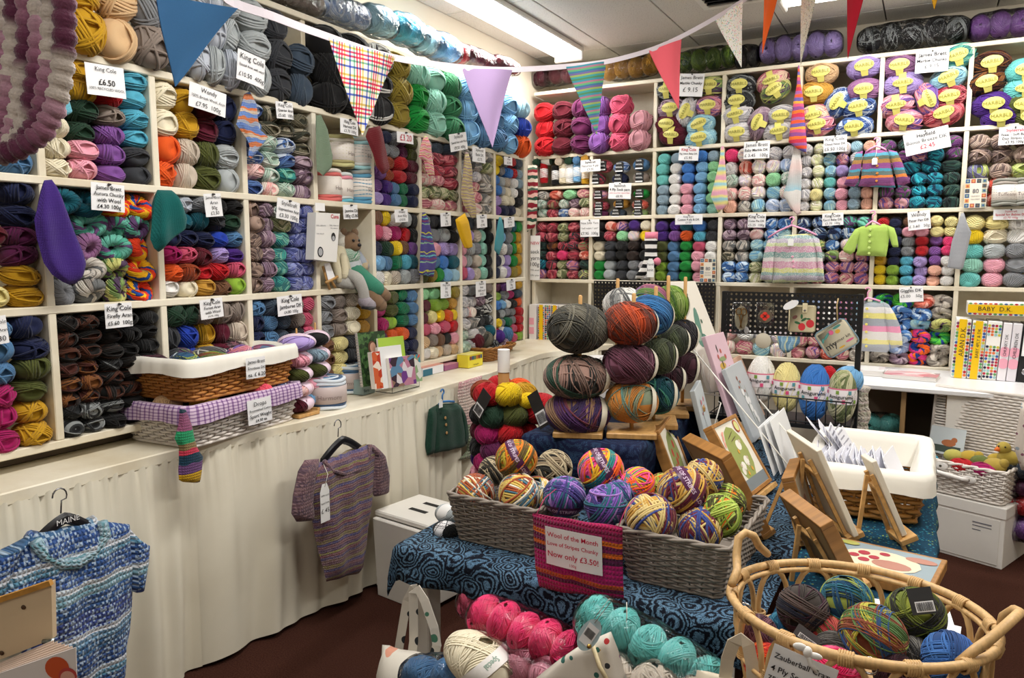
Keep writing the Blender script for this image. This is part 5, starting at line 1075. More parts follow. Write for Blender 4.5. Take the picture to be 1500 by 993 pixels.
m.ell(hc+k((.035, -.003, -.016)), (.03, .03, .024), 12, 8); m.build('head', FUR, t)
m = MB()
for s in (-1, 1): m.ell(hc+k((.045, s*.019-.004, .012)), (.006, .008, .007), 10, 6)
m.ell(hc+k((.064, -.003, -.01)), (.007, .013, .009), 10, 6); m.build('eyes_and_nose', BLK, t)
m = MB(); limb(m, [R_(513, 374, -2.46), R_(514, 385, -2.46), R_(518, 398, -2.45)], [.036, .05, .05], 14); m.build('torso', solid_knit('C8CCD0', rows=260), t)
m = MB(); limb(m, [R_(511, 371, -2.45), R_(514, 374, -2.45)], [.045, .046], 14); m.build('collar', knit([(0, '5C9C78'), (.5, 'D8E0D8')], period=.012), t)
m = MB(); limb(m, [R_(523, 373, -2.46), R_(531, 384, -2.43), R_(535, 390, -2.42)], [.024, .023, .02]); m.build('sleeve', solid_knit('A8B0BC', rows=260), t)
m = MB(); limb(m, [R_(534, 384, -2.43), R_(534, 392, -2.41)], [.02, .018]); m.build('paw', FURL, t)
m = MB(); limb(m, [R_(518, 398, -2.45), R_(535, 410, -2.36), R_(551, 423, -2.3)], [.05, .042, .04], 12); limb(m, [R_(518, 402, -2.46), R_(530, 418, -2.38), R_(543, 430, -2.34)], [.045, .038, .036], 12); m.build('trousers', solid_knit('3F8A70', rows=260), t)
for a, b_ in (((551, 424), (564, 433)), ((545, 434), (558, 447))): 
    m = MB(); limb(m, [R_(*a, -2.31), R_(*b_, -2.28)], [.036, .03], 12); m.build('foot', FUR, t)
t = thing('rabbit_doll', 'cream knitted rabbit doll slumped left of teddy bear, grey leg dangling', 'soft toy', LP(500, 415, -2.44)); o0 = t.matrix_world.translation
CRK = solid_knit('DCD2B4', rows=300)
m = MB(); limb(m, [R_(497, 362, -2.47), R_(496, 378, -2.46), R_(500, 400, -2.45)], [.028, .045, .05], 14); m.build('body', CRK, t)
m = MB(); limb(m, [R_(497, 345, -2.47), R_(498, 358, -2.47)], [.03, .034], 14); m.build('head', solid_knit('D8D4C8', rows=300), t)
m = MB(); limb(m, [R_(503, 375, -2.42), R_(506, 395, -2.39), R_(505, 405, -2.38)], [.017, .018, .014]); limb(m, [R_(490, 375, -2.44), R_(494, 395, -2.41), R_(497, 410, -2.4)], [.018, .02, .016]); m.build('ears', CRK, t)
m = MB(); limb(m, [R_(510, 402, -2.4), R_(524, 408, -2.33), R_(532, 425, -2.31), R_(534, 440, -2.31)], [.028, .03, .026, .026], 12); limb(m, [R_(496, 412, -2.42), R_(508, 414, -2.38), R_(516, 418, -2.36)], [.028, .028, .02], 10); m.build('legs', SOCKG, t)
m = MB(); limb(m, [R_(534, 441, -2.31), R_(543, 447, -2.28)], [.032, .026], 12); m.build('shoe', solid_knit('A49CA4', rows=200), t)
m = MB(); m.ell(R_(540, 451, -2.28), (.04, .034, .008), 14, 6); m.build('shoe_sole', BLK, t)
PINE = woodmat('C89A5C')
M0 = wallM('L', 482, 410, .01); t = thing('mini_easel', 'tiny wooden easel with a card standing beside the dolls', 'easel', M=M0)
for a, b_ in (((473, 390), (483, 424)), ((480, 402), (491, 421))): a = onplane(M0, *a); b_ = onplane(M0, *b_); MB().tube([a, b_], .006, 6).build('leg', PINE, t)
a = onplane(M0, 475, 414); b_ = onplane(M0, 492, 405); MB().tube([a+k((0, 0, .01)), b_+k((0, 0, .01))], .008, 4).build('ledge', PINE, t)
q = [onplane(M0, *p) for p in ((472, 386), (480, 385), (488, 406), (478, 410))]; MB().slab([p+k((0, 0, .012)) for p in q], .002).build('card', PAPER, t, False)
# --- pegboard on the back wall behind the cakes, and the pattern cards
def pegboard(parent, M, w, h, pitch, r, mt, name='pegboard'):
    nx = int(w/pitch); ny = int(h/pitch); px_, py_ = w/nx, h/ny; m = MB(); n = 8
    for i in range(nx):
        for j in range(ny):
            x0, y0 = -w/2+i*px_, -h/2+j*py_; cx, cy = x0+px_/2, y0+py_/2
            sq = [(x0+px_, cy), (x0+px_, y0+py_), (cx, y0+py_), (x0, y0+py_), (x0, cy), (x0, y0), (cx, y0), (x0+px_, y0)]
            hl = [(cx+r*math.cos(2*PI*k/n), cy+r*math.sin(2*PI*k/n)) for k in range(n)]
            vs = [(x, y, 0) for x, y in sq]+[(x, y, 0) for x, y in hl]+[(x, y, -.004) for x, y in hl]
            m.add(vs, [(k, (k+1) % n, n+(k+1) % n, n+k) for k in range(n)]+[(n+k, n+(k+1) % n, 2*n+(k+1) % n, 2*n+k) for k in range(n)])
    return m.build(name, mt, parent, False, M=M)
def rectpx(M0, TL, BR): 
    a = onplane(M0, *TL); b_ = onplane(M0, *BR); return a, b_, (a+b_)/2, abs(b_.x-a.x), abs(b_.y-a.y)
M0 = frame(P(960, 440, y=SY-.03), (1, 0, 0), (0, 0, 1)); t = thing('pegboard', 'black perforated pegboard on back wall behind the big wool balls', 'pegboard', M=M0)
a, b_, c, w, h = rectpx(M0, (870, 411), (1046, 478)); pegboard(t, Matrix.Translation(c), w, h, .026, .006, BLK, 'panel')
for px, py in ((1035, 396),): pass
def pcard(px, py, wpx, hpx, label):
    M0 = frame(P(px, py, y=SY-.02), (1, 0, 0), (0, 0, 1)); a, b_, c, w, h = rectpx(M0, (px-wpx/2, py-hpx/2), (px+wpx/2, py+hpx/2))
    t = thing('pattern_card', label, 'card', M=M0); MB().box((-w/2, -h/2, -.004), (w/2, h/2, 0)).build('card', mat('E8E0D0', .5), t, False)
    cols = ['345C8C', 'B85C4C', '3C4C5C', '8C9C8C', 'D8A05C', '6C5C4C']; n = 4; m = MB(); i = 0
    for r in range(6):
        for q in range(n):
            x = -w/2+w*(q+.5)/n; y = -h/2+h*(r+.5)/6; s = w/n*.4
            if 1 <= r <= 4 and 1 <= q <= 2: continue
            m.add([(x-s, y-s, .001), (x+s, y-s, .001), (x+s, y+s, .001), (x-s, y+s, .001)], [(0, 1, 2, 3)], i % 6); ovalplate(m, s*1.1, s*1.1, .002, cx=x, cy=y, n=10); m.mi[-20:] = [(i+3) % 6]*20; i += 1
    m.build('squares', [mat(c_, .6) for c_ in cols], t, False)
    tm = MB(); put_text(tm, '80', 0, h*.08, h*.2, .002, bold=True); put_text(tm, 'GRANNY', 0, -h*.1, h*.1, .002, maxw=w*.4); put_text(tm, 'SQUARES', 0, -h*.2, h*.1, .002, maxw=w*.4); tm.build('lettering', GREYINK, t, False)
pcard(1037, 396, 22, 35, 'small pattern card with coloured squares above the tall green bird canvas')
pcard(1429, 283, 30, 42, 'pattern card with coloured granny squares below the coiled skeins')
for px, py, wp in ((1473, 288, 34), (1502, 291, 24)):
    p = P(px, py, y=SY+.0); cake((p.x, p.y-.02, T2+.014), .065, .15, ('8C8C84', 'A8A098', '74746C'), 'grey and stone yarn cake with white label, '+('left' if px < 1490 else 'right')+' of two', text='Tuffeasy', face=0)
sign((776, 345), (790, 345), (778, 410), [('NEW', 1, 'r'), ('sock', .6), ('yarn', .6), ('100g', .6), ('75% wool', .5), ('25% nylon', .5)], 'tall narrow shade card hanging beside the wine red cubby', 'B', pin=False)
# --- white back table, binders, magazines
t = thing('back_table', 'white topped table in front of back shelves holding binders', 'table', (0, 0, 0))
MB().box((-.42, 4.48, .762), (XE, 5.24, .788), c=.004).build('tabletop', mat('ECECEE', .3, var=.03, scale=5), t, False)
BRD = mat('6A5C4C', .8, var=.1, scale=4)
MB().box((-.42, 5.1, .01), (XE, 5.13, .755)).build('back_board', BRD, t, False)
for px in (1323, 1388): 
    p = P(px, 600, y=4.6); MB().box((p.x-.012, 4.55, .0), (p.x+.012, 5.1, .76)).build('side_panel', woodmat('A8875C'), t, False)
p = P(1387, 590, y=4.52); q = P(1457, 590, y=4.52); MB().box((p.x, 4.52, .0), (q.x, 4.535, .755)).build('white_panel', mat('E4E0DA', .5), t, False)
def binder(px0, px1, py0, py1, base, label, yy=4.95, yellow=False, pink=False, dots=False, text=None, lean=0, black=False, depth=.2):
    a = P(px0, py1, y=yy); b_ = P(px1, py1, y=yy); w = b_.x-a.x; h = P(px0, py0, y=yy).z-a.z
    t = thing('ring_binder', label, 'binder', ((a.x+b_.x)/2, yy, .79 if black is not None else a.z), group=None); t.rotation_euler[1] = lean
    MB().box((-w/2, 0, 0), (w/2, depth, h), c=.003).build('cover', mat(base, .4, var=.02), t, False)
    if dots:
        cols = ['B81C38', '345CA4', 'E0703C', '5C9C5C', 'C8C040', '7C3C64', '9CC8C8', '1C1C3C']; m = MB(); s = w/4; r = 0; y = s; i = 0; rg = random.Random(px0)
        while y < h-s*.5:
            if not (yellow is False and h*.58 < y < h*.74 and dots == 2):
                for q in range(4): m.add([(-w/2+s*(q+.5)+s*.45*math.cos(u), -.0015, y+s*.45*math.sin(u)) for u in np.linspace(0, 2*PI, 9)[:-1]], [tuple(range(8))], rg.randrange(8))
            y += s
        m.build('dots', [mat(c, .5) for c in cols], t, False)['kind'] = 'stuff'
    if yellow: MB().box((-w*.3, -.004, 0), (w*.22, -.002, h)).build('spine_strip', mat('F0C410', .4), t, False)
    if pink:
        for zc in (.3, .5):
            m = MB(); m.add([(w*.49*math.copysign(1, math.cos(u))*min(1, abs(math.cos(u))*1.3), -.002, h*zc+h*.09*math.sin(u)) for u in np.linspace(0, 2*PI, 25)[:-1]], [tuple(range(24))]); m.build('pink_spot', mat('F0A8BC', .5), t, False)
    if black: MB().box((-w*.4, -.003, h*.45), (w*.4, -.001, h*.9)).build('spine_label', WHITE, t, False); MB().lathe([(.012, 0), (.018, .001), (.018, .003), (.012, .003)], 16, Matrix.Translation((0, -.001, h*.18)) @ Matrix.Rotation(PI/2, 4, 'X')).build('finger_ring', mat('B0B0B4', .2, metal=1), t)
    if text:
        tm = MB(); Mt = Matrix.Translation((0, -.0045, h*.62)) @ Matrix.Rotation(PI/2, 4, 'X') @ Matrix.Rotation(PI/2, 4, 'Z'); put_text(tm, text, 0, 0, w*.5, 0, maxw=h*.5, M=Mt); tm.build('lettering', INK, t, False)
binder(1393, 1415, 463, 549, 'F0EEE8', 'dotted white binder with yellow spine strip, leftmost of the upright binders', yellow=True, dots=1, text='ARAN D.K.', lean=.03)
binder(1416, 1437, 465, 550, 'F0EEE8', 'dotted binder with yellow strip and white label, second upright binder', yellow=True, dots=1, text='BABY 4PLY & DK', lean=.04)
binder(1438, 1459, 465, 551, 'F4F2EC', 'white binder covered in coloured dots, third upright binder', dots=2, text=None, lean=.04)
binder(1460, 1473, 466, 551, 'ECE8EC', 'white binder with pink spots, left of the pair', pink=True, text='CHUNKY DK', lean=.05)
binder(1474, 1488, 466, 551, 'E4E0E6', 'white binder with pink spots, right of the pair', pink=True, text='CHILDREN DK', lean=.05)
binder(1489, 1512, 466, 551, '1A1A1C', 'black binder with white spine label at the right edge', black=True, text='CROCHET', lean=.05)
a = P(1417, 462, y=4.95); t = thing('ring_binder', 'yellow spined dotted binder lying flat on top of upright binders', 'binder', (a.x, 4.95, a.z+.005))
MB().box((0, 0, 0), (.44, .2, .07), c=.003).build('cover', mat('F0EEE8', .4), t, False); MB().box((0, -.003, .012), (.44, -.001, .058)).build('spine_strip', mat('F0C410', .4), t, False)
tm = MB(); put_text(tm, 'BABY  D.K.', .13, .036, .034, 0, M=Matrix.Translation((0, -.0045, 0)) @ Matrix.Rotation(PI/2, 4, 'X')); tm.build('lettering', INK, t, False)
m = MB(); rg = random.Random(4)
for q in range(18):
    for zz in (.006, .064): m.add([(.012+q*.024+.009*math.cos(u), -.0012, zz+.005*math.sin(u)) for u in np.linspace(0, 2*PI, 9)[:-1]], [tuple(range(8))], rg.randrange(4))
m.build('dots', [mat(c, .5) for c in ('B81C38', '345CA4', '5C9C5C', 'E0703C')], t, False)['kind'] = 'stuff'
def magmat(cols, sc=9, seed=0):
    t = NT('printed_cover'); vo = t.new('ShaderNodeTexVoronoi'); vo.inputs['Scale'].default_value = sc; mp = t.new('ShaderNodeMapping'); mp.inputs['Location'].default_value = (seed, seed*.7, 0); t.link(t.coord(), mp.inputs[0]); t.link(mp.outputs[0], vo.inputs['Vector'])
    t.set(col=t.ramp(t.sep(vo.outputs['Color'])[0], [(i/len(cols), lin(c)) for i, c in enumerate(cols)], 'CONSTANT'), rough=.25); return t.m
def stack(px, py, wx, dy, n, th, label, cover, yaw=0, z=.79, name='magazine', y=None, cat='magazine'):
    c = P(px, py, z=z) if y is None else P(px, py, y=y); t = thing(name, label, cat, (c.x, c.y, z), yaw)
    for i in range(n): MB().box((-wx/2+.002*(i % 2), -dy/2, i*th), (wx/2-.003*(i % 3), dy/2, (i+1)*th-.0006)).build('page_block', mat('E8E4E0', .5), t, False, M=Matrix.Rotation(.01*((i*7) % 3-1), 4, 'Z'))
    MB().box((-wx/2, -dy/2, n*th), (wx/2, dy/2, n*th+.001)).build('cover', cover, t, False)
stack(1275, 547, .15, .2, 3, .01, 'small pile of white leaflets at left end of white table', magmat(['F0F0F2', 'E8E0E4', 'F4F4F4'], 6))
stack(1335, 553, .27, .2, 3, .007, 'pink and grey magazine lying on the white table', magmat(['D89098', 'E8C0C0', 'F0E8E8', 'B8A8A8'], 12), -.1)
stack(1495, 553, .3, .22, 6, .008, 'pile of magazines with coloured grid cover at right table end', magmat(['E8E8E8', '5C7CA8', 'C85C5C', 'E8E4DC', '3C3C5C', 'D8C860', 'E8E8E8'], 34), -.15, z=.79)
bag(1290, 622, 64, 34, 'aq', 'upper pale green bagged yarn pack under the white table', 'B', 4.75, n=2)
bag(1290, 655, 64, 34, 'aq', 'lower pale green bagged yarn pack under the white table', 'B', 4.75, n=2)
# white cabinet of bagged items and binders in the corner
p = P(783, 550, y=4.72); t = thing('corner_cabinet', 'small white open cabinet in the room corner with bagged items', 'cabinet', (p.x-.06, 4.62, 0))
WC = mat('E8E8EA', .4, var=.02)
for a, b_ in (((0, 0, 0), (.02, .4, .74)), ((.5, 0, 0), (.52, .4, .74)), ((-.01, -.01, .74), (.53, .42, .765)), ((0, .38, 0), (.52, .4, .74))): MB().box(a, b_, c=.002).build('panel', WC, t, False)
for z in (.05, .4, .55): MB().box((.02, .01, z), (.5, .38, z+.015)).build('shelf', WC, t, False)
for i, (z, code, w_) in enumerate(((.42, 'nv', .2), (.57, 'sg', .2))):
    Mb = wrot('B'); Mb.translation = (p.x+.1, 4.75, z+.06); bag(0, 0, w_, .11, code, ['navy bagged yarn on the lower corner cabinet shelf', 'green bagged yarn on the upper corner cabinet shelf'][i], M=Mb, n=2)
CB = [(775, 785, 'pink', 'slim white album with pink spots at left of the corner albums'), (788, 797, 'y', 'dotted album with yellow strip beside the pink spotted album'), (798, 806, 'd', 'second dotted album in the corner cubby'), (808, 816, 'y', 'second yellow stripped album in the corner cubby'), (818, 828, 'd', 'album with red and black dots in the corner cubby'), (830, 838, 'y', 'rightmost yellow stripped album in the corner cubby')]
for x0_, x1_, kd, lb in CB:
    a = P(x0_, 499, y=5.2); b_ = P(x1_, 499, y=5.2); w = b_.x-a.x; h = .29
    t = thing('photo_album', lb, 'album', ((a.x+b_.x)/2, 5.2, T4+.02 if x0_ > 780 else T4+.02)); MB().box((-w/2, 0, 0), (w/2, .24, h), c=.002).build('cover', mat('ECE8EA' if kd != 'd' else 'E4E0D8', .4, var=.02), t, False)
    if kd == 'pink':
        for zc in (.3, .55): MB().box((-w/2, -.002, h*(zc-.09)), (w*.2, -.0005, h*(zc+.09)), c=.0004).build('pink_spot', mat('F0A8BC', .5), t, False)
    else:
        m = MB(); rg = random.Random(x0_); s = w/3; y = s
        while y < h-s*.5:
            for q in range(3): m.add([(-w/2+s*(q+.5)+s*.45*math.cos(u), -.0015, y+s*.45*math.sin(u)) for u in np.linspace(0, 2*PI, 9)[:-1]], [tuple(range(8))], rg.randrange(5))
            y += s
        m.build('dots', [mat(c, .5) for c in ('B81C38', '345CA4', '1C1C2C', '5C9C5C', 'E0703C')], t, False)['kind'] = 'stuff'
        if kd == 'y': MB().box((-w*.3, -.004, 0), (w*.3, -.002, h)).build('spine_strip', mat('F0C410', .4), t, False)
# ================================================================ woven baskets
def roundrect(w, d, r, n):
    """n evenly spaced points on a rounded rectangle, with outward normals"""
    segs = []; hx, hy = w/2-r, d/2-r
    pts = []
    for cx, cy, a0 in ((hx, hy, 0), (-hx, hy, PI/2), (-hx, -hy, PI), (hx, -hy, 1.5*PI)):
        for k in range(9): a = a0+PI/2*k/8; pts.append((cx+r*math.cos(a), cy+r*math.sin(a), math.cos(a), math.sin(a)))
    pts.append(pts[0]); L = [0]
    for i in range(1, len(pts)): L.append(L[-1]+math.hypot(pts[i][0]-pts[i-1][0], pts[i][1]-pts[i-1][1]))
    out = []
    for k in range(n):
        s = L[-1]*k/n; i = max(j for j in range(len(L)-1) if L[j] <= s); u = (s-L[i])/max(1e-9, L[i+1]-L[i])
        out.append([pts[i][q]*(1-u)+pts[i+1][q]*u for q in range(4)])
    return out
def woven(parent, w0, d0, w1, d1, h, rows, stake, m, rs, r=.03, z0=0, rim=True, dbl=1.0):
    """woven walls: every row is one cane passing in and out of the stakes"""
    per = 2*(w0+d0); ns = int(per/stake)//2*2; n = ns*2; mb = MB()
    for q in range(rows):
        t = (q+.5)/rows; z = z0+h*t; w, d = w0+(w1-w0)*t, d0+(d1-d0)*t
        pts = []
        for k, (x, y, nx, ny) in enumerate(roundrect(w, d, r, n)):
            o = math.cos(PI*k/2)*(1 if q % 2 else -1)*rs*1.15; pts.append((x+nx*o, y+ny*o, z+.0006*math.sin(k*1.7+q)))
        mb.tube(pts, rs, 4, closed=True)
    o = mb.build('woven_wall', m, parent); o['kind'] = 'stuff'
    mb = MB()
    for k, (a, b_) in enumerate(zip(roundrect(w0, d0, r, ns), roundrect(w1, d1, r, ns))):
        mb.tube([(a[0], a[1], z0), (b_[0], b_[1], z0+h)], rs*.7, 4)
    o = mb.build('stakes', m, parent); o['kind'] = 'stuff'
    if rim:
        n = 72
        for s in (0, 1):
            MB().tube([(x+nx*.004*math.cos(k*PI/3+s*PI), y+ny*.004*math.cos(k*PI/3+s*PI), z0+h+.004*math.sin(k*PI/3+s*PI)) for k, (x, y, nx, ny) in enumerate(roundrect(w1, d1, r, n))], rs*1.25, 6, closed=True).build('rim', m, parent)
        MB().tube([(x, y, z0+rs) for x, y, nx, ny in roundrect(w0, d0, r, n)], rs*1.3, 6, closed=True).build('base_border', m, parent)
    m2 = MB(); p = roundrect(w0-.006, d0-.006, r, 40); m2.add([(x, y, z0+.004) for x, y, _, _ in p], [tuple(range(40))]); m2.build('base', m, parent, False)
def liner(parent, w, d, z, m, drop=.045, r=.035, thick=.008, ex=.006):
    n = 90; vs = []; uv = []; P0 = roundrect(w, d, r, n)
    prof = [(-.02-ex*2, -drop*1.8), (-.014-ex, -.01), (-.006-ex, .008+ex), (.006+ex, .01+ex), (.014+ex, 0), (.016+ex, -drop*.5), (.018+ex, -drop)]
    for i, (o, zz) in enumerate(prof):
        for k, (x, y, nx, ny) in enumerate(P0):
            g = .0025*math.sin(k*1.9+i*.2)*(i > 3)+.002*math.sin(k*.7)
            vs.append((x+nx*(o+g), y+ny*(o+g), z+zz+(.006*math.sin(k*.35) if i == len(prof)-1 else 0))); uv.append((k*.01, zz))
    fs = [(i*n+k, i*n+(k+1) % n, (i+1)*n+(k+1) % n, (i+1)*n+k) for i in range(len(prof)-1) for k in range(n)]
    return MB().add(vs, fs, 0, uv).build('cloth_liner', m, parent)
def wicker(h, sc=40): return mat(h, .5, var=.16, scale=sc, bump=.1)
TANW, WHW, GRW = wicker('B5783A'), wicker('E4DCD4'), wicker('8C8278')
def bigball(px, py, dia, code, label, y=None, x=None, z=None, band=None, bn=(1, .2, .3), bo=0.0, asp=(1, 1, .92), rot=(0, 0, 0), name='yarn_ball', cat='yarn ball', mesh=None, bt='LOVE OF STRIPES', bcol='4C1C44', bw=.5, group=None, tc='D8C0D8'):
    c = P(px, py, x=x, y=y, z=z); d = (c-EYE).dot(FW); r = dia/2*d/FPX
    R = Matrix.Rotation(rot[2], 4, 'Z') @ Matrix.Rotation(rot[1], 4, 'Y') @ Matrix.Rotation(rot[0], 4, 'X'); M = Matrix.Translation(c) @ R
    t = thing(name, label, cat, M=M, group=group); rad = tuple(r*a for a in asp)
    setm(link('wound_yarn', (mesh or CHUNK)[int(px+py) % len(mesh or CHUNK)], t, M=Matrix.Diagonal((*rad, 1))), code)
    if band:
        nb = Vector(bn).normalized(); o = bandmesh(bn, bo, bw, rad, k=1.035).build('paper_band', mat(bcol, .35, var=.02), t)
        if bt:
            tm = MB(); up = Vector((0, 0, 1)) if abs(nb.z) < .9 else Vector((1, 0, 0)); a = (up-nb*up.dot(nb)).normalized(); b_ = nb.cross(a); q = math.sqrt(max(.01, 1-bo*bo))
            for k in range(3):
                V, F, wd, mid = text_geo(bt, True); s = bw*.55; vs = []
                for xx, yy, _ in V:
                    th = (xx-mid)*s/q+2*PI*k/3+.6; dd = bo+(yy-.35)*s; p = nb*dd+(a*math.cos(th)+b_*math.sin(th))*math.sqrt(max(.01, 1-dd*dd)); vs.append([p[i]*rad[i]*1.05 for i in range(3)])
                tm.add(vs, F)
            tm.build('lettering', mat(tc, .5), o, False)
    return t
# ---------------------------------------------------------------- things on the counter
CT = .832
p = P(322, 640, z=CT); yb = 1.93; xb = -2.34
t = thing('storage_basket', 'white wicker basket with lilac gingham liner under the brown basket', 'basket', (xb, yb, CT), PI/2+.06)
woven(t, .50, .30, .56, .34, .135, 12, .03, WHW, .0055); liner(t, .56, .34, .138, fabric('B49CBC', 'gingham', ['E8DCE8', 'E8DCE8', 'A88CB4'], 90), drop=.045)
def cardon(parent_M, TL, TR, BL, lines, label, **k): return sign(TL, TR, BL, lines, label, wall=parent_M, pin=False, **k)
MF = frame((xb+.2, yb, .9), (.06, 1, 0), (0, 0, 1))
cardon(MF, (359, 589), (394, 580), (367, 623), [('Drops', 1.2), ('Rosewashed Cotton', 1, 'b'), ('Sport Weight', 1, 'b'), ('£4.50 ea', .8, 'b')], 'white card on the front of the white wicker basket')
t = thing('storage_basket', 'brown wicker basket with white liner full of yarn on the counter', 'basket', (xb, yb+.0, CT+.158), PI/2+.05)
woven(t, .47, .30, .53, .33, .125, 11, .03, TANW, .0058); liner(t, .53, .33, .135, mat('E8E4DA', .8, var=.05, scale=20, bump=.2), drop=.04)
cardon(MF, (361, 525), (389, 521), (360, 556), [('James Brett', 1, 'b'), ('Emotions DK', 1.1, 'b'), ('ea. £ 6.20', 1, 'b')], 'white card on the front of the brown wicker basket')
EM = ['KD', 'Z2', 'Vn', 'Vo', 'Z3', 'KE', 'Z9', 'Vx', 'KC', 'Z8', 'KA']
for k, code in enumerate(EM):
    u = -.205+.041*k; v = [-.08, .05, -.02][k % 3]; c = Vector((xb+v, yb+u, CT+.262+.01*(k % 2)))
    t = thing('yarn_ball', f'{Y[code][0]} yarn ball lying in the brown wicker basket', 'yarn ball', M=Matrix.Translation(c) @ Matrix.Rotation(.5*k, 4, 'Z') @ Matrix.Rotation(PI/2, 4, 'X')); setm(link('wound_yarn', FINE[k % 3], t, M=Matrix.Diagonal((.05, .045, .075, 1))), code)
for k, code in enumerate(['tn', 'mu', 'co', 'Vn']):
    c = Vector((xb+[.02, .11, .13, .1][k], yb+[-.22, -.14, .1, .2][k], CT+.135)); t = thing('yarn_ball', f'{Y[code][0]} yarn ball peeping from the white wicker basket', 'yarn ball', M=Matrix.Translation(c)); setm(link('wound_yarn', FINE[k % 3], t, M=Matrix.Diagonal((.05, .05, .04, 1))), code)
M0 = frame(P(283, 600, x=xb+.2), (.06, 1, 0), (0, 0, 1)); t = thing('knitted_sock', 'striped knitted sock hanging from the white wicker basket', 'sock', M=M0)
puffpx(M0, [(263, 599, 272, 600), (262, 620, 279, 620), (256, 643, 283, 640), (262, 655, 287, 655), (262, 675, 297, 668), (261, 690, 295, 690), (262, 703, 292, 705), (268, 706, 288, 707)], .04, w=.012, n=12, amp=.003).build('knitted_body', knit([(0, '1E3440'), (.1, 'C49A1C'), (.24, '6C4878'), (.36, '1C3C50'), (.48, 'C83C54'), (.54, '8C7450'), (.62, '2C9464'), (.78, '8C5070'), (.95, '7C4868')], period=.27, wob=.012), t)
# lilac ball stand with labelled balls
def peg(c, hgt, label, rad=.004, bs=(.05, .05, .012), yaw=0):
    t = thing('yarn_stand', label, 'yarn stand', tuple(c), yaw)
    MB().box((-bs[0], -bs[1], 0), (bs[0], bs[1], bs[2]), c=.003).build('base', PINE, t, False); MB().lathe([(rad, bs[2]), (rad, hgt-.004), (rad*.6, hgt)], 10).build('dowel', PINE, t)
pl_, pr_ = P(404, 640, z=CT), P(440, 628, z=CT)
for (c, hh, lb, n, cols) in ((Vector((-2.25, 2.27, CT)), .36, 'wooden peg stand with lilac topped balls beside brown basket', 5, ['bu', 'Vw', 'ol', 'pk', 'li']), (Vector((-2.29, 2.42, CT)), .37, 'wooden peg stand with black topped balls beside cakes', 5, ['sk', 'pk', 'ol', 'gb', 'bk'])):
    peg(c, hh, lb, bs=(.06, .06, .014))
    for k in range(n):
        big = k == n-1; r = .075 if big and 'li' in cols else .06; h = .062; z = CT+.016+h*(k+.5)+(.008 if big else 0); code = cols[k]
        t = thing('labelled_yarn_ball', f'{Y[code][0]} ball with pale pink label, {["bottom", "second up", "third up", "fourth up", "top"][k]}, {"lilac" if "li" in cols else "black"} topped stand', 'yarn ball', (c.x, c.y, z), .4+.1*k, group='pale labelled balls on the counter stands')
        setm(link('wound_yarn', FINE[k % 3], t, M=Matrix.Diagonal((r, r*1.25, h*.56, 1))), code)
        w_ = .95 if not (big and 'li' in cols) else .55
        bandmesh((0, 1, .12), .18 if w_ > .6 else 0, w_*1.4, (r, r*1.25, h*.56), k=1.03).build('label', LILAC, t)
cake(P(480, 596, z=CT+.0), .078, .13, ('5C84A8', 'D8E0E8', '3C5474'), 'large blue and white yarn cake on the counter, left one', text='Harmony', band='C4B4B0', face=.9)
cake(P(510, 578, z=CT+.0)+Vector((-.05, .06, 0)), .078, .13, ('6C94B8', 'DCE4E8', '4C6C8C'), 'large blue and white yarn cake on the counter, right one', text='Harmony', band='C4B4B0', face=.9)
def cbox(px, py, sx, sy, sz, col, label, yaw=0, z=CT, front=None, txt=None, name='carton', lid=None):
    c = P(px, py, z=z); t = thing(name, label, 'box', tuple(c), yaw)
    MB().box((-sx, -sy/2, 0), (0, sy/2, sz), c=.002).build('box_body', mat(col, .45), t, False)
    Mf = Matrix.Translation((.0012, 0, sz/2)) @ Matrix((Vector((0, 1, 0)), Vector((0, 0, 1)), Vector((1, 0, 0)))).transposed().to_4x4()
    if front: 
        for (x0, y0, x1, y1, c2) in front: m = MB(); m.add([(x0*sy, y0*sz, 0), (x1*sy, y0*sz, 0), (x1*sy, y1*sz, 0), (x0*sy, y1*sz, 0)], [(0, 1, 2, 3)]); m.v = [tuple(Mf @ Vector(v)) for v in m.v]; m.build('printed_panel', mat(c2, .45), t, False)
    if txt:
        tm = MB(); put_text(tm, txt[0], txt[2]*sy, txt[3]*sz, sz*txt[4], .0015, 0, True, M=Mf); tm.build('lettering', mat(txt[1], .5), t, False)
    if lid: MB().box((-sx, -sy/2, sz), (0, sy/2, sz+.003)).build('lid', mat(lid, .45), t, False)
    return t, Mf
t, Mf = cbox(541, 577, .07, .09, .07, '9CB4B4', 'pale green card box with red heart beside the yarn cakes', txt=('flora', '2C4C54', -.25, -.2, .3))
m = MB(); m.add([(x*.045, y*.045, .002) for x, y in [(0, -.62), (.62, .1), (.5, .45), (.2, .5), (0, .3), (-.2, .5), (-.5, .45), (-.62, .1)]], [tuple(range(8))]); m.v = [tuple(Mf @ (Vector(v)+Vector((.018, .012, 0)))) for v in m.v]; m.build('heart', mat('B84C3C', .5), t, False)
cbox(635, 548, .09, .2, .045, 'E8E8EC', 'white and teal flat box lying on the counter', front=[(-.5, -.5, -.05, .3, '2C6C84')], lid='D89888')
cbox(662, 541, .07, .14, .03, '9C5C84', 'mauve flat box behind the white and teal box', lid='C88C9C')
t, Mf = cbox(697, 537, .08, .16, .075, 'E8D83C', 'yellow box with row of little pictures on the counter', txt=('knitting gifts', '5C5420', 0, -.28, .16), lid='ECE07C')
m = MB()
for q in range(6): m.add([(-.07+q*.0235+a*.02, .008+b_*.022, .0015) for a, b_ in ((0, 0), (1, 0), (1, 1), (0, 1))], [(0, 1, 2, 3)], q % 4)
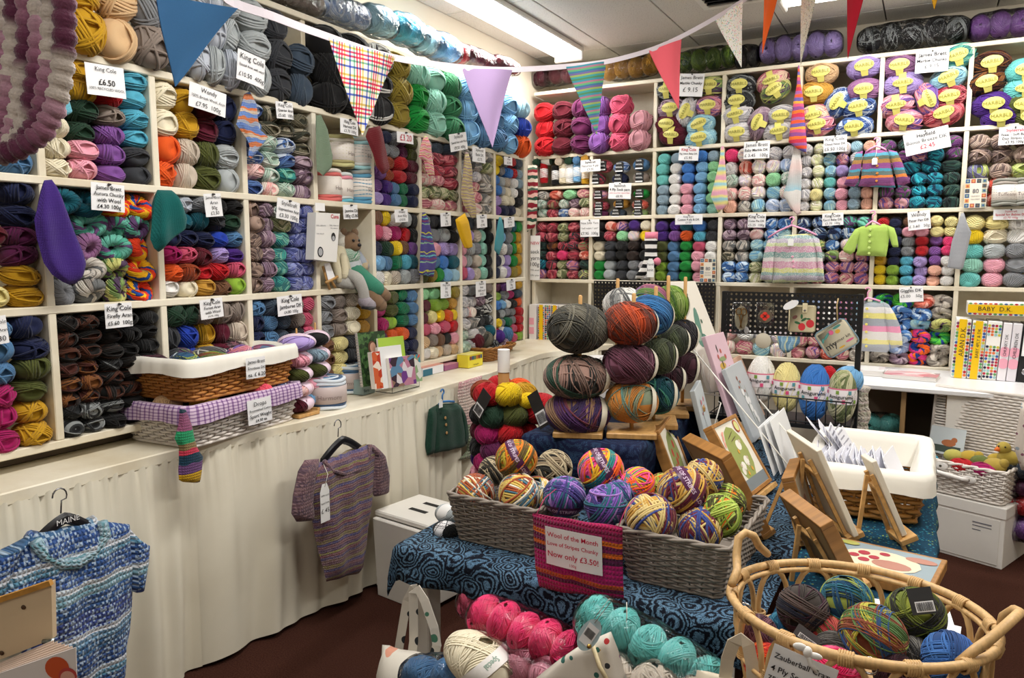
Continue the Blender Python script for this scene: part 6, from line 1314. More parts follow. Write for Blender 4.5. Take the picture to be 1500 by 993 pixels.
m.v = [tuple(Mf @ Vector(v)) for v in m.v]; o = m.build('little_pictures', [mat(c, .5) for c in ('8C3C34', '34507C', '5C7C4C', 'C87830')], t, False); o['kind'] = 'stuff'
# books and magazines in an acrylic holder
HB = frame((-2.23, 2.95, CT), (.25, 1, 0), (-.12, 0, 1))
def upright(px0, px1, py0, py1, depth, th, label, m, name='book', extra=None, cat='book'):
    M = frame(P(px0, py1, x=depth), (.2, 1, 0), (-.14, 0, 1)); a = onplane(M, px0, py0); b_ = onplane(M, px1, py1); t = thing(name, label, cat, M=M); h = a.y; w = b_.x
    if M.translation.z+0 < CT: pass
    MB().box((0, 0, -th), (w, h, 0), c=.001).build('pages', mat('ECE6DC', .6), t, False); m_ = MB(); m_.add([(0, 0, .0006), (w, 0, .0006), (w, h, .0006), (0, h, .0006)], [(0, 1, 2, 3)]); c = m_.build('cover', m, t, False)
    if extra: extra(t, w, h)
    return t
def spiral(t, w, h):
    for k in range(20): MB().tube([(-.004+.007*math.cos(a), h*(k+.5)/20, -.006+.009*math.sin(a)) for a in np.linspace(0, 2*PI, 9)[:-1]], .0014, 4, closed=True).build('wire_loop', mat('B8B8BC', .3, metal=1), t)
    m = MB(); ovalplate(m, w*.22, h*.2, .002, cx=w*.5, cy=h*.7); o = m.build('cover_face', mat('D8A890', .6), t, False); m = MB(); m.add([(w*.36, h*.25, .0016), (w*.66, h*.25, .0016), (w*.6, h*.62, .0016), (w*.42, h*.62, .0016)], [(0, 1, 2, 3)]); m.build('cover_figure', mat('8C3454', .6), t, False); m = MB(); ovalplate(m, w*.3, h*.26, .0012, cx=w*.48, cy=h*.7); m.build('cover_hair', mat('5C3A28', .6), t, False)
upright(532, 572, 487, 567, -2.26, .02, 'spiral bound pattern book with green garden cover', magmat(['284028', '3C5C34', '4C7040', '203420'], 60), extra=spiral)
upright(560, 598, 495, 560, -2.2, .012, 'lime green book behind the white card on the counter', mat('A4C448', .4), extra=lambda t, w, h: (lambda m: (ovalplate(m, w*.3, h*.3, .0015, cx=w*.45, cy=h*.6), m.build('cover_hair', mat('20181C', .6), t, False)))(MB()))
upright(560, 594, 508, 570, -2.17, .02, 'white greeting card standing in front of the lime book', mat('E8E8E8', .4))
upright(550, 562, 515, 570, -2.16, .03, 'magazines with red spines standing beside spiral book', magmat(['B83C24', 'C85C34', 'E8D8C8'], 30), name='magazine', cat='magazine')
upright(574, 611, 524, 568, -2.14, .02, 'magazine with purple masthead in the acrylic holder', magmat(['6C3C84', 'D8D0D4', '8C6C5C', '5C84A4', '3C2C38', 'B87C94'], 26, 3), name='magazine', cat='magazine')
upright(606, 619, 520, 560, -2.17, .01, 'thin teal topped magazine behind the purple magazine', magmat(['3C8C9C', 'D8D8D0', 'C85C4C', '8CA87C'], 30, 5), name='magazine', cat='magazine')
def acrylic():
    t = NT('clear_acrylic'); t.set(col=(.95, .97, .98, 1), rough=.04); t.b.inputs['Transmission Weight'].default_value = 1; t.b.inputs['IOR'].default_value = 1.2; return t.m
c = P(594, 573, z=CT); t = thing('leaflet_holder', 'clear acrylic holder with magazines on the counter edge', 'holder', (c.x-.02, c.y+.02, CT), 0)
AC = acrylic()
for a, b_ in (((-.0, -.1, 0), (.003, .12, .07)), ((-.1, .12, 0), (0, .123, .1)), ((-.1, -.1, 0), (0, .12, .003))): MB().box(a, b_).build('acrylic_panel', AC, t, False)
# bowl basket of balls in the corner
c = P(712, 527, z=CT); t = thing('bowl_basket', 'shallow tan wicker basket of dark yarn in the counter corner', 'basket', (c.x-.02, c.y+.05, CT), PI/2)
woven(t, .26, .16, .38, .24, .085, 10, .028, wicker('A06C34'), .0046, r=.06)
for k, (px, py, dia, code) in enumerate([(697, 500, 25, 'mr'), (710, 497, 26, 'K1'), (729, 493, 22, 'dp'), (741, 489, 22, 'de'), (716, 485, 20, 'te'), (737, 503, 18, 'Vm'), (722, 505, 18, 'Vi')]): bigball(px, py, dia, code, f'{Y[code][0]} yarn ball in the corner bowl basket', x=c.x-.02, mesh=FINE, asp=(1, 1, .95))
# ================================================================ centre display
TZ = .62
PAIS = paisley('0A0F1C', '6E8EA4', '456A8E', 15); TEALB = fabric('123A50', 'floral', ['1C5C78', '2C7C94', '0C2C44', '7C9458', '184C6C', '3C8494'], 95); BATIK = paisley('0E1634', '14404F', '2A2450', 8)
def drape(name, label, x0, x1, y0, y1, z, over, m, seed=1, fl=.06, n=(60, 60)):
    """cloth lying on a table; over = overhang left, right, front, back"""
    rg = random.Random(seed); ph = [rg.uniform(0, 6) for _ in range(4)]; vs = []; uv = []; nx, ny = n
    X = np.linspace(x0-over[0], x1+over[1], nx+1); Yv = np.linspace(y0-over[2], y1+over[3], ny+1)
    for y in Yv:
        for x in X:
            cx, cy = min(max(x, x0), x1), min(max(y, y0), y1); dx, dy = x-cx, y-cy; d = math.hypot(dx, dy)
            if d < 1e-6: vs.append((x, y, z+.003+.0015*math.sin(x*31+ph[0])*math.sin(y*27+ph[1])))
            else:
                ux, uy = dx/d, dy/d; f = fl*d+.012+.012*math.sin((x-y)*26+ph[2])*min(1, d*9)*(1 if d > .02 else .3); k = min(1, d/.02)
                vs.append((cx+ux*f*k, cy+uy*f*k, z+.003-max(0, d-.008)*.985))
            uv.append((x, y))
    fs = [(j*(nx+1)+i, j*(nx+1)+i+1, (j+1)*(nx+1)+i+1, (j+1)*(nx+1)+i) for j in range(ny) for i in range(nx)]
    K = len(vs); 
    o = MB().add(vs, fs, 0, uv).build(name, m); md = o.modifiers.new('thickness', 'SOLIDIFY'); md.thickness = .002; md.offset = 0
    return tag(o, label, 'tablecloth')
def table(x0, x1, y0, y1, z, label, col='E4E0D8'):
    t = thing('table', label, 'table', ((x0+x1)/2, (y0+y1)/2, 0)); w, d = (x1-x0)/2, (y1-y0)/2
    MB().box((-w, -d, z-.03), (w, d, z), c=.003).build('tabletop', mat(col, .4), t, False)
    for sx in (-1, 1):
        for sy in (-1, 1): MB().box((sx*(w-.05)-.035, sy*(d-.05)-.035, 0), (sx*(w-.05)+.035, sy*(d-.05)+.035, z-.03), c=.004).build('leg', mat(col, .4), t, False)
table(-1.36, -.36, 1.78, 3.6, TZ, 'low white table under the blue paisley cloth')
drape('tablecloth', 'navy and pale blue paisley batik cloth on the centre table', -1.36, -.30, 1.76, 3.62, TZ, (.13, .0, .11, .05), PAIS, 3, n=(70, 80))
table(-.26, .05, 1.36, 3.6, TZ-.01, 'narrow table under the teal cloth beside the aisle')
drape('tablecloth', 'teal and green speckled cloth on the narrow aisle table', -.29, .06, 1.34, 3.62, TZ-.01, (.0, .05, .3, .05), TEALB, 5, n=(30, 90))
# batik covered box
t = thing('display_box', 'raised display box on the centre table under the batik cloth', 'box', (-1.01, 2.72, TZ+.004)); MB().box((-.20, -.40, 0), (.20, .40, .235), c=.004).build('box_body', mat('4C4038', .6), t, False)
drape('display_cloth', 'dark teal and purple batik cloth over the raised display box', -1.215, -.805, 2.315, 3.125, TZ+.242, (.225, .225, .225, .05), BATIK, 7, fl=.03, n=(50, 60))
BZ = TZ+.247
# wool balls on pegs: (base px, list of (px, py, w, h, code, word place))
PEGS = [((848, 640), 2.40, [(845, 605, 98, 62, 'K3', 'bottom'), (845, 552, 100, 62, 'K2', 'middle'), (847, 481, 96, 70, 'K1', 'top')], 'front left peg'),
        ((925, 628), 2.48, [(925, 588, 78, 60, 'K6', 'bottom'), (922, 533, 84, 60, 'K5', 'middle'), (922, 474, 84, 62, 'K4', 'top')], 'front right peg'),
        ((957, 610), 2.66, [(962, 578, 64, 54, 'K9', 'bottom'), (965, 522, 56, 52, 'K8', 'middle'), (952, 462, 70, 58, 'K7', 'top')], 'second peg on the right'),
        ((902, 600), 2.84, [(900, 545, 64, 50, 'KE', 'lower'), (915, 447, 66, 50, 'KE', 'top')], 'hidden peg behind'),
        ((975, 590), 2.86, [(978, 555, 56, 44, 'KD', 'bottom'), (982, 500, 58, 48, 'K8', 'middle'), (952, 442, 56, 50, 'KA', 'top')], 'third peg on the right'),
        ((1000, 570), 3.02, [(998, 538, 56, 48, 'KD', 'bottom'), (995, 492, 58, 50, 'KC', 'middle'), (982, 447, 56, 56, 'KB', 'top')], 'farthest peg on the right')]
PEGM = [strandball(90+s, wraps=150, segs=44, sides=4, L=1.0, rad=.027, hole=10, groups=7) for s in range(3)]
for me in PEGM: me.materials.append(yarnmat('cr', 'strand'))
for (bp, yy, lst, ph) in PEGS:
    b0 = P(bp[0], bp[1], y=yy); peg((b0.x, b0.y, BZ), max(P(l[0], l[1]-l[3]/2-14, y=yy).z for l in lst)-BZ, f'pale wooden peg stand of wool balls, {ph}', rad=.007, bs=(.085, .085, .02), yaw=.35)
    for k, (px, py, w, h, code, pw) in enumerate(lst):
        c = P(px, py, y=yy); d = (c-EYE).dot(FW); rw, rh = w/2*d/FPX, h/2*d/FPX*1.05
        t = thing('wool_ball', f'{Y[code][0]} big wool ball, {pw}, {ph}', 'wool ball', M=Matrix.Translation(c) @ Matrix.Rotation(.35+.2*k, 4, 'Z'))
        setm(link('wound_yarn', PEGM[(k+int(bp[0])) % 3], t, M=Matrix.Rotation(.6*k, 4, 'Z') @ Matrix.Diagonal((rw, rw*.96, rh, 1))), code)
        if code != 'K1' and pw != 'lower':
            o = bandmesh((.93, .25, -.12), .62, .2, (rw, rw*.96, rh), k=1.03, seg=36).build('paper_band', mat('D8D2C0', .5, var=.03), t)
# mini ball packs stacked on a tube
c0 = P(742, 640, y=2.42); c0 = Vector((-1.33, 2.58, 0)); c0 = P(738, 640, y=2.5)
t = thing('display_tube', 'tall white and brown cardboard tube above the yellow mini balls', 'tube', (c0.x, c0.y, TZ+.006)); zt = P(742, 512, y=2.5).z-TZ-.006; zm = P(742, 545, y=2.5).z-TZ-.006
MB().lathe([(.016, .0), (.022, .0), (.022, zm), (.016, zm)], 20).build('brown_sleeve', mat('9C6C34', .7), t); MB().lathe([(.021, zm), (.0235, zm), (.0235, zt), (.021, zt)], 20).build('white_sleeve', mat('E8E6E4', .5), t, angle=.5)
RING = [(566, .40, ['rd', 'ye', 'mu', 'ora', 'rd', 'ru'], 42, 'red, yellow and orange', .0), (597, .42, ['dg', 'ol', 'bk', 'bk', 'dg', 'bk'], 44, 'dark green and black', .3), (622, .42, ['mg', 'rd', 'rd', 'mg', 'rd', 'bu'], 42, 'raspberry red', .1), (645, .40, ['pl', 'bk', 'bu', 'pl', 'dp', 'bk'], 40, 'blackcurrant', .4), (663, .38, ['mg', 'pu', 'dp', 'mg', 'pu', 'dp'], 38, 'magenta and purple', .0), (684, .36, ['pk', 'du', 'rs', 'pk', 'rs', 'pk'], 36, 'pale pink', .3)]
for k, (py, rr, cols, dia, nm, ph) in enumerate(RING):
    z = P(738, py+8, y=2.5).z; t = thing('mini_ball_pack', f'ring of {nm} mini yarn balls round the cardboard tube', 'yarn pack', (c0.x, c0.y, z), ph)
    for q in range(6):
        a = 2*PI*q/6-1.9; R = .082; o = setm(link('mini_ball', FINE[q % 3], t, M=Matrix.Translation((R*math.cos(a), R*math.sin(a), .006*math.sin(q*2))) @ Matrix.Rotation(a, 4, 'Z') @ Matrix.Diagonal((.052, .056, .046, 1))), cols[q])
def swing(px, py, w, h, y, label, rot, col='1A1A1C'):
    M = frame(P(px, py, y=y), (.9, -.3, 0), (0, 0, 1)) @ Matrix.Rotation(rot, 4, 'Z'); t = thing('swing_ticket', label, 'ticket', M=M); MB().box((-w/2, -h/2, -.001), (w/2, h/2, 0)).build('card', mat(col, .4), t, False)
    m = MB(); m.add([(-w*.42, -h*.42, .001), (w*.42, -h*.42, .001), (w*.42, -h*.05, .001), (-w*.42, -h*.05, .001)], [(0, 1, 2, 3)]); m.build('barcode_panel', PAPER, t, False); m = MB(); bars(m, -w*.36, w*.36, -h*.38, -h*.1, .002); m.build('barcode', INK, t, False)
swing(705, 592, .055, .12, 2.36, 'tilted black swing ticket left of the dark green mini balls', -.6); swing(789, 600, .06, .13, 2.36, 'tilted black swing ticket right of the raspberry mini balls', .55)
bigball(790, 598, 56, 'rd', 'scarlet fluffy yarn ball beside the big plum wool ball', y=2.55, asp=(1.1, 1, .8)); bigball(772, 586, 26, 'ye', 'small yellow mini ball behind the black swing ticket', y=2.48)
# grey baskets with striped chunky balls
for (x, y, w, d, lb) in ((-1.085, 2.02, .29, .30, 'grey woven basket of striped chunky balls on the left'), (-.535, 2.06, .27, .42, 'grey woven basket of striped chunky balls on the right')):
    t = thing('grey_basket', lb, 'basket', (x, y, TZ+.005), -.03); woven(t, w-.02, d-.02, w+.03, d+.03, .145, 18, .03, GRW, .0042, r=.018)
G = 'striped chunky balls in the grey baskets'
for px, py, dia, code, lb, y, bnd, bn, bo in [
    (697, 724, 60, 'S1', 'rust and cream striped ball at the left front of left basket', 1.93, 0, None, 0), (760, 725, 64, 'S1', 'rust and cream striped ball at the right front of left basket', 1.92, 0, None, 0), (786, 722, 50, 'S1', 'rust and cream striped ball half behind its twin in left basket', 2.03, 0, None, 0),
    (756, 672, 60, 'S2', 'olive and orange ball with purple band on top of left basket', 1.97, 1, (.8, .45, .5), .15), (722, 690, 44, 'S3', 'black and stone striped ball at the back left of left basket', 2.08, 0, None, 0), (812, 686, 54, 'S3', 'black and stone striped ball below the big violet wool ball', 2.16, 0, None, 0), (786, 692, 46, 'S3', 'smaller black and stone striped ball beside the olive one', 2.1, 0, None, 0),
    (827, 727, 62, 'S4', 'violet and teal striped ball with purple band above pink swatch', 1.93, 1, (0, .1, 1), -.55), (887, 741, 62, 'S4', 'violet and teal striped ball right of the banded violet ball', 1.91, 0, None, 0), (904, 728, 52, 'S4', 'violet and teal striped ball tucked behind the right violet ball', 2.0, 0, None, 0),
    (880, 688, 66, 'S5', 'neon orange and teal ball with purple band in the centre', 2.03, 1, (.8, .45, .5), .25), (934, 710, 52, 'S5', 'neon pink and black striped ball behind right basket corner', 2.08, 0, None, 0), (915, 715, 44, 'S5', 'neon orange striped ball peeping beside the banded neon ball', 2.04, 0, None, 0),
    (953, 758, 74, 'S6', 'gold and blue striped ball at the left front of right basket', 1.90, 1, (0, .1, 1), -.62), (1026, 774, 68, 'S6', 'gold and blue striped ball at the right front of right basket', 1.945, 0, None, 0), (1000, 718, 72, 'S6', 'gold and blue ball with purple band on top of right basket', 1.98, 1, (.8, .45, .5), .3), (1030, 700, 56, 'S6', 'gold and blue striped ball behind the banded ball at right', 2.07, 0, None, 0),
    (1054, 755, 62, 'S7', 'lime and orange striped ball at the right of right basket', 1.98, 0, None, 0), (1066, 735, 54, 'S7', 'lime striped ball at the far right corner of right basket', 2.1, 0, None, 0), (970, 715, 44, 'S7', 'lime and brown striped ball behind the gold and blue pile', 2.12, 0, None, 0)]:
    bigball(px, py, dia, code, lb, y=y, band=bnd, bn=bn or (1, 0, 0), bo=bo, rot=(px*.3, py*.17, px*.11) if not bnd else (0, 0, 0), asp=(1, 1, .93), bt='LOVE OF STRIPES', bw=.42 if bnd else 0, group=None)
# knitted pink swatch with the wool of the month card
MS = frame(P(846, 815, y=1.735), (1, -.04, 0), (0, -.08, 1)); t = thing('knitted_swatch', 'pink, orange and purple knitted swatch hanging from the centre table front', 'swatch', M=MS)
puffpx(MS, [(780, 752, 912, 772), (782, 790, 912, 810), (784, 830, 913, 850), (790, 862, 914, 878)], .022, n=26, sub=6, amp=.0025).build('knitted_body', knit([(0, '5A1C48'), (.06, 'D8641C'), (.1, '7C1C50'), (.16, 'E0701C'), (.2, '8C1C4C'), (.3, 'A81C54'), (.42, 'B01C5C'), (.47, 'E0701C'), (.52, 'A02050'), (.66, 'B81C64'), (.74, '6C1C48'), (.78, 'D05C2C'), (.82, 'B81C6C')], rows=110, period=.30, wob=.006, bump=1.0), t)
for px, py in ((786, 753), (906, 771)): a = onplane(MS, px, py); MB().tube([a, MS.inverted() @ Vector((MS @ a+Vector((0, .05, .03)))), MS.inverted() @ Vector((MS @ a+Vector((0, .12, .035))))], .0012, 5).build('hanging_thread', mat('B03060', .8), t)
sign((801, 771), (884, 788), (798, 824), [('Wool of the Month', 1, 'rb'), ('Love of Stripes Chunky', 1, 'rb'), ('Now only £3.50!', 1.35, 'rb'), ('100g', .5, 'r')], 'white card reading Wool of the Month pinned on the pink swatch', wall=MS @ Matrix.Translation((0, 0, .016)), off=0, pin=False)
# left of the basket: small balls, step stool, tote bag
bigball(656, 752, 34, 'lg', 'pale grey yarn ball with paper band beside the left grey basket', y=1.98, band=1, bn=(1, -.3, 0), bo=.2, bt=None, bcol='E4E2E0', bw=.8, asp=(1.15, 1, .8))
bigball(653, 776, 32, 'bk', 'black yarn ball with white band beside the left grey basket', y=1.9, band=1, bn=(1, -.3, 0), bo=.1, bt=None, bcol='E4E2E4', bw=.8, asp=(1.25, 1, .75))
t = thing('step_stool', 'white folding plastic step stool on the floor by the curtain', 'stool', (-1.88, 2.62, 0), -.15); SP = mat('E6E2DA', .4)
MB().box((-.16, -.14, .36), (.16, .14, .385), c=.006).build('seat', SP, t, False)
for s in (-1, 1): MB().box((-.15+.0, -.012, 0), (.15, .012, .36), c=.004).build('side_panel', SP, t, False, M=Matrix.Translation((0, s*.128, 0)) @ Matrix.Rotation(-s*.06, 4, 'X'))
for s in (-1, 1):
    MB().box((-.012, -.12, .02), (.012, .12, .36), c=.004).build('end_panel', SP, t, False, M=Matrix.Translation((s*.145, 0, 0)))
    for k in range(8): MB().box((-.006, -.006, -.01), (.006, .006, .01), c=.001).build('hinge_tooth', SP, t, False, M=Matrix.Translation((s*.158, -.126, .05+k*.04)))
for s in (0, 1): MB().box((-.05, -.012, .3855), (.05, .012, .3865)).build('handle_slot', mat('1C1A18', .8), t, False, M=Matrix.Translation((0, -.03+.09*s, 0)))
TOTE = fabric('DAD4C8', 'floral', ['4C7C64', 'D89880', '2C3034', 'DAD4C8', 'DAD4C8', 'DAD4C8'], 22)
c = P(610, 960, y=1.62); t = thing('tote_bag', 'patterned cream tote bag hanging below the corner of the paisley cloth', 'bag', tuple(c)); 
pr = [(-.12, .0), (-.13, -.1), (-.135, -.2), (-.13, -.3)]
puffmesh([(Vector((a, b_)), Vector((.12-.02*i, b_))) for i, (a, b_) in enumerate(pr)], .14, n=12, amp=.006).build('bag_body', TOTE, t, M=Matrix.Rotation(PI/2, 4, 'X'))
def strap(t, pts, w, m, name='handle', M=None):
    vs = []; uv = []; L = 0; P_ = [Vector(p) for p in pts]
    for i, p in enumerate(P_):
        tn = (P_[min(i+1, len(P_)-1)]-P_[max(i-1, 0)]).normalized(); s = tn.cross(Vector((.3, -1, .1))).normalized(); L += (p-P_[max(i-1, 0)]).length
        n_ = tn.cross(s)
        for a, b_ in ((1, 1), (-1, 1), (-1, -1), (1, -1)): vs.append(p+s*w/2*a+n_*.0015*b_); uv.append((a*w/2, L))
    fs = [(i*4+j, i*4+(j+1) % 4, (i+1)*4+(j+1) % 4, (i+1)*4+j) for i in range(len(P_)-1) for j in range(4)]
    return MB().add(vs, fs, 0, uv).build(name, m, t, False)
pp = lambda l, y: [P(a, b_, y=y)-c for a, b_ in l]
strap(t, pp([(600, 985), (606, 940), (606, 900), (605, 870), (612, 863), (622, 880), (636, 920), (640, 945), (634, 965)], 1.66), .026, TOTE); strap(t, pp([(580, 980), (586, 940), (596, 880), (606, 862), (612, 862)], 1.70), .026, TOTE)
# bagged yarn packs under the front of the table, stacked on a low crate
t = thing('low_crate', 'low grey crate under the centre table carrying the bagged packs', 'crate', (-.82, 1.95, 0)); MB().box((-.36, -.22, 0), (.36, .22, .16), c=.004).build('crate_body', mat('8C8680', .6), t, False)
def bagat(px, py, y, L, H, yaw, roll, code, label, n, depth=None):
    M = Matrix.Translation(P(px, py, y=y)) @ Matrix.Rotation(yaw, 4, 'Z') @ Matrix.Rotation(roll, 4, 'Y') @ Matrix.Rotation(PI/2, 4, 'X'); return bag(int(px), 0, L, H, code, label, M=M, n=n, depth=depth)
bagat(768, 926, 1.62, .31, .105, -.05, .12, 'fu', 'shiny bright pink bagged yarn pack under the centre table', 5, .13)
bagat(948, 950, 1.62, .36, .12, -.1, .24, 'aq', 'turquoise bagged yarn pack under the right grey basket', 5, .13)
bagat(742, 898, 1.78, .3, .1, 0, .05, 'rs', 'deep rose bagged yarn pack behind the bright pink pack', 5)
bagat(800, 988, 1.58, .22, .1, 0, .1, 'pk', 'pale pink bagged yarn pack below the bright pink pack', 3)
bagat(640, 990, 1.55, .2, .1, 0, -.2, 'de', 'denim blue bagged yarn pack behind the cream ball', 2)
bagat(960, 1010, 1.55, .3, .12, 0, 0, 'bg', 'beige bagged yarn pack below the turquoise pack', 3)
t = bigball(704, 968, 118, 'cr', 'large cream yarn ball with white paper band in clear bag', y=1.54, band=1, bn=(1, 0, -.35), bo=.18, bt='Special', bcol='ECE8E4', bw=.38, tc='88A898', asp=(1.0, .7, .62), rot=(0, .3, 0), mesh=PEGM)
# fabric pouch with tags
MP = frame(P(850, 970, y=1.5), (1, 0, 0), (0, .1, 1)); t = thing('fabric_pouch', 'sewing print fabric pouch with zip leaning against the bagged packs', 'pouch', M=MP)
puffpx(MP, [(850, 945, 895, 925), (820, 965, 905, 950), (795, 985, 915, 985), (770, 1005, 930, 1015)], .04, n=14).build('pouch_body', fabric('E0D8CC', 'floral', ['B83C3C', '3C6C64', '3C3C40', 'C89C3C', '9C6C8C', 'E0D8CC'], 48), t)
a, b_ = onplane(MP, 872, 938), onplane(MP, 900, 1000); MB().tube([(a.x, a.y, .02), ((a.x+b_.x)/2, (a.y+b_.y)/2, .03), (b_.x, b_.y, .022)], .005, 6).build('zip', mat('E0D0A8', .5), t); MB().lathe([(.004, 0), (.006, .004), (.004, .012)], 8, Matrix.Translation((a.x, a.y, .028))).build('zip_pull', mat('C8A45C', .3, metal=1), t)
m = MB(); q = onplane(MP, 864, 929, .03); ovalplate(m, .045, .085, .034, rot=-.5, cx=q.x, cy=q.y); o = m.build('oval_ticket', mat('B8D0D8', .5), t, False); m = MB(); m.add([(-.014, -.026, .035), (.014, -.026, .035), (.014, .026, .035), (-.014, .026, .035)], [(0, 1, 2, 3)]); m.v = [tuple(Matrix.Translation((q.x, q.y, 0)) @ Matrix.Rotation(-.5, 4, 'Z') @ Vector(v)) for v in m.v]; m.build('price_sticker', PAPER, o, False); m = MB(); bars(m, -.011, .011, -.006, .014, .036); m.v = [tuple(Matrix.Translation((q.x, q.y, 0)) @ Matrix.Rotation(-.5, 4, 'Z') @ Vector(v)) for v in m.v]; m.build('barcode', INK, o, False)
a = onplane(MP, 893, 880, .05); MB().tube([(q.x+.01, q.y+.04, .035), (a.x-.005, a.y, .04), (a.x+.003, a.y, .04), (q.x+.012, q.y+.03, .036)], .001, 4).build('string', mat('D8D4CC', .8), t)
MP2 = frame(P(916, 925, y=1.6), (1, 0, 0), (0, 0, 1)); t = thing('price_tag', 'small white price tag on string under the right basket', 'tag', M=MP2); tagcard(t, MP2, 915, 938, .018, .027, .0, string=(918, 882), text=['£3.50', 'ea'])
# ================================================================ easels, framed kits and canvases on the aisle side
BAM = woodmat('A8763C', .7, 5)
def leanM(x, y, z, phi, th):
    f = math.radians(phi); a = math.radians(th); n0 = Vector((math.cos(f), math.sin(f), 0)); r = Vector((-math.sin(f), math.cos(f), 0)); return frame((x, y, z), r, Vector((0, 0, math.cos(a)))-n0*math.sin(a))
def blob(mb, cx, cy, rx, ry, z, n=14, rot=0): mb.add([(cx+rx*math.cos(u)*math.cos(rot)-ry*math.sin(u)*math.sin(rot), cy+rx*math.cos(u)*math.sin(rot)+ry*math.sin(u)*math.cos(rot), z) for u in np.linspace(0, 2*PI, n+1)[:-1]], [tuple(range(n))])
def art(t, w, h, spec, z=.0012, name='stitched_design'):
    """spec: colour -> list of (cx, cy, rx, ry[, rot]) in fractions of the panel"""
    for i, (c, l) in enumerate(spec):
        m = MB()
        for e in l: blob(m, (e[0]-.5)*w, e[1]*h, e[2]*w, e[3]*h, z+i*.0004, 12, e[4] if len(e) > 4 else 0)
        o = m.build(name, mat(c, .7), t, False)
        if len(l) > 1: o['kind'] = 'stuff'
def easel(t, w, h, m, back=.016):
    for s in (-1, 1): MB().tube([(s*w*.16, h*.82, -back-.008), (s*w*.34, -.045, -back-.008)], .0075, 4).build('leg', m, t, False)
    MB().tube([(0, h*.8, -back-.016), (0, -.02, -back-.14)], .0075, 4).build('leg', m, t, False)
    MB().box((-w*.42, -.022, -back-.014), (w*.42, -.004, .022), c=.002).build('ledge', m, t, False)
    MB().box((-w*.22, h*.62, -back-.014), (w*.22, h*.68, -back-.002), c=.002).build('cross_bar', m, t, False)
FRAMES = [('F1', (-.703, 2.605, .648, 8, 21.9, .26, .263), 'wooden framed kit with red flowers on green oval left of lamb frame'), ('F2', (-.485, 2.756, .65, -7, 32, .253, .28), 'wooden framed kit with white lambs on a green oval'),
          ('F3', (-.458, 2.417, .65, 43.2, 30.1, .252, .303), 'large wooden frame seen from behind beside the right grey basket'), ('R1', (-.269, 2.448, .648, 3, 17.1, .241, .196), 'wooden frame seen edge on with white picture behind rattan basket'), ('R2', (-.163, 2.164, .648, 31.8, 28.6, .259, .205), 'wooden frame seen from behind closest to the rattan basket')]
for key, (x, y, z, phi, th, w, h), lb in FRAMES:
    t = thing('framed_kit', lb, 'frame', M=leanM(x, y, z, phi, th)); b = .014; D = .034
    for a, c in (((-w/2, 0, -D), (w/2, b, .003)), ((-w/2, h-b, -D), (w/2, h, .003)), ((-w/2, b, -D), (-w/2+b, h-b, .003)), ((w/2-b, b, -D), (w/2, h-b, .003))): MB().box(a, c, c=.0015).build('frame_bar', BAM, t, False)
    MB().box((-w/2+b, b, -.01), (w/2-b, h-b, -.002)).build('picture', mat('E4DED0', .6, var=.03), t, False)
    W = w-2*b
    if key == 'F1': art(t, w, h, [('8C9458', [(.5, .5, .3, .38)]), ('B84434', [(.4, .6, .05, .06), (.58, .68, .05, .06), (.5, .45, .05, .06), (.62, .5, .04, .05), (.38, .4, .04, .05)]), ('C8C880', [(.82, .82, .09, .1)])], -.0015)
    if key == 'F2': art(t, w, h, [('98A058', [(.47, .52, .33, .38)]), ('ECE8DC', [(.38, .36, .07, .06), (.55, .4, .08, .07), (.56, .62, .09, .07), (.3, .3, .05, .05)]), ('5C4030', [(.45, .78, .14, .006, .3), (.5, .72, .12, .006, .2)]), ('C8B49C', [(.3, .38, .03, .025), (.62, .43, .03, .025), (.64, .66, .035, .025), (.35, .3, .012, .03), (.42, .3, .012, .03), (.52, .34, .012, .03), (.59, .34, .012, .03)]), ('D8A040', [(.45, .55, .03, .03), (.42, .25, .03, .03), (.6, .28, .03, .03)]), ('E8A090', [(.18, .78, .06, .02, .8), (.22, .84, .05, .02, .5), (.14, .7, .05, .02, 1)]), ('B84C34', [(.8, .85, .09, .09)]), ('D0D088', [(.8, .85, .07, .07)])], -.0015)
    if key == 'F2': MB().box((-W/2, b, -.0018), (W/2, b+.04, -.0008)).build('caption_strip', mat('7C8488', .6), t, False)
    if key == 'R1': art(t, w, h, [('D8C8B8', [(.55, .5, .25, .3)]), ('B88C7C', [(.5, .45, .12, .1)])], -.0015)
    MB().box((-w/2+b, b, -D+.002), (w/2-b, h-b, -D+.006)).build('backing_board', mat('B89468', .7), t, False)
    easel(t, w, h, PINE, D)
for key, (x, y, z, phi, th, w, h), lb in [('R3', (-.198, 2.521, .66, 27.7, 25.1, .264, .291), 'white canvas board on wooden easel in front of the card basket'), ('R4', (-.028, 2.518, .66, 25.4, 24.2, .083, .249), 'small white canvas on a wooden easel at the basket corner')]:
    t = thing('easel_canvas', lb, 'canvas', M=leanM(x, y, z, phi, th)); MB().box((-w/2, 0, -.016), (w/2, h, 0), c=.002).build('canvas', mat('DCD4C4', .7, var=.05), t, False); easel(t, max(w, .13), h, PINE, .016)
def canvas(x, y, z, phi, th, w, h, col, label, spec, name='canvas_picture', th2=.02, cat='canvas'):
    t = thing(name, label, cat, M=leanM(x, y, z, phi, th)); MB().box((-w/2, 0, -th2), (w/2, h, 0), c=.002).build('canvas', mat(col, .6, var=.04, scale=8), t, False); art(t, w, h, spec, .0008); return t
